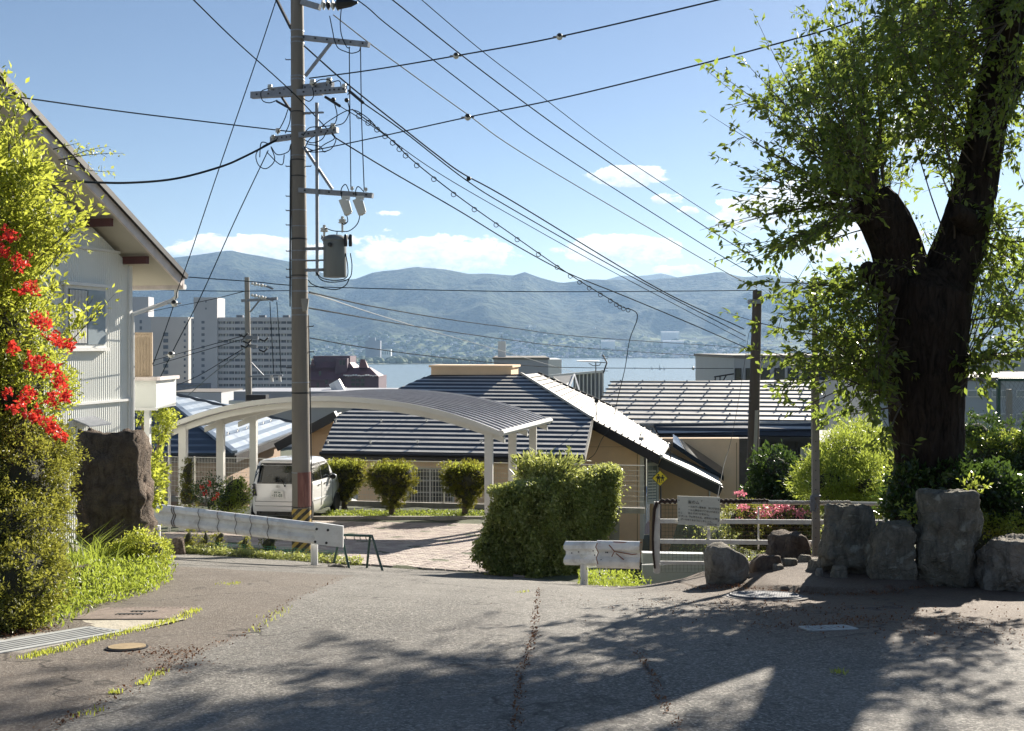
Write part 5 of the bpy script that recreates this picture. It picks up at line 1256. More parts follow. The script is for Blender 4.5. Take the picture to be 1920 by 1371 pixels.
for s_ in ('right', 'left'):
    patch('quarter_window', m_tglass, s_, 1.07, 1.49, .10, .62); patch('pillar', m_blk, s_, 1.05, 1.52, .06, 2.5, off=.003)
    patch('side_window', m_tglass, s_, 1.07, 1.49, .70, 1.42); patch('side_window', m_tglass, s_, 1.07, 1.47, 1.48, 2.22)
    sg = 1 if s_ == 'right' else -1
    for y0 in (1.42, .60, 2.45):
        mb = MB(); mb.bar((sg*.738, y0, .35), (sg*.735, y0, 1.02), .008, .012, up=(sg, 0, 0)); mb.build('door_gap', m_blk, car)
    for y0 in (1.18, 1.72): mb = MB(); mb.bar((sg*.752, y0-.08, .93), (sg*.752, y0+.08, .93), .02, .025); mb.build('door_handle', m_blk, car)
    mb = MB(); mb.bar((sg*.742, .75, .55), (sg*.742, 2.3, .55), .02, .03); mb.build('door_crease', m_car, car)
    mb = MB(); mb.ball((sg*.82, 2.22, 1.06), (.10, .06, .085), n=7); mm_ = mb.build('mirror', m_car, car, smooth=True)
    mb = MB(); mb.ball((sg*.82, 2.185, 1.06), (.085, .04, .07), n=6); mb.build('mirror_glass', m_tglass, mm_, smooth=True)
    mb = MB(); mb.bar((sg*.69, 2.25, 1.03), (sg*.80, 2.22, 1.04), .03, .04); mb.build('mirror_arm', m_blk, mm_)
    for yc in (.42, 2.88):
        mb = MB(); mb.lathe((sg*.60, yc, .275), [(.20, 0), (.275, .01), (.275, .15), (.25, .165), (.20, .165)], 28, axis=(sg, 0, 0)); wh = mb.build('wheel', m_dark, car, smooth=True)
        mb = MB(); mb.lathe((sg*.64, yc, .275), [(.19, 0), (.19, .105), (.165, .11), (.16, .08), (.0, .08)], 24, axis=(sg, 0, 0)); mb.build('rim', m_blk, wh)
        mb = MB()
        for k in range(11):
            a = 2*math.pi*k/11; c_ = Vector((sg*.755, yc, .275)); dr = Vector((0, math.cos(a), math.sin(a))); mb.bar(c_+dr*.03, c_+dr*.185, .02, .012, up=(1, 0, 0))
        mb.lathe((sg*.74, yc, .275), [(.04, 0), (.035, .02)], 10, axis=(sg, 0, 0)); mb.build('spokes', m_alu, wh)
        mb = MB(); mb.tube([(sg*.728, yc+.315*math.cos(a), .285+.315*math.sin(a)) for a in [math.pi*k/10 for k in range(-1, 12)]], .02, 6); mb.build('wheel_arch', m_blk, car)
    mb = MB(); mb.slab([(sg*.55, -.005, .72), (sg*.715, .07, .72), (sg*.715, .085, 1.02), (sg*.64, .035, 1.02)], (0, -.012, 0)); tl = mb.build('tail_lamp', m_blk, car)
    patch('tail_lamp_glass', m_blk, 'rear', .68, 1.03, sg*.88, sg*1.0, off=.008)
    for k in range(3): z_ = .73+.1*k; mb = MB(); mb.box((sg*.70, .045+.005*k, z_+.03), (.035, .03, .055)); mb.build('lamp_cell', M('lamp_clear', (.5, .48, .48), .2), tl)
mb = MB(); mb.slab([(-.20, -.012, .66), (.20, -.012, .66), (.165, -.004, .87), (-.165, -.004, .87)], (0, .01, 0)); mb.build('plate_recess', M('plate_surround', (.72, .72, .70), .4), car)
mb = MB(); mb.box((0, -.022, .765), (.33, .008, .165)); npl = mb.build('number_plate', M('plate_white', (.80, .80, .76), .5, .03), car)
def text(s, size, mat, name, parent, loc_, rot=(math.pi/2, 0, 0), ext=.0008, align='LEFT', off=0.):
    cu = bpy.data.curves.new(name, 'FONT'); cu.body = s; cu.size = size; cu.extrude = ext; cu.align_x = align; cu.offset = off; cu.materials.append(mat)
    o = bpy.data.objects.new(name, cu); COL.objects.link(o); bpy.context.view_layer.update(); me = bpy.data.meshes.new_from_object(o.evaluated_get(bpy.context.evaluated_depsgraph_get())); bpy.data.objects.remove(o); o = link(name, me); o.parent = parent; o.location = loc_; o.rotation_euler = rot; return o
m_ink = M('plate_green', (.03, .09, .05), .5); m_inkb = M('sign_ink', (.05, .055, .05), .6, .2, 30)
pl_ = npl.location; 
text('11-03', .105, m_ink, 'plate_number', npl, Vector((-.105, -.028, .700)), off=.002)
text('松本 580', .045, m_ink, 'plate_region', npl, Vector((-.085, -.028, .800)), off=.001); text('め', .04, m_ink, 'plate_kana', npl, Vector((-.15, -.028, .725)))
mb = MB(); mb.tube([(.055*math.cos(a), -.006, .965+.028*math.sin(a)) for a in [i*math.pi/8 for i in range(17)]], .006, 5); mb.tube([(.028*math.cos(a)-.012, -.006, .965+.018*math.sin(a)) for a in [i*math.pi/8 for i in range(13)]], .006, 5); mb.build('tailgate_emblem', m_alu, car)
mb = MB(); mb.ball((.19, -.005, .985), .025, n=5); mb.tube([(.19, -.01, .985), (.10, .02, 1.10), (.02, .045, 1.17)], .009, 5); mb.build('rear_wiper', m_blk, car)
for z_, hw in ((.575, .60), (.46, .60)): mb = MB(); mb.bar((-hw, -.004, z_), (hw, -.004, z_), .01, .012); mb.build('tailgate_gap', M('gap_grey', (.12, .12, .12), .5), car)
for s_ in (-1, 1): mb = MB(); mb.bar((s_*.60, -.002, .575), (s_*.645, .02, 1.03), .008, .008); mb.build('tailgate_gap', M('gap_grey', (.12, .12, .12)), car)
mb = MB(); mb.box((0, .17, 1.585), (1.05, .08, .035)); mb.build('roof_spoiler', m_car, car, smooth=True)
mb = MB(); mb.box((0, .01, .27), (1.1, .06, .10)); mb.build('bumper_lower', m_blk, car)
mb = MB(); mb.tube([(.35, .5, 1.655), (.36, .42, 1.72)], .012, 5); mb.build('roof_aerial', m_blk, car)
cx_, cy_ = -6.10, 25.9
zr = g(-6.1, 26.3); zf_ = g(-5.8, 28.8)
car.rotation_euler = (math.atan((zf_-zr)/2.45), 0, -math.radians(6.5)); car.location = (cx_, cy_, zr+.02+.42*(zr-zf_)/2.45)

# ------------------------------------------------------------------ guardrails
WP = [(0, .175), (.03, .17), (.075, .125), (.075, .075), (0, .025), (0, -.025), (.075, -.075), (.075, -.125), (.03, -.17), (0, -.175)]
def wbeam(a, b_, name, mat, parent, nseg=6, scale=1., wob=.0):
    mb = MB(); d_ = (b_-a).normalized(); out = Vector((d_.y, -d_.x, 0)).normalized()
    if out.y > 0: out = -out
    vs = []; k_ = len(WP)
    for i in range(nseg+1):
        c_ = a.lerp(b_, i/nseg); wv = wob*math.sin(i*2.3)
        vs += [c_+out*(o*scale+wv)+ZV*(z*scale) for o, z in WP]
        vs += [c_+out*(o*scale+wv-.004)+ZV*(z*scale) for o, z in WP]
    s_ = 2*k_
    fs = [(i*s_+j, i*s_+j+1, (i+1)*s_+j+1, (i+1)*s_+j) for i in range(nseg) for j in range(k_-1)]+[(i*s_+k_+j, (i+1)*s_+k_+j, (i+1)*s_+k_+j+1, i*s_+k_+j+1) for i in range(nseg) for j in range(k_-1)]
    fs += [(i*s_, (i+1)*s_, (i+1)*s_+k_, i*s_+k_) for i in range(nseg)]
    mb.add(vs, fs); return mb.build(name, mat, parent, smooth=True)
m_rail = M('scuffed_white_rail', (.80, .81, .80), .5, .08, 6, .15, 60, dirt=(.38, .34, .30), dscale=5, dfac=.55, streak=False)
gr = thing('guardrail', (-4.5, 16.4, g(-4.5, 16.4)), 'white corrugated guardrail sloping down in front of the tall pole', 'guardrail')
ra, rb_ = P(250, 959, 16.6), P(600, 1001, 16.3)
wbeam(ra, rb_, 'beam', m_rail, gr, 8)
q0, q1 = P(590, 1000, 16.21), P(643, 1006, 16.15)
mb = MB(); mb.slab([q0-ZV*.178, q1-ZV*.18, q1+ZV*.165, q0+ZV*.178], (0, .06, 0)); mb.build('end_plate', M('clean_white_rail', (.74, .75, .74), .45, .06, 5, dirt=(.4, .38, .35), dscale=8, dfac=.4), gr)
for x, r in ((594, 992), (615, 994), (591, 1016), (612, 1018)):
    mb = MB(); mb.lathe(P(x, r, 16.13), [(.022, 0), (.022, .012), (.012, .016)], 8, axis=(0, -1, 0)); mb.build('bolt', m_dark, gr)
for x in (330, 326, 376, 412, 445, 473, 505):
    t__ = (x-250)/350; c_ = ra.lerp(rb_, t__); mb = MB(); mb.tube([c_+Vector((o*0+.01*math.sin(z*30), -o-.008, z)) for o, z in WP], .005 if x > 332 else .009, 4); mb.build('tie_cord', M('cord', (.16, .14, .13), .8), gr)
for x, d_ in ((292, 16.6), (588, 16.45)):
    q = P(x, 1000, d_); zb_ = g(q.x, q.y)-.1; mb = MB(); mb.tube([Vector((q.x, q.y+.06, zb_)), Vector((q.x, q.y+.06, q.z+.12))], .06, 12); mb.build('post', m_white, gr, smooth=True)
g2 = thing('guardrail', (1.3, 14.5, g(1.3, 14.5)), 'short battered white guardrail in front of the ivy', 'guardrail')
wbeam(P(1061, 1037, 14.6), P(1130, 1038, 14.3), 'beam', m_rail, g2, 4, 1.0, .006); wbeam(P(1120, 1039, 14.25), P(1200, 1041, 14.1), 'beam', m_rail, g2, 4, 1.12, .01)
q = P(1095, 1040, 14.45); mb = MB(); mb.tube([Vector((q.x, q.y, g(q.x, q.y)-.1)), Vector((q.x, q.y, q.z))], .057, 12); mb.build('post', m_white, g2, smooth=True)
for pts in ([(1120, 1018), (1117, 1026), (1122, 1036), (1118, 1046), (1121, 1058)], [(1142, 1022), (1152, 1034), (1147, 1044)], [(1152, 1034), (1185, 1040), (1202, 1038)], [(1155, 1038), (1180, 1058), (1198, 1068)], [(1150, 1016), (1190, 1018), (1203, 1017)]):
    mb = MB(); mb.tube([P(x, r, 14.11) for x, r in pts], .007, 4); mb.build('tear', m_red, g2)
mb = MB()
for x, r in ((1072, 1037), (1085, 1035), (1112, 1033), (1115, 1041), (1136, 1036), (1139, 1036), (1128, 1024), (1127, 1050)): mb.lathe(P(x, r, 14.18), [(.011, 0), (.009, .01)], 6, axis=(0, -1, 0))
mb.build('bolt', m_dark, g2, kind='stuff')
# ------------------------------------------------------------------ empty green frame stand
fs_ = thing('frame_stand', P(680, 1060, 16.4), 'empty dark green steel A-frame sign stand on the road edge', 'stand')
m_gr = M('dark_green_paint', (.015, .055, .045), .4, .15, 6)
for nm, a, b_ in (('top_bar', (641, 1003, 16.7), (698, 1005, 16.6)), ('leg', (640, 1004, 16.68), (656, 1071, 16.35)), ('leg', (697, 1004, 16.6), (719, 1076, 16.2)), ('leg', (694, 1005, 16.62), (687, 1073, 16.75)), ('leg', (636, 1012, 16.75), (625, 1060, 17.1)), ('bottom_bar', (655, 1069, 16.35), (718, 1074, 16.2))):
    mb = MB(); mb.tube([P(*a), P(*b_)], .022, 6); mb.build(nm, m_gr, fs_)
for x in (648, 664, 675, 686): mb = MB(); mb.tube([P(x, 1004, 16.6), P(x, 1010, 16.6), P(x+2, 1012, 16.6)], .007, 4); mb.build('hook', m_gr, fs_)
# ------------------------------------------------------------------ mesh fence behind the clipped bushes
mf = thing('mesh_fence', loc(-6, -3.7, -4.7), 'cream wire mesh fence between the bushes and the ochre house', 'fence')
m_mesh = M('cream_wire', (.58, .55, .47), .5, .05, 5)
def floc(u, z): return loc(u, -3.7, z)
z0, z1 = -4.66, -3.47
for k in range(8):
    u0 = -14.0+k*2.0; mb = MB()
    for j in range(40): q = floc(u0+j*.05, z0); mb.bar(q, q+ZV*(z1-z0), .006, .006)
    for j in range(9): z_ = z0+(z1-z0)*j/8; mb.bar(floc(u0, z_), floc(u0+2, z_), .008, .008)
    mb.bar(floc(u0, z1)+V*.03, floc(u0+2, z1)+V*.03, .03, .02)
    mb.build('wire_panel', m_mesh, mf, kind='stuff')
    mb = MB(); q = floc(u0, z0-.3)+V*.03; mb.bar(q, q+ZV*(z1-z0+.33), .045, .045); mb.build('post', m_mesh, mf)
kb = MB(); kb.bar(floc(-14, -4.78), floc(2, -4.78), .12, .16); kb.build('kerb', m_conc, mf)
# ------------------------------------------------------------------ net fence with notice board
DF = 12.5
nf = thing('net_fence', P(1300, 1068, DF), 'low white pipe fence with brown net above the drop', 'fence')
m_pw = M('flaking_white_pipe', (.62, .61, .56), .5, .08, 8, dirt=(.35, .28, .2), dscale=10, dfac=.4)
def fx(px, row, dd=0.): return P(px, row, lerp(12.9, 12.1, (px-1230)/420)+dd)
for a, b_, r in (((1238, 977), (1700, 980), .018), ((1238, 1015), (1700, 1020), .018), ((1238, 1055), (1345, 1056), .016)):
    mb = MB(); mb.bar(fx(*a), fx(*b_), .03, .055 if r > .017 else .04); mb.build('rail', m_pw, nf)
mb = MB(); mb.tube([fx(1236, 941), fx(1400, 941), fx(1700, 946)], .026, 8); mb.build('top_pipe', m_pw, nf)
for a, b_, w in (((1232, 941), (1231, 1075), .075), ((1329, 992), (1329, 1075), .035), ((1422, 950), (1422, 1030), .02), ((1660, 945), (1660, 1060), .04)):
    mb = MB(); mb.bar(fx(*a, .03), fx(*b_, .03), w, w*.7, up=(0, 1, 0)); mb.build('post', m_pw, nf)
mb = MB()
for k in range(64): px_ = 1240+k*7; mb.bar(fx(px_, 943, .06), fx(px_, 1072, .06), .0024, .0024)
for k in range(19): r_ = 948+k*7; mb.bar(fx(1238, r_, .06), fx(1690, r_, .06), .0024, .0024)
mb.build('net', M('brown_net', (.07, .045, .035), .9, spec=.05), nf, kind='stuff')
mb = MB(); pts = [fx(1236+k*1.6, 940+1.2*math.sin(k*1.1), -.02) for k in range(130)]; mb.tube(pts, [.026*(1+.25*math.sin(k*2.1)) for k in range(130)], 6)
mb.build('wound_rope', M('dark_rope', (.045, .028, .022), .9, .4, 30, .8, 60), nf)
mb = MB(); mb.tube([fx(1232, 941, -.02), fx(1227, 955, -.03), fx(1225, 985, -.02), fx(1224, 1010, -.02), fx(1225, 1040, -.02), fx(1228, 1066, -.02)], [.022, .02, .016, .014, .013, .012], 6, rough=.6); mb.build('hanging_rope', M('dark_rope', (.045, .028, .022)), nf)
mb = MB(); pts = [fx(1410+k*1.5, 942+.8*math.sin(k*1.9), -.025) for k in range(125)]; mb.tube(pts, [.02*(1+.3*math.sin(k*2.4)) for k in range(125)], 6); mb.build('pale_rope', M('pale_rope', (.42, .40, .36), .9, .3, 30, .8, 60), nf)
# notice board
nb = thing('notice_board', fx(1310, 985, -.08), 'off white notice board with Japanese rules, tied to the pipe fence', 'sign')
cs = [fx(*q, -.06) for q in ((1271, 983.5), (1350, 987.5), (1350, 932.5), (1270, 930))]
mb = MB(); mb.slab(cs, (0, .012, 0)); mb.build('board', M('board_cream', (.60, .60, .52), .6, .05, 8, dirt=(.40, .40, .36), dscale=9, dfac=.4), nb)
for x, r in ((1273, 938), (1347, 938), (1272, 976), (1347, 977)): mb = MB(); mb.lathe(fx(x, r, -.065), [(.007, 0), (.006, .006)], 6, axis=(0, -1, 0)); mb.build('screw', m_dark, nb)
BRZ = math.atan2(cs[1].y-cs[0].y, cs[1].x-cs[0].x)
def btxt(s, px_, row, h): 
    q = fx(px_, row, -.072); text(s, h*q.y/F*1.13, m_inkb, 'lettering', nb, q-wl(nb), (math.pi/2, math.radians(2.3), BRZ), off=.0004)
btxt('童のム', 1289.5, 943.5, 6.4); btxt('ア', 1313.5, 941, 3.5)
btxt('ールの下へ物を投   ないけません', 1290, 951.4, 3.7); btxt('ールに棒をかけてはいけません。', 1290, 957.6, 3.7)
btxt('遊んではいけません。', 1290, 963.5, 3.7); btxt('④ ボール  下に落ちたら、近所の人に断ってから', 1271.5, 968.6, 3.6); btxt('ボールをとるようにしましょう。', 1276, 975.0, 3.6); btxt('城北小学校', 1326, 984.2, 3.2)
btxt('②', 1271.5, 955.8, 3.2); btxt('③ こ', 1271.5, 962.2, 3.2)
# tall net post
tp = thing('tall_post', fx(1530, 1042), 'tall thin galvanised post standing in the boulders beside the fence', 'post')
q = fx(1530, 1042); mb = MB(); mb.bar(P(1530, 1044, q.y-.05), P(1528, 700, q.y-.05), .085, .06, up=(0, 1, 0)); mb.build('shaft', m_conc, tp)
mb = MB(); mb.bar(P(1528, 700, q.y-.05), P(1527, 520, q.y-.05), .055, .04, up=(0, 1, 0)); mb.build('upper_shaft', m_conc, tp)
mb = MB(); mb.box(P(1530, 930, q.y-.09), (.11, .05, .02)); mb.box(P(1523, 945, q.y-.10), (.05, .03, .18)); mb.tube([P(1525, 936, q.y-.13), P(1533, 950, q.y-.13), P(1530, 960, q.y-.13), P(1523, 958, q.y-.13)], .006, 5); mb.build('clamp', m_galv, tp)
mb = MB()
for r in range(720, 1030, 18): mb.lathe(P(1529.5, r, q.y-.09), [(.006, 0), (.006, .006)], 6, axis=(0, -1, 0))
mb.build('bolt', m_dark, tp, kind='stuff')
# children warning sign
sg = thing('warning_sign', P(1238, 1000, 33.2), 'yellow diamond children crossing sign in front of the ochre house', 'sign')
D_ = 33.0; c_ = P(1237.5, 897, D_); hw = 15.2*D_/F
def diam(h, y): return [c_+Vector((0, y, -h)), c_+Vector((h, y, 0)), c_+Vector((0, y, h)), c_+Vector((-h, y, 0))]
mb = MB(); mb.slab(diam(hw, 0), (0, .03, 0)); mb.build('border', m_dark, sg)
mb = MB(); mb.slab(diam(hw*.93, -.006), (0, .005, 0)); mb.build('plate', M('sign_yellow', (.80, .60, .03), .5, .03), sg)
def fig(dx, s):
    mb = MB(); S = lambda pts: mb.slab([c_+Vector((dx+x*s, -.012, z*s)) for x, z in pts], (0, .005, 0))
    mb.lathe(c_+Vector((dx, -.007, .115*s)), [(.032*s, 0), (.032*s, .005)], 10, axis=(0, -1, 0))
    S([(-.045, .075), (.045, .075), (.05, -.02), (-.05, -.02)]); S([(-.04, -.02), (-.01, -.02), (-.03, -.13), (-.06, -.13)]); S([(.01, -.02), (.04, -.02), (.055, -.13), (.025, -.13)])
    S([(-.045, .075), (-.035, .05), (-.085, .0), (-.095, .015)]); S([(.045, .075), (.035, .05), (.085, .0), (.095, .015)]); return mb.build('child_figure', m_dark, sg)
fig(-.055, 1.0); fig(.085, .78)
mb = MB(); mb.bar(c_+Vector((-.14, -.009, -.135)), c_+Vector((.15, -.009, -.135)), .005, .012, up=(0, 1, 0)); mb.build('ground_bar', m_dark, sg)
mb = MB(); mb.tube([c_+Vector((.03, .05, .1)), c_+Vector((.03, .05, -2.6))], .03, 8); mb.build('post', m_fascia, sg)
# green net frame far right
gf_ = thing('ball_net', P(1900, 800, 30), 'green steel frame with chain link net at the right edge', 'frame')
for a, b_ in (((1872, 712), (1980, 712)), ((1872, 712), (1871, 880)), ((1975, 712), (1975, 880))): mb = MB(); mb.bar(P(*a, 30), P(*b_, 30), .09, .09); mb.build('frame_bar', m_gr, gf_)
mb = MB()
for k in range(-14, 12):
    for s_ in (-1, 1):
        x0 = 1925+k*9-s_*42; x1 = 1925+k*9+s_*42; mb.bar(P(min(max(x0, 1874), 1973), 714+ (0), 30), P(min(max(x1, 1874), 1973), 800, 30), .008, .008)
mb.build('chain_link', m_galv, gf_, kind='stuff')
mb = MB(); mb.bar(P(1892, 730, 32), P(1892, 840, 32), .16, .12); mb.build('inner_post', m_conc, gf_)

# ------------------------------------------------------------------ iron covers and drains set in the ground
def gmat(x, y, rz=0.):
    e = .1; n_ = Vector((-(g(x+e, y)-g(x-e, y))/(2*e), -(g(x, y+e)-g(x, y-e))/(2*e), 1)).normalized()
    R = Vector((0, 0, 1)).rotation_difference(n_).to_matrix() @ Matrix.Rotation(rz, 3, 'Z'); zz = g(x, y)
    return lambda a, b_, c=0.: Vector((x, y, zz))+R @ Vector((a, b_, c))
m_iron = M('worn_iron', (.17, .175, .19), .75, .25, 18, .3, 60, metal=.1, spec=.3, dirt=(.06, .05, .045), dscale=12, dfac=.5)
m_irond = M('dark_iron', (.035, .035, .04), .85, .25, 18, spec=.2)
def disc(tf, r, z0, z1, name, mat, parent, seg=32):
    mb = MB(); mb.v = [tf(r*math.cos(2*math.pi*k/seg), r*math.sin(2*math.pi*k/seg), z) for z in (z0, z1) for k in range(seg)]
    mb.f = [tuple(range(seg))[::-1], tuple(range(seg, 2*seg))]+[(k, (k+1) % seg, seg+(k+1) % seg, seg+k) for k in range(seg)]; mb.mi = [0]*len(mb.f); return mb.build(name, mat, parent)
mx_, my_ = gp(1433, 1120); tf = gmat(mx_, my_, .5)
mh = thing('manhole_cover', tf(0, 0, 0), 'large round iron manhole cover with lattice tread by the boulders', 'manhole cover')
disc(tf, .385, -.02, .007, 'frame_ring', M('mortar_ring', (.17, .15, .13), .9, .2, 20, .6, 60), mh); disc(tf, .335, -.01, .014, 'rim', m_iron, mh); disc(tf, .315, -.01, .016, 'gap', m_irond, mh); disc(tf, .30, -.01, .0175, 'cover', m_irond, mh)
mb = MB()
for k in range(-9, 10):
    q = k*.031; L = math.sqrt(max(0, .285**2-q*q))
    for (a, b_) in (((q, -L), (q, L)), ((-L, q), (L, q))): mb.bar(tf(*a, .0205), tf(*b_, .0205), .012, .006)
mb.build('tread', m_iron, mh, kind='stuff')
mb = MB(); mb.tube([tf(.30*math.cos(a), .30*math.sin(a), .020) for a in [i*math.pi/16 for i in range(33)]], .010, 5); mb.build('tread_ring', m_iron, mh)
# small valve cover
vx, vy = gp(238, 1216); tf = gmat(vx, vy); vcv = thing('valve_cover', tf(0, 0, 0), 'small round tan valve cover in the road at the left', 'valve cover')
disc(tf, .125, -.02, .010, 'rim', m_irond, vcv, 24); disc(tf, .11, -.01, .016, 'cover', M('tan_iron', (.30, .22, .12), .7, .2, 20, .3, 60), vcv, 24)
# left catch basin grating
def grating(name, label, px0, r0, w, l, rz, nb_, barw, mat, cat='drain grate', along='x', dzz=.006):
    x, y = gp(px0, r0); tf = gmat(x, y, rz); t_ = thing(name, tf(0, 0, 0), label, cat)
    mb = MB()
    for a, b_ in (((-w/2, -l/2), (w/2, -l/2)), ((-w/2, l/2), (w/2, l/2)), ((-w/2, -l/2), (-w/2, l/2)), ((w/2, -l/2), (w/2, l/2))): mb.bar(tf(*a, dzz), tf(*b_, dzz), .03, .013)
    mb.build('frame', mat, t_)
    mb = MB(); mb.hexa([tf(-w/2, -l/2, -.05), tf(w/2, -l/2, -.05), tf(w/2, l/2, -.05), tf(-w/2, l/2, -.05), tf(-w/2, -l/2, dzz-.003), tf(w/2, -l/2, dzz-.003), tf(w/2, l/2, dzz-.003), tf(-w/2, l/2, dzz-.003)]); mb.build('pit_shade', m_dark, t_)  # dark slab just above the road stands in for the shaded pit
    for k in range(nb_):
        q = (k+.5)/nb_-.5; mb = MB()
        if along == 'x': mb.bar(tf(-w/2, q*l, dzz), tf(w/2, q*l, dzz), barw, .011)
        else: mb.bar(tf(q*w, -l/2, dzz), tf(q*w, l/2, dzz), barw, .011)
        mb.build('bar', mat, t_)
    return t_, tf
m_gg = M('galvanised_grate', (.36, .37, .36), .7, .15, 10, spec=.3)
def qgrate(name, label, cs_, nb_, barw, mat, along):   # corners in photo pixels: top left, top right, bottom right, bottom left
    q = [Vector(gp(*c)+(0,)) for c in cs_]; c_ = sum(q, Vector())/4; e = ((q[1]-q[0])+(q[2]-q[3]))/2; f_ = ((q[0]-q[3])+(q[1]-q[2]))/2
    rz = math.atan2(e.y, e.x); w = e.length; l = abs(Vector((-e.y, e.x, 0)).normalized().dot(f_)); sc_ = (c_.x/c_.y*F+CX, HY-g(c_.x, c_.y)*F/c_.y)
    return grating(name, label, sc_[0], sc_[1], w, l, rz, nb_, barw, mat, along=along, dzz=.004)
qgrate('drain_grate', 'steel slot drain grating running off the left edge by the shrubs', ((-60, 1211), (190, 1178), (203, 1186), (-60, 1243)), 6, .022, m_gg, 'x')
gg, tf = qgrate('catch_basin_grate', 'rusty ribbed rectangular grating with two dark lift slots', ((178, 1142), (350, 1141), (328, 1163), (163, 1163)), 21, .018, M('rusty_grate', (.22, .18, .155), .85, .25, 12, spec=.2), 'y')
for yy in (-.08, .09): mb = MB(); mb.hexa([tf(x_-.12+(0 if yy < 0 else .05), yy+q_, z_) for z_ in (0.011, .0125) for x_, q_ in ((0, -.025), (.2, -.025), (.2, .025), (0, .025))]); mb.build('lift_slot', m_dark, gg)
grating('drain_grate', 'short pale bar grating lying in the road right of centre', 1553, 1180, .34, .16, .2, 8, .028, m_gg, along='y', dzz=.006)
def patchq(name, cs_, h, mat):
    q = [gp(*c) for c in cs_]; mb = MB(); n_ = 6; vs = []
    for i in range(n_+1):
        for j in range(n_+1):
            a, b_ = i/n_, j/n_; x = lerp(lerp(q[0][0], q[1][0], a), lerp(q[3][0], q[2][0], a), b_); y = lerp(lerp(q[0][1], q[1][1], a), lerp(q[3][1], q[2][1], a), b_)
            vs.append((x+.012*mn.noise(Vector((x*9, y*9, 1))), y+.02*mn.noise(Vector((x*9, y*9, 5))), g(x, y)+h))
    w = n_+1; mb.add(vs, [(i*w+j, (i+1)*w+j, (i+1)*w+j+1, i*w+j+1) for i in range(n_) for j in range(n_)]); mb.build(name, mat, kind='structure')
patchq('drain_apron', ((150, 1163), (352, 1160), (275, 1180), (196, 1185)), .004, M('pale_mortar', (.42, .385, .31), .9, .2, 14, .5, 50, dirt=(.22, .19, .14), dscale=8, dfac=.6))
patchq('drain_channel', ((-80, 1206), (192, 1174), (215, 1188), (-80, 1252)), .003, m_conc)
# ------------------------------------------------------------------ rocks
def rock_mat(name, a, b_, lichen, sc_=2.):
    m, t, b = mat_new(name); co = t.n('ShaderNodeTexCoord').outputs['Object']
    n1 = t.noise(co, 3*sc_, 7, .65, dist=.6); n2 = t.noise(co, 22*sc_, 6, .7); n3 = t.noise(co, 2.2*sc_, 4, .6, dist=1.)
    c = t.mix(t.maprange(n1, .35, .65), a, b_); c = t.mix(t.maprange(n2, .4, .7, 0, .5), c, [x*.45 for x in a])
    c = t.mix(t.maprange(n3, .56, .64, 0, .75), c, lichen)
    mp = t.n('ShaderNodeMapping', ins={0: co, 3: (1, 1, .18)}); st_ = t.noise(mp.outputs[0], 7*sc_, 5, .7); c = t.mix(t.maprange(st_, .50, .66, 0, .7), c, [x*.28 for x in a])
    t.t.links.new(c, b.inputs['Base Color']); b.inputs['Roughness'].default_value = .92; b.inputs['Specular IOR Level'].default_value = .25
    v = t.n('ShaderNodeTexVoronoi', feature='DISTANCE_TO_EDGE', ins={'Vector': co, 'Scale': 4.*sc_}).outputs['Distance']
    h = t.math('ADD', t.math('MULTIPLY', n2, 1.2), t.math('ADD', t.math('MULTIPLY', n1, 1.5), t.maprange(v, 0, .05, 0, .3)))
    bp = t.n('ShaderNodeBump', ins={'Strength': 1., 'Distance': .045, 'Height': h}); t.t.links.new(bp.outputs[0], b.inputs['Normal'])
    return m
m_rk = rock_mat('andesite', (.34, .315, .25), (.19, .18, .14), (.50, .50, .42)); m_rkb = rock_mat('brown_lava_rock', (.27, .215, .17), (.13, .10, .08), (.24, .18, .14)); m_rkp = rock_mat('pale_boulder', (.46, .42, .35), (.26, .23, .19), (.46, .44, .38))
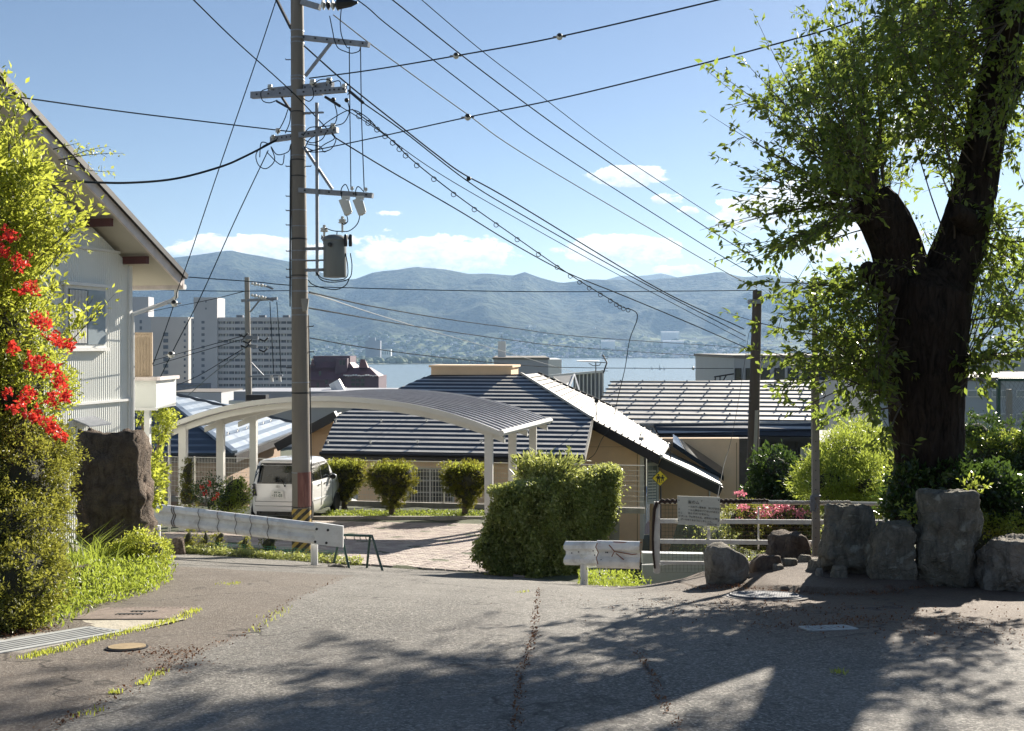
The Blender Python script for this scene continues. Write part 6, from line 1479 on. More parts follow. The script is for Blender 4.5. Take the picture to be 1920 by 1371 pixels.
def rock(px0, px1, r0, r1, d, label, mat, seed, name='boulder', depth=.8, planes=9, group=None, rough_=.14, sink=.06, parent=None, sharp=.5, flat_top=False, lean=0.):
    rr = random.Random(seed); x0, x1 = (px0-CX)/F*d, (px1-CX)/F*d; zt, zb_ = (HY-r0)/F*d, (HY-r1)/F*d-sink
    zb_ = min(zb_, g((x0+x1)/2, d)-.07, g((x0+x1)/2, d+.2)-.07)
    hw, hh = (x1-x0)/2, (zt-zb_)/2; c_ = Vector(((x0+x1)/2, d+hw*depth*.5, (zt+zb_)/2))
    bm = bmesh.new(); bmesh.ops.create_icosphere(bm, subdivisions=5 if hh > .25 else 4, radius=1)
    N = []
    for i in range(planes): v = Vector((rr.gauss(0, 1), rr.gauss(0, 1), rr.gauss(0, .55))).normalized(); N.append((v, rr.uniform(.74, .98)))
    N += [(Vector((0, 0, 1)), .86 if flat_top else .95), (Vector((0, 0, -1)), .9), (Vector((1, 0, .08)).normalized(), .84), (Vector((-1, 0, .08)).normalized(), .84), (Vector((0, -1, .05)).normalized(), .85)]
    for v in bm.verts:
        d_ = v.co.normalized(); r = 1.25
        for n_, k in N:
            q = d_.dot(n_)
            if q > .05: r = min(r, k/q)
        p = d_*r
        q = Vector((p.x*hw, p.y*hw*depth, p.z*hh))
        s = q*2.2+Vector((seed*3.1, 0, seed))
        f_ = mn.fractal(s, .9, 2.1, 5)*rough_+abs(mn.noise(Vector((q.x*5+seed, q.y*5, q.z*1.3))))*rough_*.35
        f_ += .045*mn.fractal(q*9+Vector((seed, 3, 0)), .8, 2.2, 4)*min(1, .35/hw)*2; v.co = q + d_*f_*hw*1.3; v.co.x += lean*(v.co.z)
    me = bpy.data.meshes.new(name); bm.to_mesh(me); bm.free(); me.materials.append(mat); me.polygons.foreach_set('use_smooth', [True]*len(me.polygons))
    o = link(name, me, parent); o.location = c_-(wl(parent) if parent else Vector((0, 0, 0)))
    if label: tag(o, label, 'boulder', group)
    return o
GB = 'boulders along the right verge'
rock(134, 272, 803, 1045, 11.6, 'tall dark brown standing rock beside the azalea hedge at the left', m_rkb, 4, depth=.8, rough_=.16, lean=-.04)
rock(1325, 1412, 1027, 1083, 10.2, 'low pale topped boulder in front of the notice board', m_rkp, 8, group=GB, rough_=.14)
rock(1402, 1470, 1043, 1080, 10.5, 'small dark boulder wedged beside the pale topped one', m_rkb, 9, group=GB)
rock(1436, 1530, 1004, 1052, 11.4, 'dark brown low rock left of the tall thin post', m_rkb, 13, group=GB, rough_=.16)
rock(1540, 1652, 944, 1084, 10.0, 'rounded grey boulder with a peaked top right of the tall thin post', m_rk, 17, group=GB, rough_=.17, planes=11)
rock(1628, 1724, 974, 1086, 9.7, 'blocky boulder with a flat sunlit top left of the tallest stone', m_rk, 21, group=GB, flat_top=True, planes=8, rough_=.12)
rock(1722, 1854, 914, 1088, 9.6, 'tallest flat topped upright stone in front of the tree trunk', m_rk, 33, group=GB, flat_top=True, planes=7, rough_=.13, depth=.7)
rock(1846, 1990, 1010, 1088, 9.4, 'low flat boulder cut by the right edge of the view', m_rkp, 41, group=GB, flat_top=True, planes=6, rough_=.08)
for k, (a, b_, r0, r1, d) in enumerate(((1468, 1498, 1048, 1066, 10.6), (1496, 1528, 1040, 1062, 10.8), (1518, 1560, 1052, 1078, 10.2), (1448, 1475, 1058, 1074, 10.4), (1556, 1590, 1060, 1082, 9.8), (1530, 1546, 1066, 1078, 9.9))):
    rock(a, b_, r0, r1, d, ('small round stone between the dark rock and the post', 'small stone at the foot of the tall thin post', 'flat stone at the left foot of the rounded grey boulder', 'smallest stone beside the small dark boulder', 'stone lying against the rounded grey boulder', 'pebble like stone right of the post foot')[k], m_rkp if k % 2 else m_rk, 50+k, name='stone', group='small stones around the post', sink=.03)
for k, (a, b_, r0, r1, d, lb) in enumerate(((128, 178, 1062, 1095, 9.0, 'flat stone half buried in the weeds at the left'), (612, 655, 1058, 1074, 16.3, 'buff kerb stone left of the green frame stand'), (262, 300, 985, 1030, 14.0, 'grey block stone behind the small azalea'), (545, 575, 1040, 1058, 17.6, 'grey stone left of the tall pole foot'), (505, 530, 1036, 1052, 17.7, 'dark stone under the guardrail'), (310, 345, 1010, 1040, 17.2, 'dark stone pile under the guardrail left end'))):
    rock(a, b_, r0, r1, d, lb, m_rkp if k in (1, 2) else m_rkb, 70+k, name='stone', sink=.03)

# ------------------------------------------------------------------ foliage
lf_az = leafmat('azalea_leaf', [(.04, .05, .012), (.13, .145, .028), (.28, .27, .06)], .38, (.5, .5, .08))
lf_yel = leafmat('spring_leaf', [(.08, .12, .02), (.20, .25, .035), (.36, .37, .07)], .5, (.66, .70, .10))
lf_ch = leafmat('cherry_leaf', [(.025, .05, .012), (.07, .105, .022), (.17, .18, .045)], .45, (.40, .52, .08))
lf_br = leafmat('bright_shrub_leaf', [(.06, .10, .02), (.15, .21, .03), (.28, .33, .06)], .45, (.55, .64, .10))
lf_dk = leafmat('evergreen_leaf', [(.010, .022, .008), (.025, .05, .015), (.06, .09, .02)], .22, (.18, .30, .05), rough=.3)
lf_ivy = leafmat('ivy_leaf', [(.07, .10, .03), (.27, .31, .10), (.52, .52, .26)], .42, (.6, .64, .16), rough=.35)
lf_con = leafmat('conifer_tuft', [(.02, .04, .006), (.07, .09, .012), (.24, .21, .03)], .32, (.45, .42, .05), rough=.6)
lf_gr = leafmat('weed_leaf', [(.08, .12, .015), (.17, .225, .03), (.30, .34, .07)], .42, (.5, .6, .08))
lf_red = leafmat('red_petal', [(.38, .015, .02), (.62, .03, .035), (.72, .10, .07)], .35, (.95, .10, .06))
lf_pk = leafmat('pink_petal', [(.55, .12, .18), (.70, .22, .28), (.75, .42, .45)], .35, (.9, .3, .4))
lf_dry = leafmat('dry_leaf', [(.07, .03, .015), (.18, .075, .03), (.30, .16, .07)], .1, (.3, .12, .05), rough=.8)
def bush(name, label, cat, blobs, n, leafm, size, asp=.5, clump=.1, per=26, group=None, up=.3, base=None, stem=None, corek=.62, stuff='crown', droop=0., shell=.78, outk=.5):
    B = blobs[0]; bz = base if base is not None else min(b_[2]-b_[5] for b_ in blobs)
    t_ = thing(name, (B[0], B[1], bz), label, cat, group)
    if corek: core('shade_core', blobs, m_cored, t_, corek, seed=len(label))  # solid dark balls inside the leaves block the view and read as shade
    pts, u, r = blobpts(blobs, n, clump, per, shell)
    leaves(stuff, pts, leafm, size, asp, t_, direc=u*outk+np.array([0, 0, .2]), up=up, rnd=r, droop=droop, kind='stuff')
    if stem:
        mb = MB()
        for s_ in stem: mb.tube(s_[0], s_[1], 7, rough=.3)
        mb.build('trunk', m_bark, t_, smooth=True)
    return t_, pts, u
def W(px, row, d): return P(px, row, d)
def pb(px, row, d, rx, rz, ry): return tuple(P(px, row, d))+(rx/F*d, ry, rz/F*d)
# left clipped azalea hedge
t_az, pz, uz = bush('azalea_hedge', 'dense clipped azalea hedge filling the lower left corner', 'hedge',
    [pb(48, 905, 7.6, 78, 95, .5), pb(10, 1010, 7.3, 105, 110, .5), pb(35, 1090, 7.0, 78, 80, .45), pb(28, 850, 7.8, 95, 70, .5), pb(-60, 950, 7.6, 120, 200, .6), pb(5, 1130, 6.9, 90, 60, .4), pb(-100, 830, 8.0, 120, 120, .6)], 105000, lf_az, .030, .42, .05, 40, up=.5, corek=.74)
bush('azalea_hedge', 'coarser stretch of azalea hedge continuing out of the left edge', 'hedge', [(-5.2, 7.7, -1.0, .8, .7, 1.1), (-6.1, 8.0, -.9, .8, .7, 1.1), (-5.4, 8.3, .1, .8, .6, .9), (-6.3, 8.4, .2, .8, .6, 1.0)], 26000, lf_az, .05, .42, .08, 30, up=.5, corek=.78)
# flowering azalea above it
tz, pts, u = bush('flowering_azalea', 'scarlet flowering azalea with yellow green leaves above the hedge', 'azalea',
    [(-4.15, 7.9, .05, .5, .5, .55), (-4.45, 7.7, .5, .5, .5, .5), (-4.0, 8.0, -.35, .42, .45, .35)], 20000, lf_yel, .038, .42, .07, 24, up=.4, corek=.6)
fp = []
fpx = [(20, 440, 30), (45, 490, 30), (60, 545, 30), (85, 600, 34), (115, 635, 30), (140, 650, 12), (70, 680, 30), (100, 690, 32), (120, 720, 22), (60, 740, 22), (130, 745, 18), (75, 780, 28), (100, 800, 30), (20, 735, 12), (40, 765, 22), (120, 815, 16), (30, 650, 20), (10, 470, 20), (110, 750, 25)]
for (px, row, s) in fpx:
    for k in range(int(s*.75)):
        q = W(px-6+random.gauss(0, s*.30), row+random.gauss(0, s*.30), random.uniform(7.25, 7.5)); fp.append(q)
fp = np.array(fp); ctr = np.repeat(fp, 6, 0); dr = norm(RS.normal(size=(len(ctr), 3))+np.array([.2, -.7, .2]))
leaves('blossoms', ctr+RS.normal(size=ctr.shape)*.004, lf_red, .033, .6, tz, direc=dr*1.6, up=0, kind='stuff')
# leafy yellow green shrub over the top left
def sprays(name, label, cat, starts, tips, leafm, size, asp, per_m, matb, group=None, side=.25, r0=.008, jit=.03, arch=.12, nside=5, droop=.1, parent=None, cluster=1, partname='crown', twig='twig', leafstart=.15):
    if parent is None: parent = thing(name, starts[0], label, cat, group)
    mb = MB(); PT = []; DR = []
    for a, b_ in zip(starts, tips):
        a = Vector(a); b_ = Vector(b_); L = (b_-a).length
        mid = a.lerp(b_, .5)+Vector((random.gauss(0, arch*.3)*L, random.gauss(0, arch*.3)*L, arch*L*random.uniform(-.6, .6)))
        ctl = [a, mid, b_]; n_ = 9
        path = [(1-t)**2*ctl[0]+2*t*(1-t)*ctl[1]+t*t*ctl[2] for t in [i/(n_-1) for i in range(n_)]]
        mb.tube(path, [r0*(1-.85*i/(n_-1)) for i in range(n_)], 4, cap=False)
        def along(path, L, t0):
            m = max(2, int(L*per_m*(1-t0)))
            for _ in range(m):
                t = random.uniform(t0, 1)**.85; x = t*(len(path)-1); i = min(int(x), len(path)-2); p = path[i].lerp(path[i+1], x-i); d_ = (path[i+1]-path[i]).normalized()
                for c_ in range(cluster):
                    PT.append(p+Vector([random.gauss(0, jit) for _ in range(3)])); DR.append(d_*.8+Vector((0, 0, -droop)))
        along(path, L, leafstart)
        for k in range(nside):
            t = random.uniform(.25, .92); x = t*(n_-1); i = int(x); p = path[i]; d_ = (path[min(i+1, n_-1)]-path[i]).normalized()
            sd_ = (d_*.8+Vector([random.gauss(0, .7) for _ in range(3)])).normalized(); l_ = side*random.uniform(.5, 1.2)*(1.1-t*.6)
            e = p+sd_*l_+Vector((0, 0, .1*l_)); sp_ = [p, p.lerp(e, .5)+Vector((0, 0, .04*l_)), e]; mb.tube(sp_, [r0*.45, r0*.3, r0*.15], 3, cap=False); along(sp_, l_, .1)
    mb.build(twig, matb, parent, kind='stuff')
    leaves(partname, np.array(PT), leafm, size, asp, parent, direc=np.array(DR), up=.35, kind='stuff')
    return parent
random.seed(21)
st, tp_ = [], []
root = W(-60, 700, 8.2)
edge = [(12, 128), (25, 160), (45, 185), (60, 235), (75, 280), (100, 300), (150, 275), (115, 330), (150, 345), (185, 380), (170, 395), (160, 410), (140, 450), (120, 470), (100, 520), (60, 560), (60, 330), (50, 300), (40, 400), (80, 400), (100, 430), (30, 480), (20, 350), (0, 250), (-20, 200), (90, 360), (130, 400), (70, 460), (215, 552), (175, 560), (130, 565), (60, 600), (20, 620), (-40, 500), (-30, 300), (50, 640), (110, 540)]
for k in range(185):
    e = edge[k] if k < len(edge) else (random.uniform(-60, 120), random.uniform(250, 640))
    if k >= len(edge) and (e[0] > 30+(e[1]-200)*.7 or (e[1] > 480 and e[0] > 70)): e = (random.uniform(-60, 60), e[1])
    d = random.uniform(7.6, 8.8); st.append(W(e[0]*.35-70+random.uniform(-20, 20), e[1]+random.uniform(80, 220), d+.1)); tp_.append(W(e[0], e[1], d))
sh1 = sprays('yellow_green_shrub', 'tall yellow green leafy shrub in the upper left corner', 'shrub', st, tp_, lf_yel, .062, .42, 70, m_twig, side=.28, r0=.009, nside=6, jit=.035)
# fine hanging twig with rounder leaves
st = [W(110, 300, 7.9), W(115, 305, 7.9), W(120, 300, 7.9), W(100, 280, 7.9)]; tp_ = [W(232, 288, 7.6), W(215, 322, 7.6), W(205, 275, 7.7), W(150, 268, 7.7)]
sprays(None, None, None, st, tp_, lf_ivy, .032, .6, 42, m_twig, parent=sh1, side=.10, nside=4, r0=.005, jit=.015, partname='hanging_twig_leaves', twig='hanging_twig')
# weeds, grass
def gpts(n, fn, x0, x1, y0, y1, h=.15):
    P_ = []
    while len(P_) < n:
        x, y = random.uniform(x0, x1), random.uniform(y0, y1)
        if fn(x, y): P_.append((x, y, g(x, y)+random.uniform(0, 1)**1.5*h))
    return np.array(P_)
def inpx(a, b_, ra, rb):
    def f(x, y):
        px = x/y*F+CX; row = HY-g(x, y)*F/y; return a <= px <= b_ and ra <= row <= rb
    return f
def weedf(x, y):
    px = x/y*F+CX; row = HY-g(x, y)*F/y
    lim = np.interp(row, [1040, 1090, 1110, 1135, 1150, 1180], [312, 318, 290, 205, 160, 115])
    return 60 < px < lim+random.gauss(0, 7) and row < 1182
pw = gpts(15000, weedf, -5, -2.2, 6.6, 14, .30)
leaves('weeds', pw, lf_gr, .045, .35, direc=np.tile(np.array([.05, -.1, .9]), (len(pw), 1)), up=0, kind='stuff', label='bright green weeds spilling over the road edge at the left', cat='weeds')
def grass(name, label, pts, h, mat, w=.006, kind='stuff', lean=.45):
    n = len(pts); a = RS.uniform(0, 2*np.pi, n); L = h*RS.uniform(.5, 1.2, n); dx = np.stack([np.cos(a), np.sin(a), 0*a], 1)
    s = np.stack([-np.sin(a), np.cos(a), 0*a], 1)*w; z = np.array([0, 0, 1.])
    p0 = pts; p1 = pts+z*(L*.6)[:, None]+dx*(L*lean*.3)[:, None]; p2 = pts+z*(L*.85)[:, None]+dx*(L*lean)[:, None]
    v = np.stack([p0-s, p0+s, p1+s*.8, p1-s*.8, p2], 1).reshape(-1, 3); i = np.arange(n)*5
    f = np.concatenate([np.stack([i, i+1, i+2], 1), np.stack([i, i+2, i+3], 1), np.stack([i+3, i+2, i+4], 1)])
    return npmesh(name, v, f, mat, attr={'rnd': np.repeat(RS.uniform(0, 1, n), 5)}, origin=pts[0], kind=kind, label=label, cat='grass')
gr_p = np.array([tuple(Pg(random.gauss(165, 22), random.uniform(9.5, 11), 0)) for _ in range(160)])
grass('tall_grass', 'tuft of long grass blades before the standing rock', gr_p, .62, lf_gr, .007, lean=.7)
def lines(path, n, spread):
    out = []
    for _ in range(n):
        k = random.randrange(len(path)-1); t = random.random(); a, b_ = path[k], path[k+1]
        x, y = lerp(a[0], b_[0], t)+random.gauss(0, spread), lerp(a[1], b_[1], t)+random.gauss(0, spread); out.append((x, y, g(x, y)))
    return np.array(out)
grs = [lines([gp(47, 1235), gp(100, 1222), gp(150, 1209), gp(210, 1194), gp(272, 1178), gp(330, 1163), gp(370, 1143)], 900, .03), lines([gp(262, 1285), gp(300, 1262)], 70, .02), lines([gp(210, 1300), gp(225, 1300)], 25, .012),
       lines([gp(420, 1098), gp(450, 1093)], 60, .06), lines([gp(475, 1185), gp(540, 1140)], 60, .04), lines([gp(980, 1112), gp(985, 1110)], 25, .03), lines([gp(1572, 1262), gp(1575, 1262)], 25, .02), lines([gp(175, 1335), gp(150, 1345)], 20, .02)]
grass('crack_weeds', 'thin weeds growing along the drain and the road cracks', np.concatenate(grs), .032, lf_yel, .003)
# litter
lt = np.concatenate([lines(SEAM, 380, .014), lines(SEAM2, 160, .02), lines(LIP, 1300, .08), lines(ARC, 260, .04), lines([gp(1640, 1160), gp(1560, 1172), gp(1440, 1178)], 300, .10), lines([gp(1300, 1105), gp(1440, 1098), gp(1600, 1098)], 900, .12), lines([gp(310, 1262), gp(350, 1225), gp(250, 1225)], 260, .09), lines([gp(1250, 1130), gp(1500, 1150), gp(1900, 1180), (4, 6)], 1600, .5), lines([gp(-50, 1200), gp(80, 1180)], 500, .08)]); lt[:, 2] += .008
lt = lt[lt[:, 1] > 2]
leaves('fallen_leaves', lt, lf_dry, .018, .6, up=1.5, direc=np.tile(np.array([.1, 0, .05]), (len(lt), 1)), kind='stuff', label='reddish dry bud scales and leaves along the cracks', cat='fallen leaves')
# other left plants
bush('small_azalea', 'rounded small yellow green azalea at the foot of the standing rock', 'azalea', [tuple(W(265, 1040, 10.6))+(.27, .25, .24), tuple(W(235, 1050, 10.5))+(.16, .2, .18)], 7500, lf_yel, .028, .45, .045, 24)
bush('yellow_shrub', 'bright yellow leaved shrub between the rock and the carport post', 'shrub', [tuple(W(280, 885, 14))+(.24, .3, .28), tuple(W(285, 915, 14))+(.17, .3, .25), tuple(W(262, 900, 14.2))+(.2, .3, .35)], 1800, lf_yel, .075, .5, .07, 14, corek=.5)
tpp = thing('garden_tree', Pg(290, 21.5), 'small yellow green garden tree under the balcony', 'tree')
mb = MB(); mb.tube([W(292, 960, 21.5), W(288, 880, 21.5), W(300, 830, 21.4), W(318, 790, 21.3)], [.07, .06, .045, .02], 7, rough=.3); mb.tube([W(292, 860, 21.5), W(272, 820, 21.6), W(262, 780, 21.5)], [.05, .035, .015], 6); mb.build('trunk', m_bark, tpp)
pts, u, r = blobpts([tuple(W(318, 785, 21.3))+(.22, .3, .25), tuple(W(300, 815, 21.3))+(.28, .3, .2), tuple(W(262, 770, 21.5))+(.22, .3, .3), tuple(W(255, 740, 21.5))+(.15, .3, .3), tuple(W(300, 770, 21.5))+(.2, .2, .15)], 2200, .08, 16, .5); leaves('crown', pts, lf_yel, .07, .5, tpp, kind='stuff', rnd=r)
def cone_blobs(px, r0, r1, d, hw, n=4):
    return [tuple(W(px, lerp(r1, r0, (k+.6)/n), d))+(hw*(1-.55*k/n), hw*(1-.55*k/n), (r1-r0)/F*d/n*.85) for k in range(n)]
bush('small_cypress', 'slim yellow tipped cypress behind the first carport post', 'shrub', cone_blobs(352, 873, 950, 23.2, .22), 1900, lf_con, .055, .35, .05, 14)
bush('rose_bush', 'sparse dark rose bush with a few red blooms by the carport', 'shrub', [tuple(W(395, 922, 21.5))+(.33, .3, .32)], 800, lf_dk, .06, .55, .14, 9, corek=0, stem=[([W(392, 962, 21.5), W(398, 930, 21.5), W(410, 905, 21.4)], .008), ([W(394, 962, 21.5), W(383, 925, 21.5), W(375, 905, 21.6)], .008)])
rp_ = []
for q in ((393, 907), (379, 913), (408, 928), (402, 935), (386, 925)):
    c_ = W(q[0], q[1], 21.2); rp_ += [c_+Vector([random.gauss(0, .022) for _ in range(3)]) for _ in range(22)]
leaves('rose_blooms', np.array(rp_), lf_red, .04, .8, kind='stuff', label='red rose blooms on the dark bush', cat='flowers')
bush('leafy_shrub', 'light green shrub between the rose bush and the white car', 'shrub', [tuple(W(438, 918, 22))+(.27, .3, .30), tuple(W(425, 945, 22))+(.34, .3, .25), tuple(W(452, 935, 22))+(.2, .3, .3)], 3800, lf_br, .05, .45, .07, 16)
for k, (px, r0, r1, lb) in enumerate(((358, 990, 1050, 'leftmost small yellow conifer under the guardrail'), (385, 995, 1050, 'second small yellow conifer under the guardrail'), (408, 1000, 1052, 'third small yellow conifer under the guardrail'), (460, 1003, 1052, 'conifer just left of the dark one under the guardrail'), (502, 1005, 1050, 'darker brown conifer nearest the tall pole'), (338, 1010, 1048, 'smallest conifer at the left end under the guardrail'))):
    d = 17.9; bush('dwarf_conifer', lb, 'conifer', cone_blobs(px, r0+8, r1+8, d, .16 if k < 4 else .2, 3), 1500, lf_con if k > 3 else lf_az, .035, .4, .035, 16, group='dwarf conifers under the guardrail')
ivp = np.array([tuple(Vector((x_, yv, g(x_, yv)+random.uniform(0, .12)))) for x_, yv in [((lambda q: (q, float(yedge(q))+random.uniform(.02, .35)))(random.uniform(-6.3, -2.6))) for _ in range(3800)]])
leaves('edging_ivy', ivp, lf_ivy, .045, .6, up=1, kind='stuff', label='ivy trailing along the road edge under the guardrail', cat='ground cover')
gn = thing('plastic_net_edging', (-4, 17.6, g(-4, 17.6)), 'low green plastic net edging at the road side by the pole', 'netting')
mb = MB()
pth = [Vector((x, float(yedge(x))+.36, g(x, float(yedge(x))+.36))) for x in np.arange(-5.4, -2.9, .06)]
for p in pth: mb.bar(p, p+ZV*.19, .004, .004)
for k in range(5):
    for a, b_ in zip(pth, pth[1:]): mb.bar(a+ZV*(.03+.04*k), b_+ZV*(.03+.04*k), .004, .004)
mb.build('mesh_strip', M('green_plastic', (.05, .25, .15), .5), gn, kind='stuff')
# ------------------------------------------------------------------ clipped bushes on the driveway edge
def topiary(px, d, label, s=1., seed=0):
    b_ = Pg(px, d); x, y, z = b_; random.seed(seed)
    bl = [(x, y, z+1.05*s, .62*s, .55*s, .40*s), (x-.28*s, y, z+1.08*s, .40*s, .42*s, .42*s), (x+.30*s, y, z+1.06*s, .40*s, .42*s, .42*s), (x+.02, y, z+.72*s, .44*s, .42*s, .40*s), (x, y, z+1.22*s, .42*s, .4*s, .32*s), (x+.03, y, z+.45*s, .22*s, .22*s, .25*s)]
    t_, pts, u = bush('clipped_bush', label, 'bush', bl, 15000, lf_con, .060, .32, .05, 26, base=z, corek=.70, up=.2, group='clipped conifer bushes along the driveway', stem=[([b_-ZV*.05, b_+ZV*.3, b_+Vector((.02, 0, .7))], [.09, .07, .06])], outk=1.1)
    pt = np.array([(x+random.gauss(0, .28)*s, y-.1+random.gauss(0, .2), z+(1.42+random.uniform(-.05, .10)-abs(random.gauss(0, .08)))*s) for _ in range(1500)])
    leaves('new_shoots', pt, lf_yel, .055, .3, t_, direc=np.tile([0, 0, 1.2], (len(pt), 1)), kind='stuff')
topiary(646, 29.2, 'rounded clipped bush partly hidden behind the car', .98, 1); topiary(735, 27.6, 'middle clipped bush, left of the grilled window', 1.0, 2); topiary(872, 27.6, 'clipped bush right of the grilled window', 1.0, 3)
gc = [p for p in [(random.uniform(-5.2, -.3), random.uniform(27.05, 28.7)) for _ in range(9000)]]
gc = np.array([(x, y, g(x, y)+random.uniform(0, .16)*max(0, 1-abs(y-27.8)/1.0)) for x, y in gc]); leaves('ground_cover', gc, lf_br, .055, .5, up=.8, kind='stuff', label='low leafy ground cover along the feet of the clipped bushes', cat='ground cover')
mb = MB(); a = Vector((-9, 27.0, g(-9, 27)+.02)); 
for k in range(9): x0 = -8.8+k*.95; mb.bar((x0, 26.98, g(x0, 27)+.03), (x0+.94, 26.98, g(x0+.94, 27)+.03), .12, .12)
mb.build('planting_kerb', m_conc, kind='structure')
# ------------------------------------------------------------------ ivy covered wall
random.seed(5)
iw = thing('ivy_wall', (.3, 17, g(.3, 17)), 'low wall smothered in ivy beside the driveway', 'ivy hedge')
blv = []
IP = [(884, 1050), (889, 1022), (902, 998), (909, 970), (921, 948), (926, 920), (948, 905), (978, 912), (1010, 900), (1040, 900), (1075, 898), (1110, 884), (1148, 878), (1168, 884), (1160, 930), (1150, 985), (1135, 1010), (1100, 1040), (1085, 1090), (1000, 1092), (930, 1078)]
def ind(px): return float(np.interp(px, [885, 1000, 1080, 1170], [16.7, 17.0, 17.7, 18.6]))
def inpoly(x, y, poly):
    c = False
    for (x0, y0), (x1, y1) in zip(poly, poly[1:]+poly[:1]):
        if (y0 > y) != (y1 > y) and x < (x1-x0)*(y-y0)/(y1-y0)+x0: c = not c
    return c
bmv = MB(); ins_ = []
for (x, y) in IP:
    cx_, cy_ = 1030, 990; x2, y2 = lerp(x, cx_, .07), lerp(y, cy_, .06); ins_.append(P(x2, y2, ind(x2)+.12))
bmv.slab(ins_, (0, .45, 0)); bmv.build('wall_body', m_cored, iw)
ip, iu, ir = [], [], []
cl = []
while len(cl) < 1650:
    x, y = random.uniform(885, 1170), random.uniform(876, 1094)
    if inpoly(x, y, IP): cl.append((x, y, random.uniform(-.16, .10)+.22*mn.noise(Vector((x*.035, y*.010, 0))), random.uniform(-.22, .22)))
for (x, y, dd, rr_) in cl:
    for k in range(30):
        xx, yy = x+random.gauss(0, 4.2), y+abs(random.gauss(0, 1))*9-5
        if random.random() < .12: xx += random.gauss(0, 5)
        elif not inpoly(xx, yy, IP): continue
        ip.append(P(xx, yy, ind(xx)+dd+random.gauss(0, .04))); ir.append(.5+rr_+random.gauss(0, .17))
for k in range(5200):
    x = random.uniform(915, 1165); yt = float(np.interp(x, [922, 1000, 1040, 1075, 1110, 1148, 1168], [922, 906, 896, 897, 884, 878, 884])); ip.append(P(x, yt+random.uniform(-4, 5), ind(x))+Vector((0, random.uniform(0, .55), random.uniform(-.03, .03)))); ir.append(random.uniform(.4, 1))
ip = np.array(ip); ok = ip[:, 2] > G(ip[:, 0], ip[:, 1])-.02
leaves('ivy', ip[ok], lf_ivy, .058, .62, iw, direc=np.tile([.15, -.55, -.30], (int(ok.sum()), 1)), up=.45, rnd=np.clip(np.array(ir)[ok], 0, 1), kind='stuff')
mb = MB(); 
st = [W(1158-random.uniform(0, 60), random.uniform(890, 930), 18.5) for _ in range(14)]+[W(930, 1000, 16.8)]*6; tp_ = [W(1172-random.uniform(0, 12), random.uniform(880, 950), 18.3) for _ in range(14)]+[W(random.uniform(890, 905), random.uniform(1000, 1050), 16.7) for _ in range(6)]
sprays(None, None, None, st, tp_, lf_ivy, .04, .6, 30, m_twig, parent=iw, nside=1, side=.1, r0=.004, partname='loose_tendril_leaves', twig='tendril')
mb = MB(); a = W(1156, 1062, 18.4); mb.box((a.x-.03, 18.5, (a.z-1+W(0, 940, 18.5).z)/2), (.16, .25, W(0, 940, 18.5).z-a.z+1)); mb.build('concrete_end_pillar', m_conc, iw)
mb = MB(); mb.bar(W(1061, 905, 18.9), W(1062, 866, 18.9), .12, .10); mb.build('fence_end_post', m_white, iw)
st = []; tp_ = []
for k in range(95):
    tx, ty = random.choice([(random.uniform(965, 1010), random.uniform(855, 900)), (random.uniform(1010, 1092), random.uniform(842, 885)), (random.uniform(985, 1080), random.uniform(850, 915)), (random.uniform(1020, 1060), random.uniform(850, 930))])
    st.append(W(random.uniform(1005, 1040), 925, 17.5)); tp_.append(W(tx, ty, random.uniform(17.3, 18.3)))
sprays('broadleaf_shrub', 'broad leaved evergreen shrub rising above the ivy wall', 'shrub', st, tp_, lf_ivy, .13, .28, 60, m_twig, nside=3, side=.2, r0=.014, leafstart=.4)
def wd2(x, y):
    px = x/y*F+CX; return 1085 < px < 1225 and y > 14.4
pw = gpts(2600, wd2, .9, 2.2, 14.4, 16.2, .22); leaves('verge_weeds', pw, lf_gr, .045, .4, direc=np.tile([0, 0, .8], (len(pw), 1)), kind='stuff', label='green weeds at the foot of the short guardrail', cat='weeds')
# ------------------------------------------------------------------ shrubs beyond the fence on the right
bush('camellia', 'dark glossy evergreen shrub right of the brown pole', 'shrub', [tuple(W(1455, 885, 24))+(.5, .6, .62), tuple(W(1440, 930, 24))+(.5, .6, .6), tuple(W(1480, 930, 24))+(.55, .6, .55)], 7000, lf_dk, .10, .5, .12, 16)
bush('bamboo_leaf_shrub', 'big bright green narrow leaved shrub behind the boulders', 'shrub', [tuple(W(1590, 870, 18))+(.62, .7, .55), tuple(W(1560, 910, 17.5))+(.6, .7, .5), tuple(W(1640, 915, 17))+(.7, .7, .5), tuple(W(1610, 830, 19))+(.45, .6, .4), tuple(W(1680, 940, 16))+(.4, .5, .4), tuple(W(1650, 860, 19))+(.5, .6, .5)], 32000, lf_br, .085, .2, .11, 26, corek=.45)
bush('pink_azalea', 'low azalea with pink blossom seen through the net fence', 'azalea', [tuple(W(1400, 975, 16.5))+(.42, .4, .28), tuple(W(1450, 980, 16.5))+(.45, .4, .28), tuple(W(1505, 985, 16.3))+(.4, .4, .25), tuple(W(1420, 1010, 16.2))+(.5, .4, .25), tuple(W(1490, 1015, 16.0))+(.5, .4, .2)], 14000, lf_az, .035, .45, .05, 24)
pk = []
for (px, row, s) in ((1450, 955, 26), (1425, 962, 18), (1395, 950, 12), (1500, 962, 14), (1388, 925, 9), (1470, 950, 14), (1388, 975, 8)):
    pk += [W(px+random.gauss(0, s*.55), row+random.gauss(0, s*.28), random.uniform(15.95, 16.25)) for _ in range(s*7)]
leaves('pink_blossoms', np.array(pk), lf_pk, .04, .7, up=0, kind='stuff', label='pink azalea blossoms behind the fence beside the brown pole', cat='flowers')
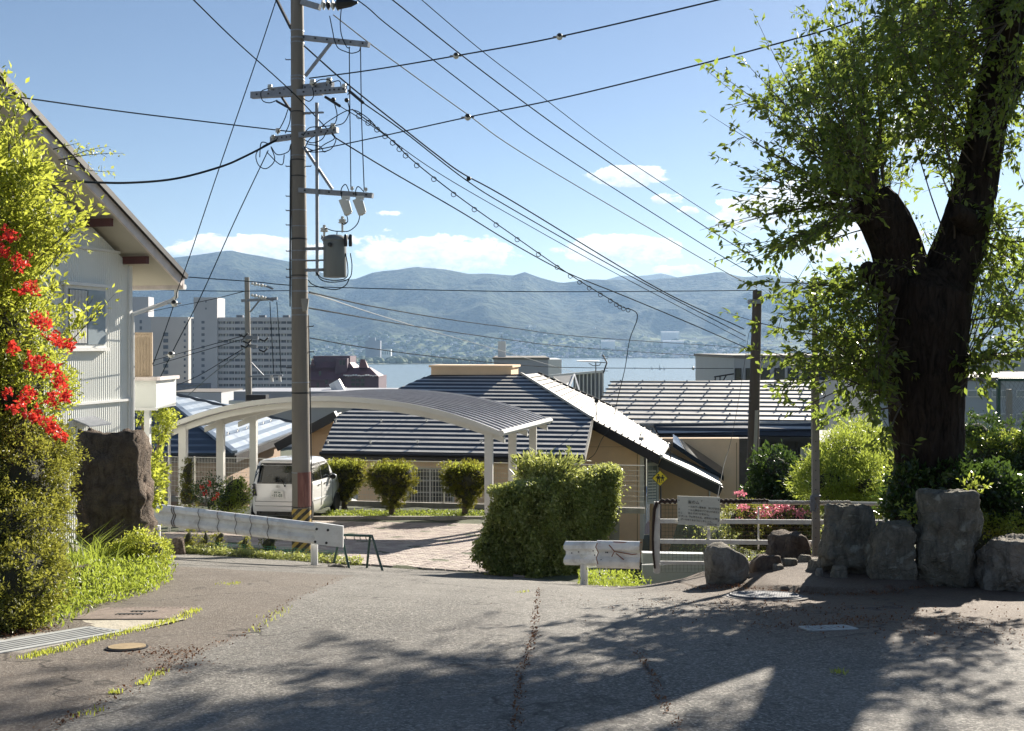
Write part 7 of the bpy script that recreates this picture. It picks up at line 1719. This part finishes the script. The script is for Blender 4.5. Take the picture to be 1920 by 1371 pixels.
bush('evergreen_hedge', 'dark evergreen hedge behind the tree trunk at the right edge', 'hedge', [tuple(W(1860, 880, 14))+(.55, .7, .60), tuple(W(1930, 870, 14))+(.6, .7, .6), tuple(W(1820, 930, 13))+(.4, .6, .4), tuple(W(1900, 950, 13))+(.7, .6, .4), tuple(W(2040, 880, 14))+(.8, .8, .8), tuple(W(1840, 820, 14.4))+(.35, .4, .3)], 30000, lf_dk, .045, .5, .06, 26)
pts, u, r = blobpts([tuple(W(1895, 825, 13.9))+(.5, .5, .12), tuple(W(1850, 835, 13.9))+(.3, .4, .1)], 2600, .05, 20, .5); leaves('hedge_tip_growth', pts, lf_br, .045, .45, rnd=r, kind='stuff', label='sunlit new growth on top of the dark hedge', cat='leaves')
bush('underbrush', 'dark leafy underbrush around the foot of the big tree', 'shrub', [tuple(W(1720, 920, 11))+(.30, .3, .26), tuple(W(1790, 905, 10.9))+(.38, .3, .18), tuple(W(1700, 960, 10.8))+(.2, .3, .2), tuple(W(1860, 930, 10.8))+(.4, .3, .3), tuple(W(1920, 965, 10.6))+(.5, .3, .25)], 6500, lf_dk, .075, .5, .09, 14, corek=.6)
bush('ground_shrub', 'low yellow green plants beside the right edge boulder', 'shrub', [tuple(W(1880, 985, 10.4))+(.25, .3, .11), tuple(W(1930, 990, 10.2))+(.3, .3, .12)], 1500, lf_br, .04, .5, .07, 14, corek=0)
sprays('young_plant', 'young bright leaved plant between the boulders', 'plant', [W(1712, 975, 9.9)]*5+[W(1815, 925, 10)]*6, [W(1690, 945, 9.8), W(1700, 958, 9.8), W(1725, 940, 9.9), W(1715, 950, 9.8), W(1700, 965, 9.7)]+[W(1800+k*11, 895+abs(k-2)*5, 10) for k in range(6)], lf_br, .055, .45, 50, m_twig, nside=2, side=.06, r0=.004)
lw = MB(); lw.slab([P(1205, 1058, 20), P(1345, 1052, 20), P(1345, 1040, 20), P(1205, 1037, 20)], (0, .2, 0)); lw.slab([P(1205, 1110, 20.02), P(1345, 1110, 20.02), P(1345, 1056, 20.02), P(1205, 1061, 20.02)], (0, .15, 0)); lw.build('low_wall', m_white, label='low white wall seen through the bottom of the net fence', cat='wall')
bush('evergreen_hedge', 'lower skirt of dark evergreen leaves behind the right edge boulder', 'hedge', [(5.9, 12.6, g(5.9, 12.6)+.35, .6, .6, .5), (7.0, 12.8, g(7, 12.8)+.5, .7, .6, .7), (8.2, 13.2, g(8.2, 13.2)+.6, .8, .7, .9), (6.6, 13.6, g(6.6, 13.6)+.6, .9, .6, .9)], 14000, lf_dk, .05, .5, .07, 24)
# low leafy strip behind the fence hides the drop
gc = np.array([(x, y, g(x, y)+random.uniform(0, .3)) for x, y in [(random.uniform(2.2, 9), random.uniform(14.5, 24)) for _ in range(16000)]]); leaves('plot_ground_cover', gc, lf_ivy, .07, .5, up=.8, kind='stuff', label='leafy ground cover on the lower plot behind the fence', cat='ground cover')

# ------------------------------------------------------------------ the big cherry tree
random.seed(77)
m, t, b = mat_new('cherry_bark'); co = t.n('ShaderNodeTexCoord').outputs['Object']
mp = t.n('ShaderNodeMapping', ins={0: co, 3: (1, 1, .22)}); nb1 = t.noise(mp.outputs[0], 16, 7, .7, dist=.8); nb2 = t.noise(co, 3, 4, .6)
c = t.mix(t.maprange(nb1, .35, .62), (.012, .009, .008), (.055, .042, .034)); c = t.mix(t.maprange(nb2, .5, .7, 0, .5), c, (.045, .027, .018)); t.t.links.new(c, b.inputs['Base Color']); b.inputs['Roughness'].default_value = .95; b.inputs['Specular IOR Level'].default_value = .15
bp = t.n('ShaderNodeBump', ins={'Strength': 1., 'Distance': .12, 'Height': nb1}); t.t.links.new(bp.outputs[0], b.inputs['Normal']); m_cb = m
ct = thing('cherry_tree', W(1745, 960, 11.4), 'big old cherry tree with a dark forked trunk at the right', 'tree')
def limb(name, pts, rs, seg=56):
    path = cat_([W(*p) for p in pts], 14); n_ = len(path); k_ = len(rs)
    R_ = [float(np.interp(i/(n_-1)*(k_-1), range(k_), rs)) for i in range(n_)]
    mb = MB(); vs = []; prev = None
    for i, p in enumerate(path):
        d_ = (path[min(i+1, n_-1)]-path[max(i-1, 0)]).normalized(); x = (Vector((1, 0, 0)) if prev is None else prev); x = (x-d_*x.dot(d_)).normalized(); prev = x; y = d_.cross(x)
        for k in range(seg):
            a = 2*math.pi*k/seg; q = Vector((math.cos(a)*2.2, math.sin(a)*2.2, p.z*.8)); rr = R_[i]*(1+.10*mn.noise(q)+.05*mn.noise(Vector((math.cos(a)*7, math.sin(a)*7, p.z*1.2)))+.055*abs(mn.noise(Vector((math.cos(a)*9, math.sin(a)*9, p.z*1.8))))+.04*mn.noise(Vector((math.cos(a)*20, math.sin(a)*20, p.z*7))))
            vs.append(p+x*math.cos(a)*rr+y*math.sin(a)*rr)
    mb.add(vs, [(i*seg+k, i*seg+(k+1) % seg, (i+1)*seg+(k+1) % seg, (i+1)*seg+k) for i in range(n_-1) for k in range(seg)]+[tuple(range(seg))[::-1], tuple((n_-1)*seg+k for k in range(seg))])
    mb.build(name, m_cb, ct, smooth=True); return path
D0 = 11.3
limb('trunk', [(1745, 1010, D0), (1744, 940, D0), (1742, 860, D0), (1738, 760, D0), (1735, 680, D0), (1733, 600, D0), (1736, 545, D0), (1745, 510, D0)], [.46, .40, .365, .38, .43, .49, .47, .28])
l1 = limb('limb', [(1712, 590, D0), (1700, 545, D0), (1686, 480, D0-.05), (1665, 425, D0-.1), (1642, 385, D0-.15), (1632, 362, D0-.15)], [.34, .30, .27, .26, .245, .20])
l2 = limb('limb', [(1752, 590, D0), (1778, 520, D0), (1808, 430, D0+.05), (1834, 330, D0+.1), (1857, 200, D0+.1), (1880, 95, D0+.1), (1902, 0, D0), (1925, -140, D0), (1950, -330, D0), (1960, -520, D0)], [.34, .29, .25, .22, .20, .18, .165, .14, .10, .05])
limb('branch_stub', [(1680, 540, D0-.1), (1655, 525, D0-.3), (1632, 510, D0-.5), (1622, 502, D0-.55)], [.16, .13, .10, .08], 14)
limb('branch_stub', [(1820, 420, D0-.2), (1795, 400, D0-.45), (1785, 395, D0-.5)], [.14, .10, .09], 14)
bl_ = limb('branch', [(1870, 150, D0), (1900, 40, D0-.4), (1960, -80, D0-.8), (2040, -260, D0-1)], [.10, .09, .07, .03], 12)
bl2 = limb('branch', [(1850, 260, D0), (1920, 140, D0+.6), (2010, 20, D0+1), (2120, -140, D0+1.4)], [.11, .09, .07, .03], 12)
bl3 = limb('branch', [(1885, 70, D0), (1820, -60, D0+.2), (1740, -200, D0+.2), (1640, -380, D0)], [.10, .08, .06, .03], 12)
bl4 = bl2
if 0: limb('branch', [(1850, 300, D0), (1880, 330, D0-.9), (1960, 300, D0-1.6), (2080, 220, D0-2.2)], [.10, .08, .06, .03], 12)
S_ = []; T_ = []
def add(src, tip, dt): S_.append(src); T_.append(W(tip[0], tip[1], dt))
def on(path, t): x = t*(len(path)-1); i = min(int(x), len(path)-2); return path[i].lerp(path[i+1], x-i)
# silhouette tips, left fan from the stub
for tip in [(1308, 118), (1330, 215), (1328, 285), (1345, 352), (1312, 432), (1340, 490), (1385, 105), (1413, 25), (1500, 68), (1480, 110), (1545, -10), (1502, 10), (1400, 160), (1375, 420), (1385, 395), (1370, 230), (1380, 330), (1440, 140), (1470, 200), (1420, 280), (1355, 460), (1330, 440), (1400, 500), (1370, 500), (1322, 120), (1460, 90)]:
    for j in range(1): add(on(l1, random.uniform(.72, 1)), tip, random.uniform(10., 12.2))
for k in range(108):    # interior of the left crown
    x, y = random.uniform(1385, 1760), random.uniform(-30, 500)
    if x < 1470 and y < 250 and random.random() < .7: continue
    if y < 120 and x < 1500: continue
    if 1540 < x < 1800 and y > 340: continue
    src = on(l1, random.uniform(.6, 1)) if x < 1660 else on(l2, random.uniform(.15, .6)); add(src, (x, y), random.uniform(9.6, 13))
for k in range(96):   # dense upper right
    x, y = random.uniform(1500, 1960), random.uniform(-220, 330)
    if x < 1560 and y < 60: x += 90
    if x < 1540 and random.random() < .5: continue
    src = on(random.choice((l2, l2, bl_, bl2, bl3)), random.uniform(.3, 1)); add(src, (x, y), random.uniform(9.6, 13.2))
for k in range(80):   # out of frame above / right
    x, y = random.uniform(1550, 2450), random.uniform(-700, 420)
    if x < 1900 and y > -100: y -= 400
    src = on(random.choice((l2, bl_, bl2, bl3, bl4)), random.uniform(.4, 1)); add(src, (x, y), random.uniform(9.4, 13.5))
for k in range(62):   # limbs reaching away from the viewer
    x, y = random.uniform(1400, 1720), random.uniform(20, 330)
    if x < 1480 and y < 110: y += 130
    add(on(random.choice((l1, l2)), random.uniform(.5, .9)), (x, y), random.uniform(13.5, 18.5))
tr_l = [W(1690, 640, D0-.2), W(1672, 700, D0-.2), W(1690, 760, D0-.3), W(1640, 515, D0-.5), W(1685, 560, D0-.3)]
for tip in [(1368, 590), (1388, 655), (1405, 560), (1450, 600), (1425, 630), (1470, 690), (1490, 740), (1500, 725), (1540, 770), (1560, 700), (1600, 640), (1620, 590), (1580, 560), (1520, 540), (1480, 570), (1440, 540), (1550, 640), (1610, 700), (1640, 740), (1600, 780), (1570, 810), (1640, 820), (1660, 860), (1390, 520), (1420, 500), (1500, 620), (1540, 590), (1650, 780)]:
    for j in range(1): add(random.choice(tr_l), (tip[0]+random.uniform(-15, 15), tip[1]+random.uniform(-15, 15)), random.uniform(10, 12.3))
for k in range(36): add(random.choice(tr_l), (random.uniform(1400, 1640), random.uniform(500, 820)), random.uniform(10.2, 12.2))
tr_r = [W(1812, 600, D0), W(1808, 680, D0-.1), W(1830, 440, D0), W(1845, 380, D0)]
for k in range(28):
    x, y = random.uniform(1850, 1990), random.uniform(380, 700)
    add(random.choice(tr_r), (x, y), random.uniform(10.2, 12.5))
for tip in [(1900, 640), (1870, 690), (1910, 670), (1850, 720), (1940, 660), (1835, 690)]: add(tr_r[1], tip, random.uniform(10, 11.5))
sprays(None, None, None, S_, T_, lf_ch, .088, .47, 8, m_twig, parent=ct, side=.45, nside=7, r0=.011, jit=.028, cluster=3, arch=.20, droop=.35, leafstart=.18, partname='crown', twig='twig')
# low twigs hanging in front of the trunk
st = [W(1700, 905, 11)]*4+[W(1750, 470, 10.8)]*5+[W(1690, 500, 10.8)]*4; tp_ = [W(1690, 860, 10.8), W(1720, 880, 10.7), W(1665, 880, 10.9), W(1650, 840, 11)]+[W(1720+random.uniform(-30, 90), 440+random.uniform(-40, 60), 10.5) for _ in range(5)]+[W(1680+random.uniform(-50, 60), 500+random.uniform(-30, 30), 10.4) for _ in range(4)]
sprays(None, None, None, st, tp_, lf_ch, .05, .4, 22, m_twig, parent=ct, side=.15, nside=3, r0=.006, partname='trunk_shoot_leaves', twig='trunk_shoot')
# ------------------------------------------------------------------ air
hz = MB(); hz.box((0, 7500, 290), (50000, 15200, 690.))
ho = hz.build('haze', M('tmp', (1, 1, 1)), kind='stuff')
m = bpy.data.materials.new('haze_air'); m.use_nodes = True; nt = m.node_tree; nt.nodes.clear()
pv = nt.nodes.new('ShaderNodeVolumePrincipled'); pv.inputs['Color'].default_value = (.42, .66, 1.0, 1); pv.inputs['Density'].default_value = 6.5e-5; pv.inputs['Anisotropy'].default_value = 0.2
ou = nt.nodes.new('ShaderNodeOutputMaterial'); nt.links.new(pv.outputs[0], ou.inputs['Volume'])
ho.data.materials.clear(); ho.data.materials.append(m)
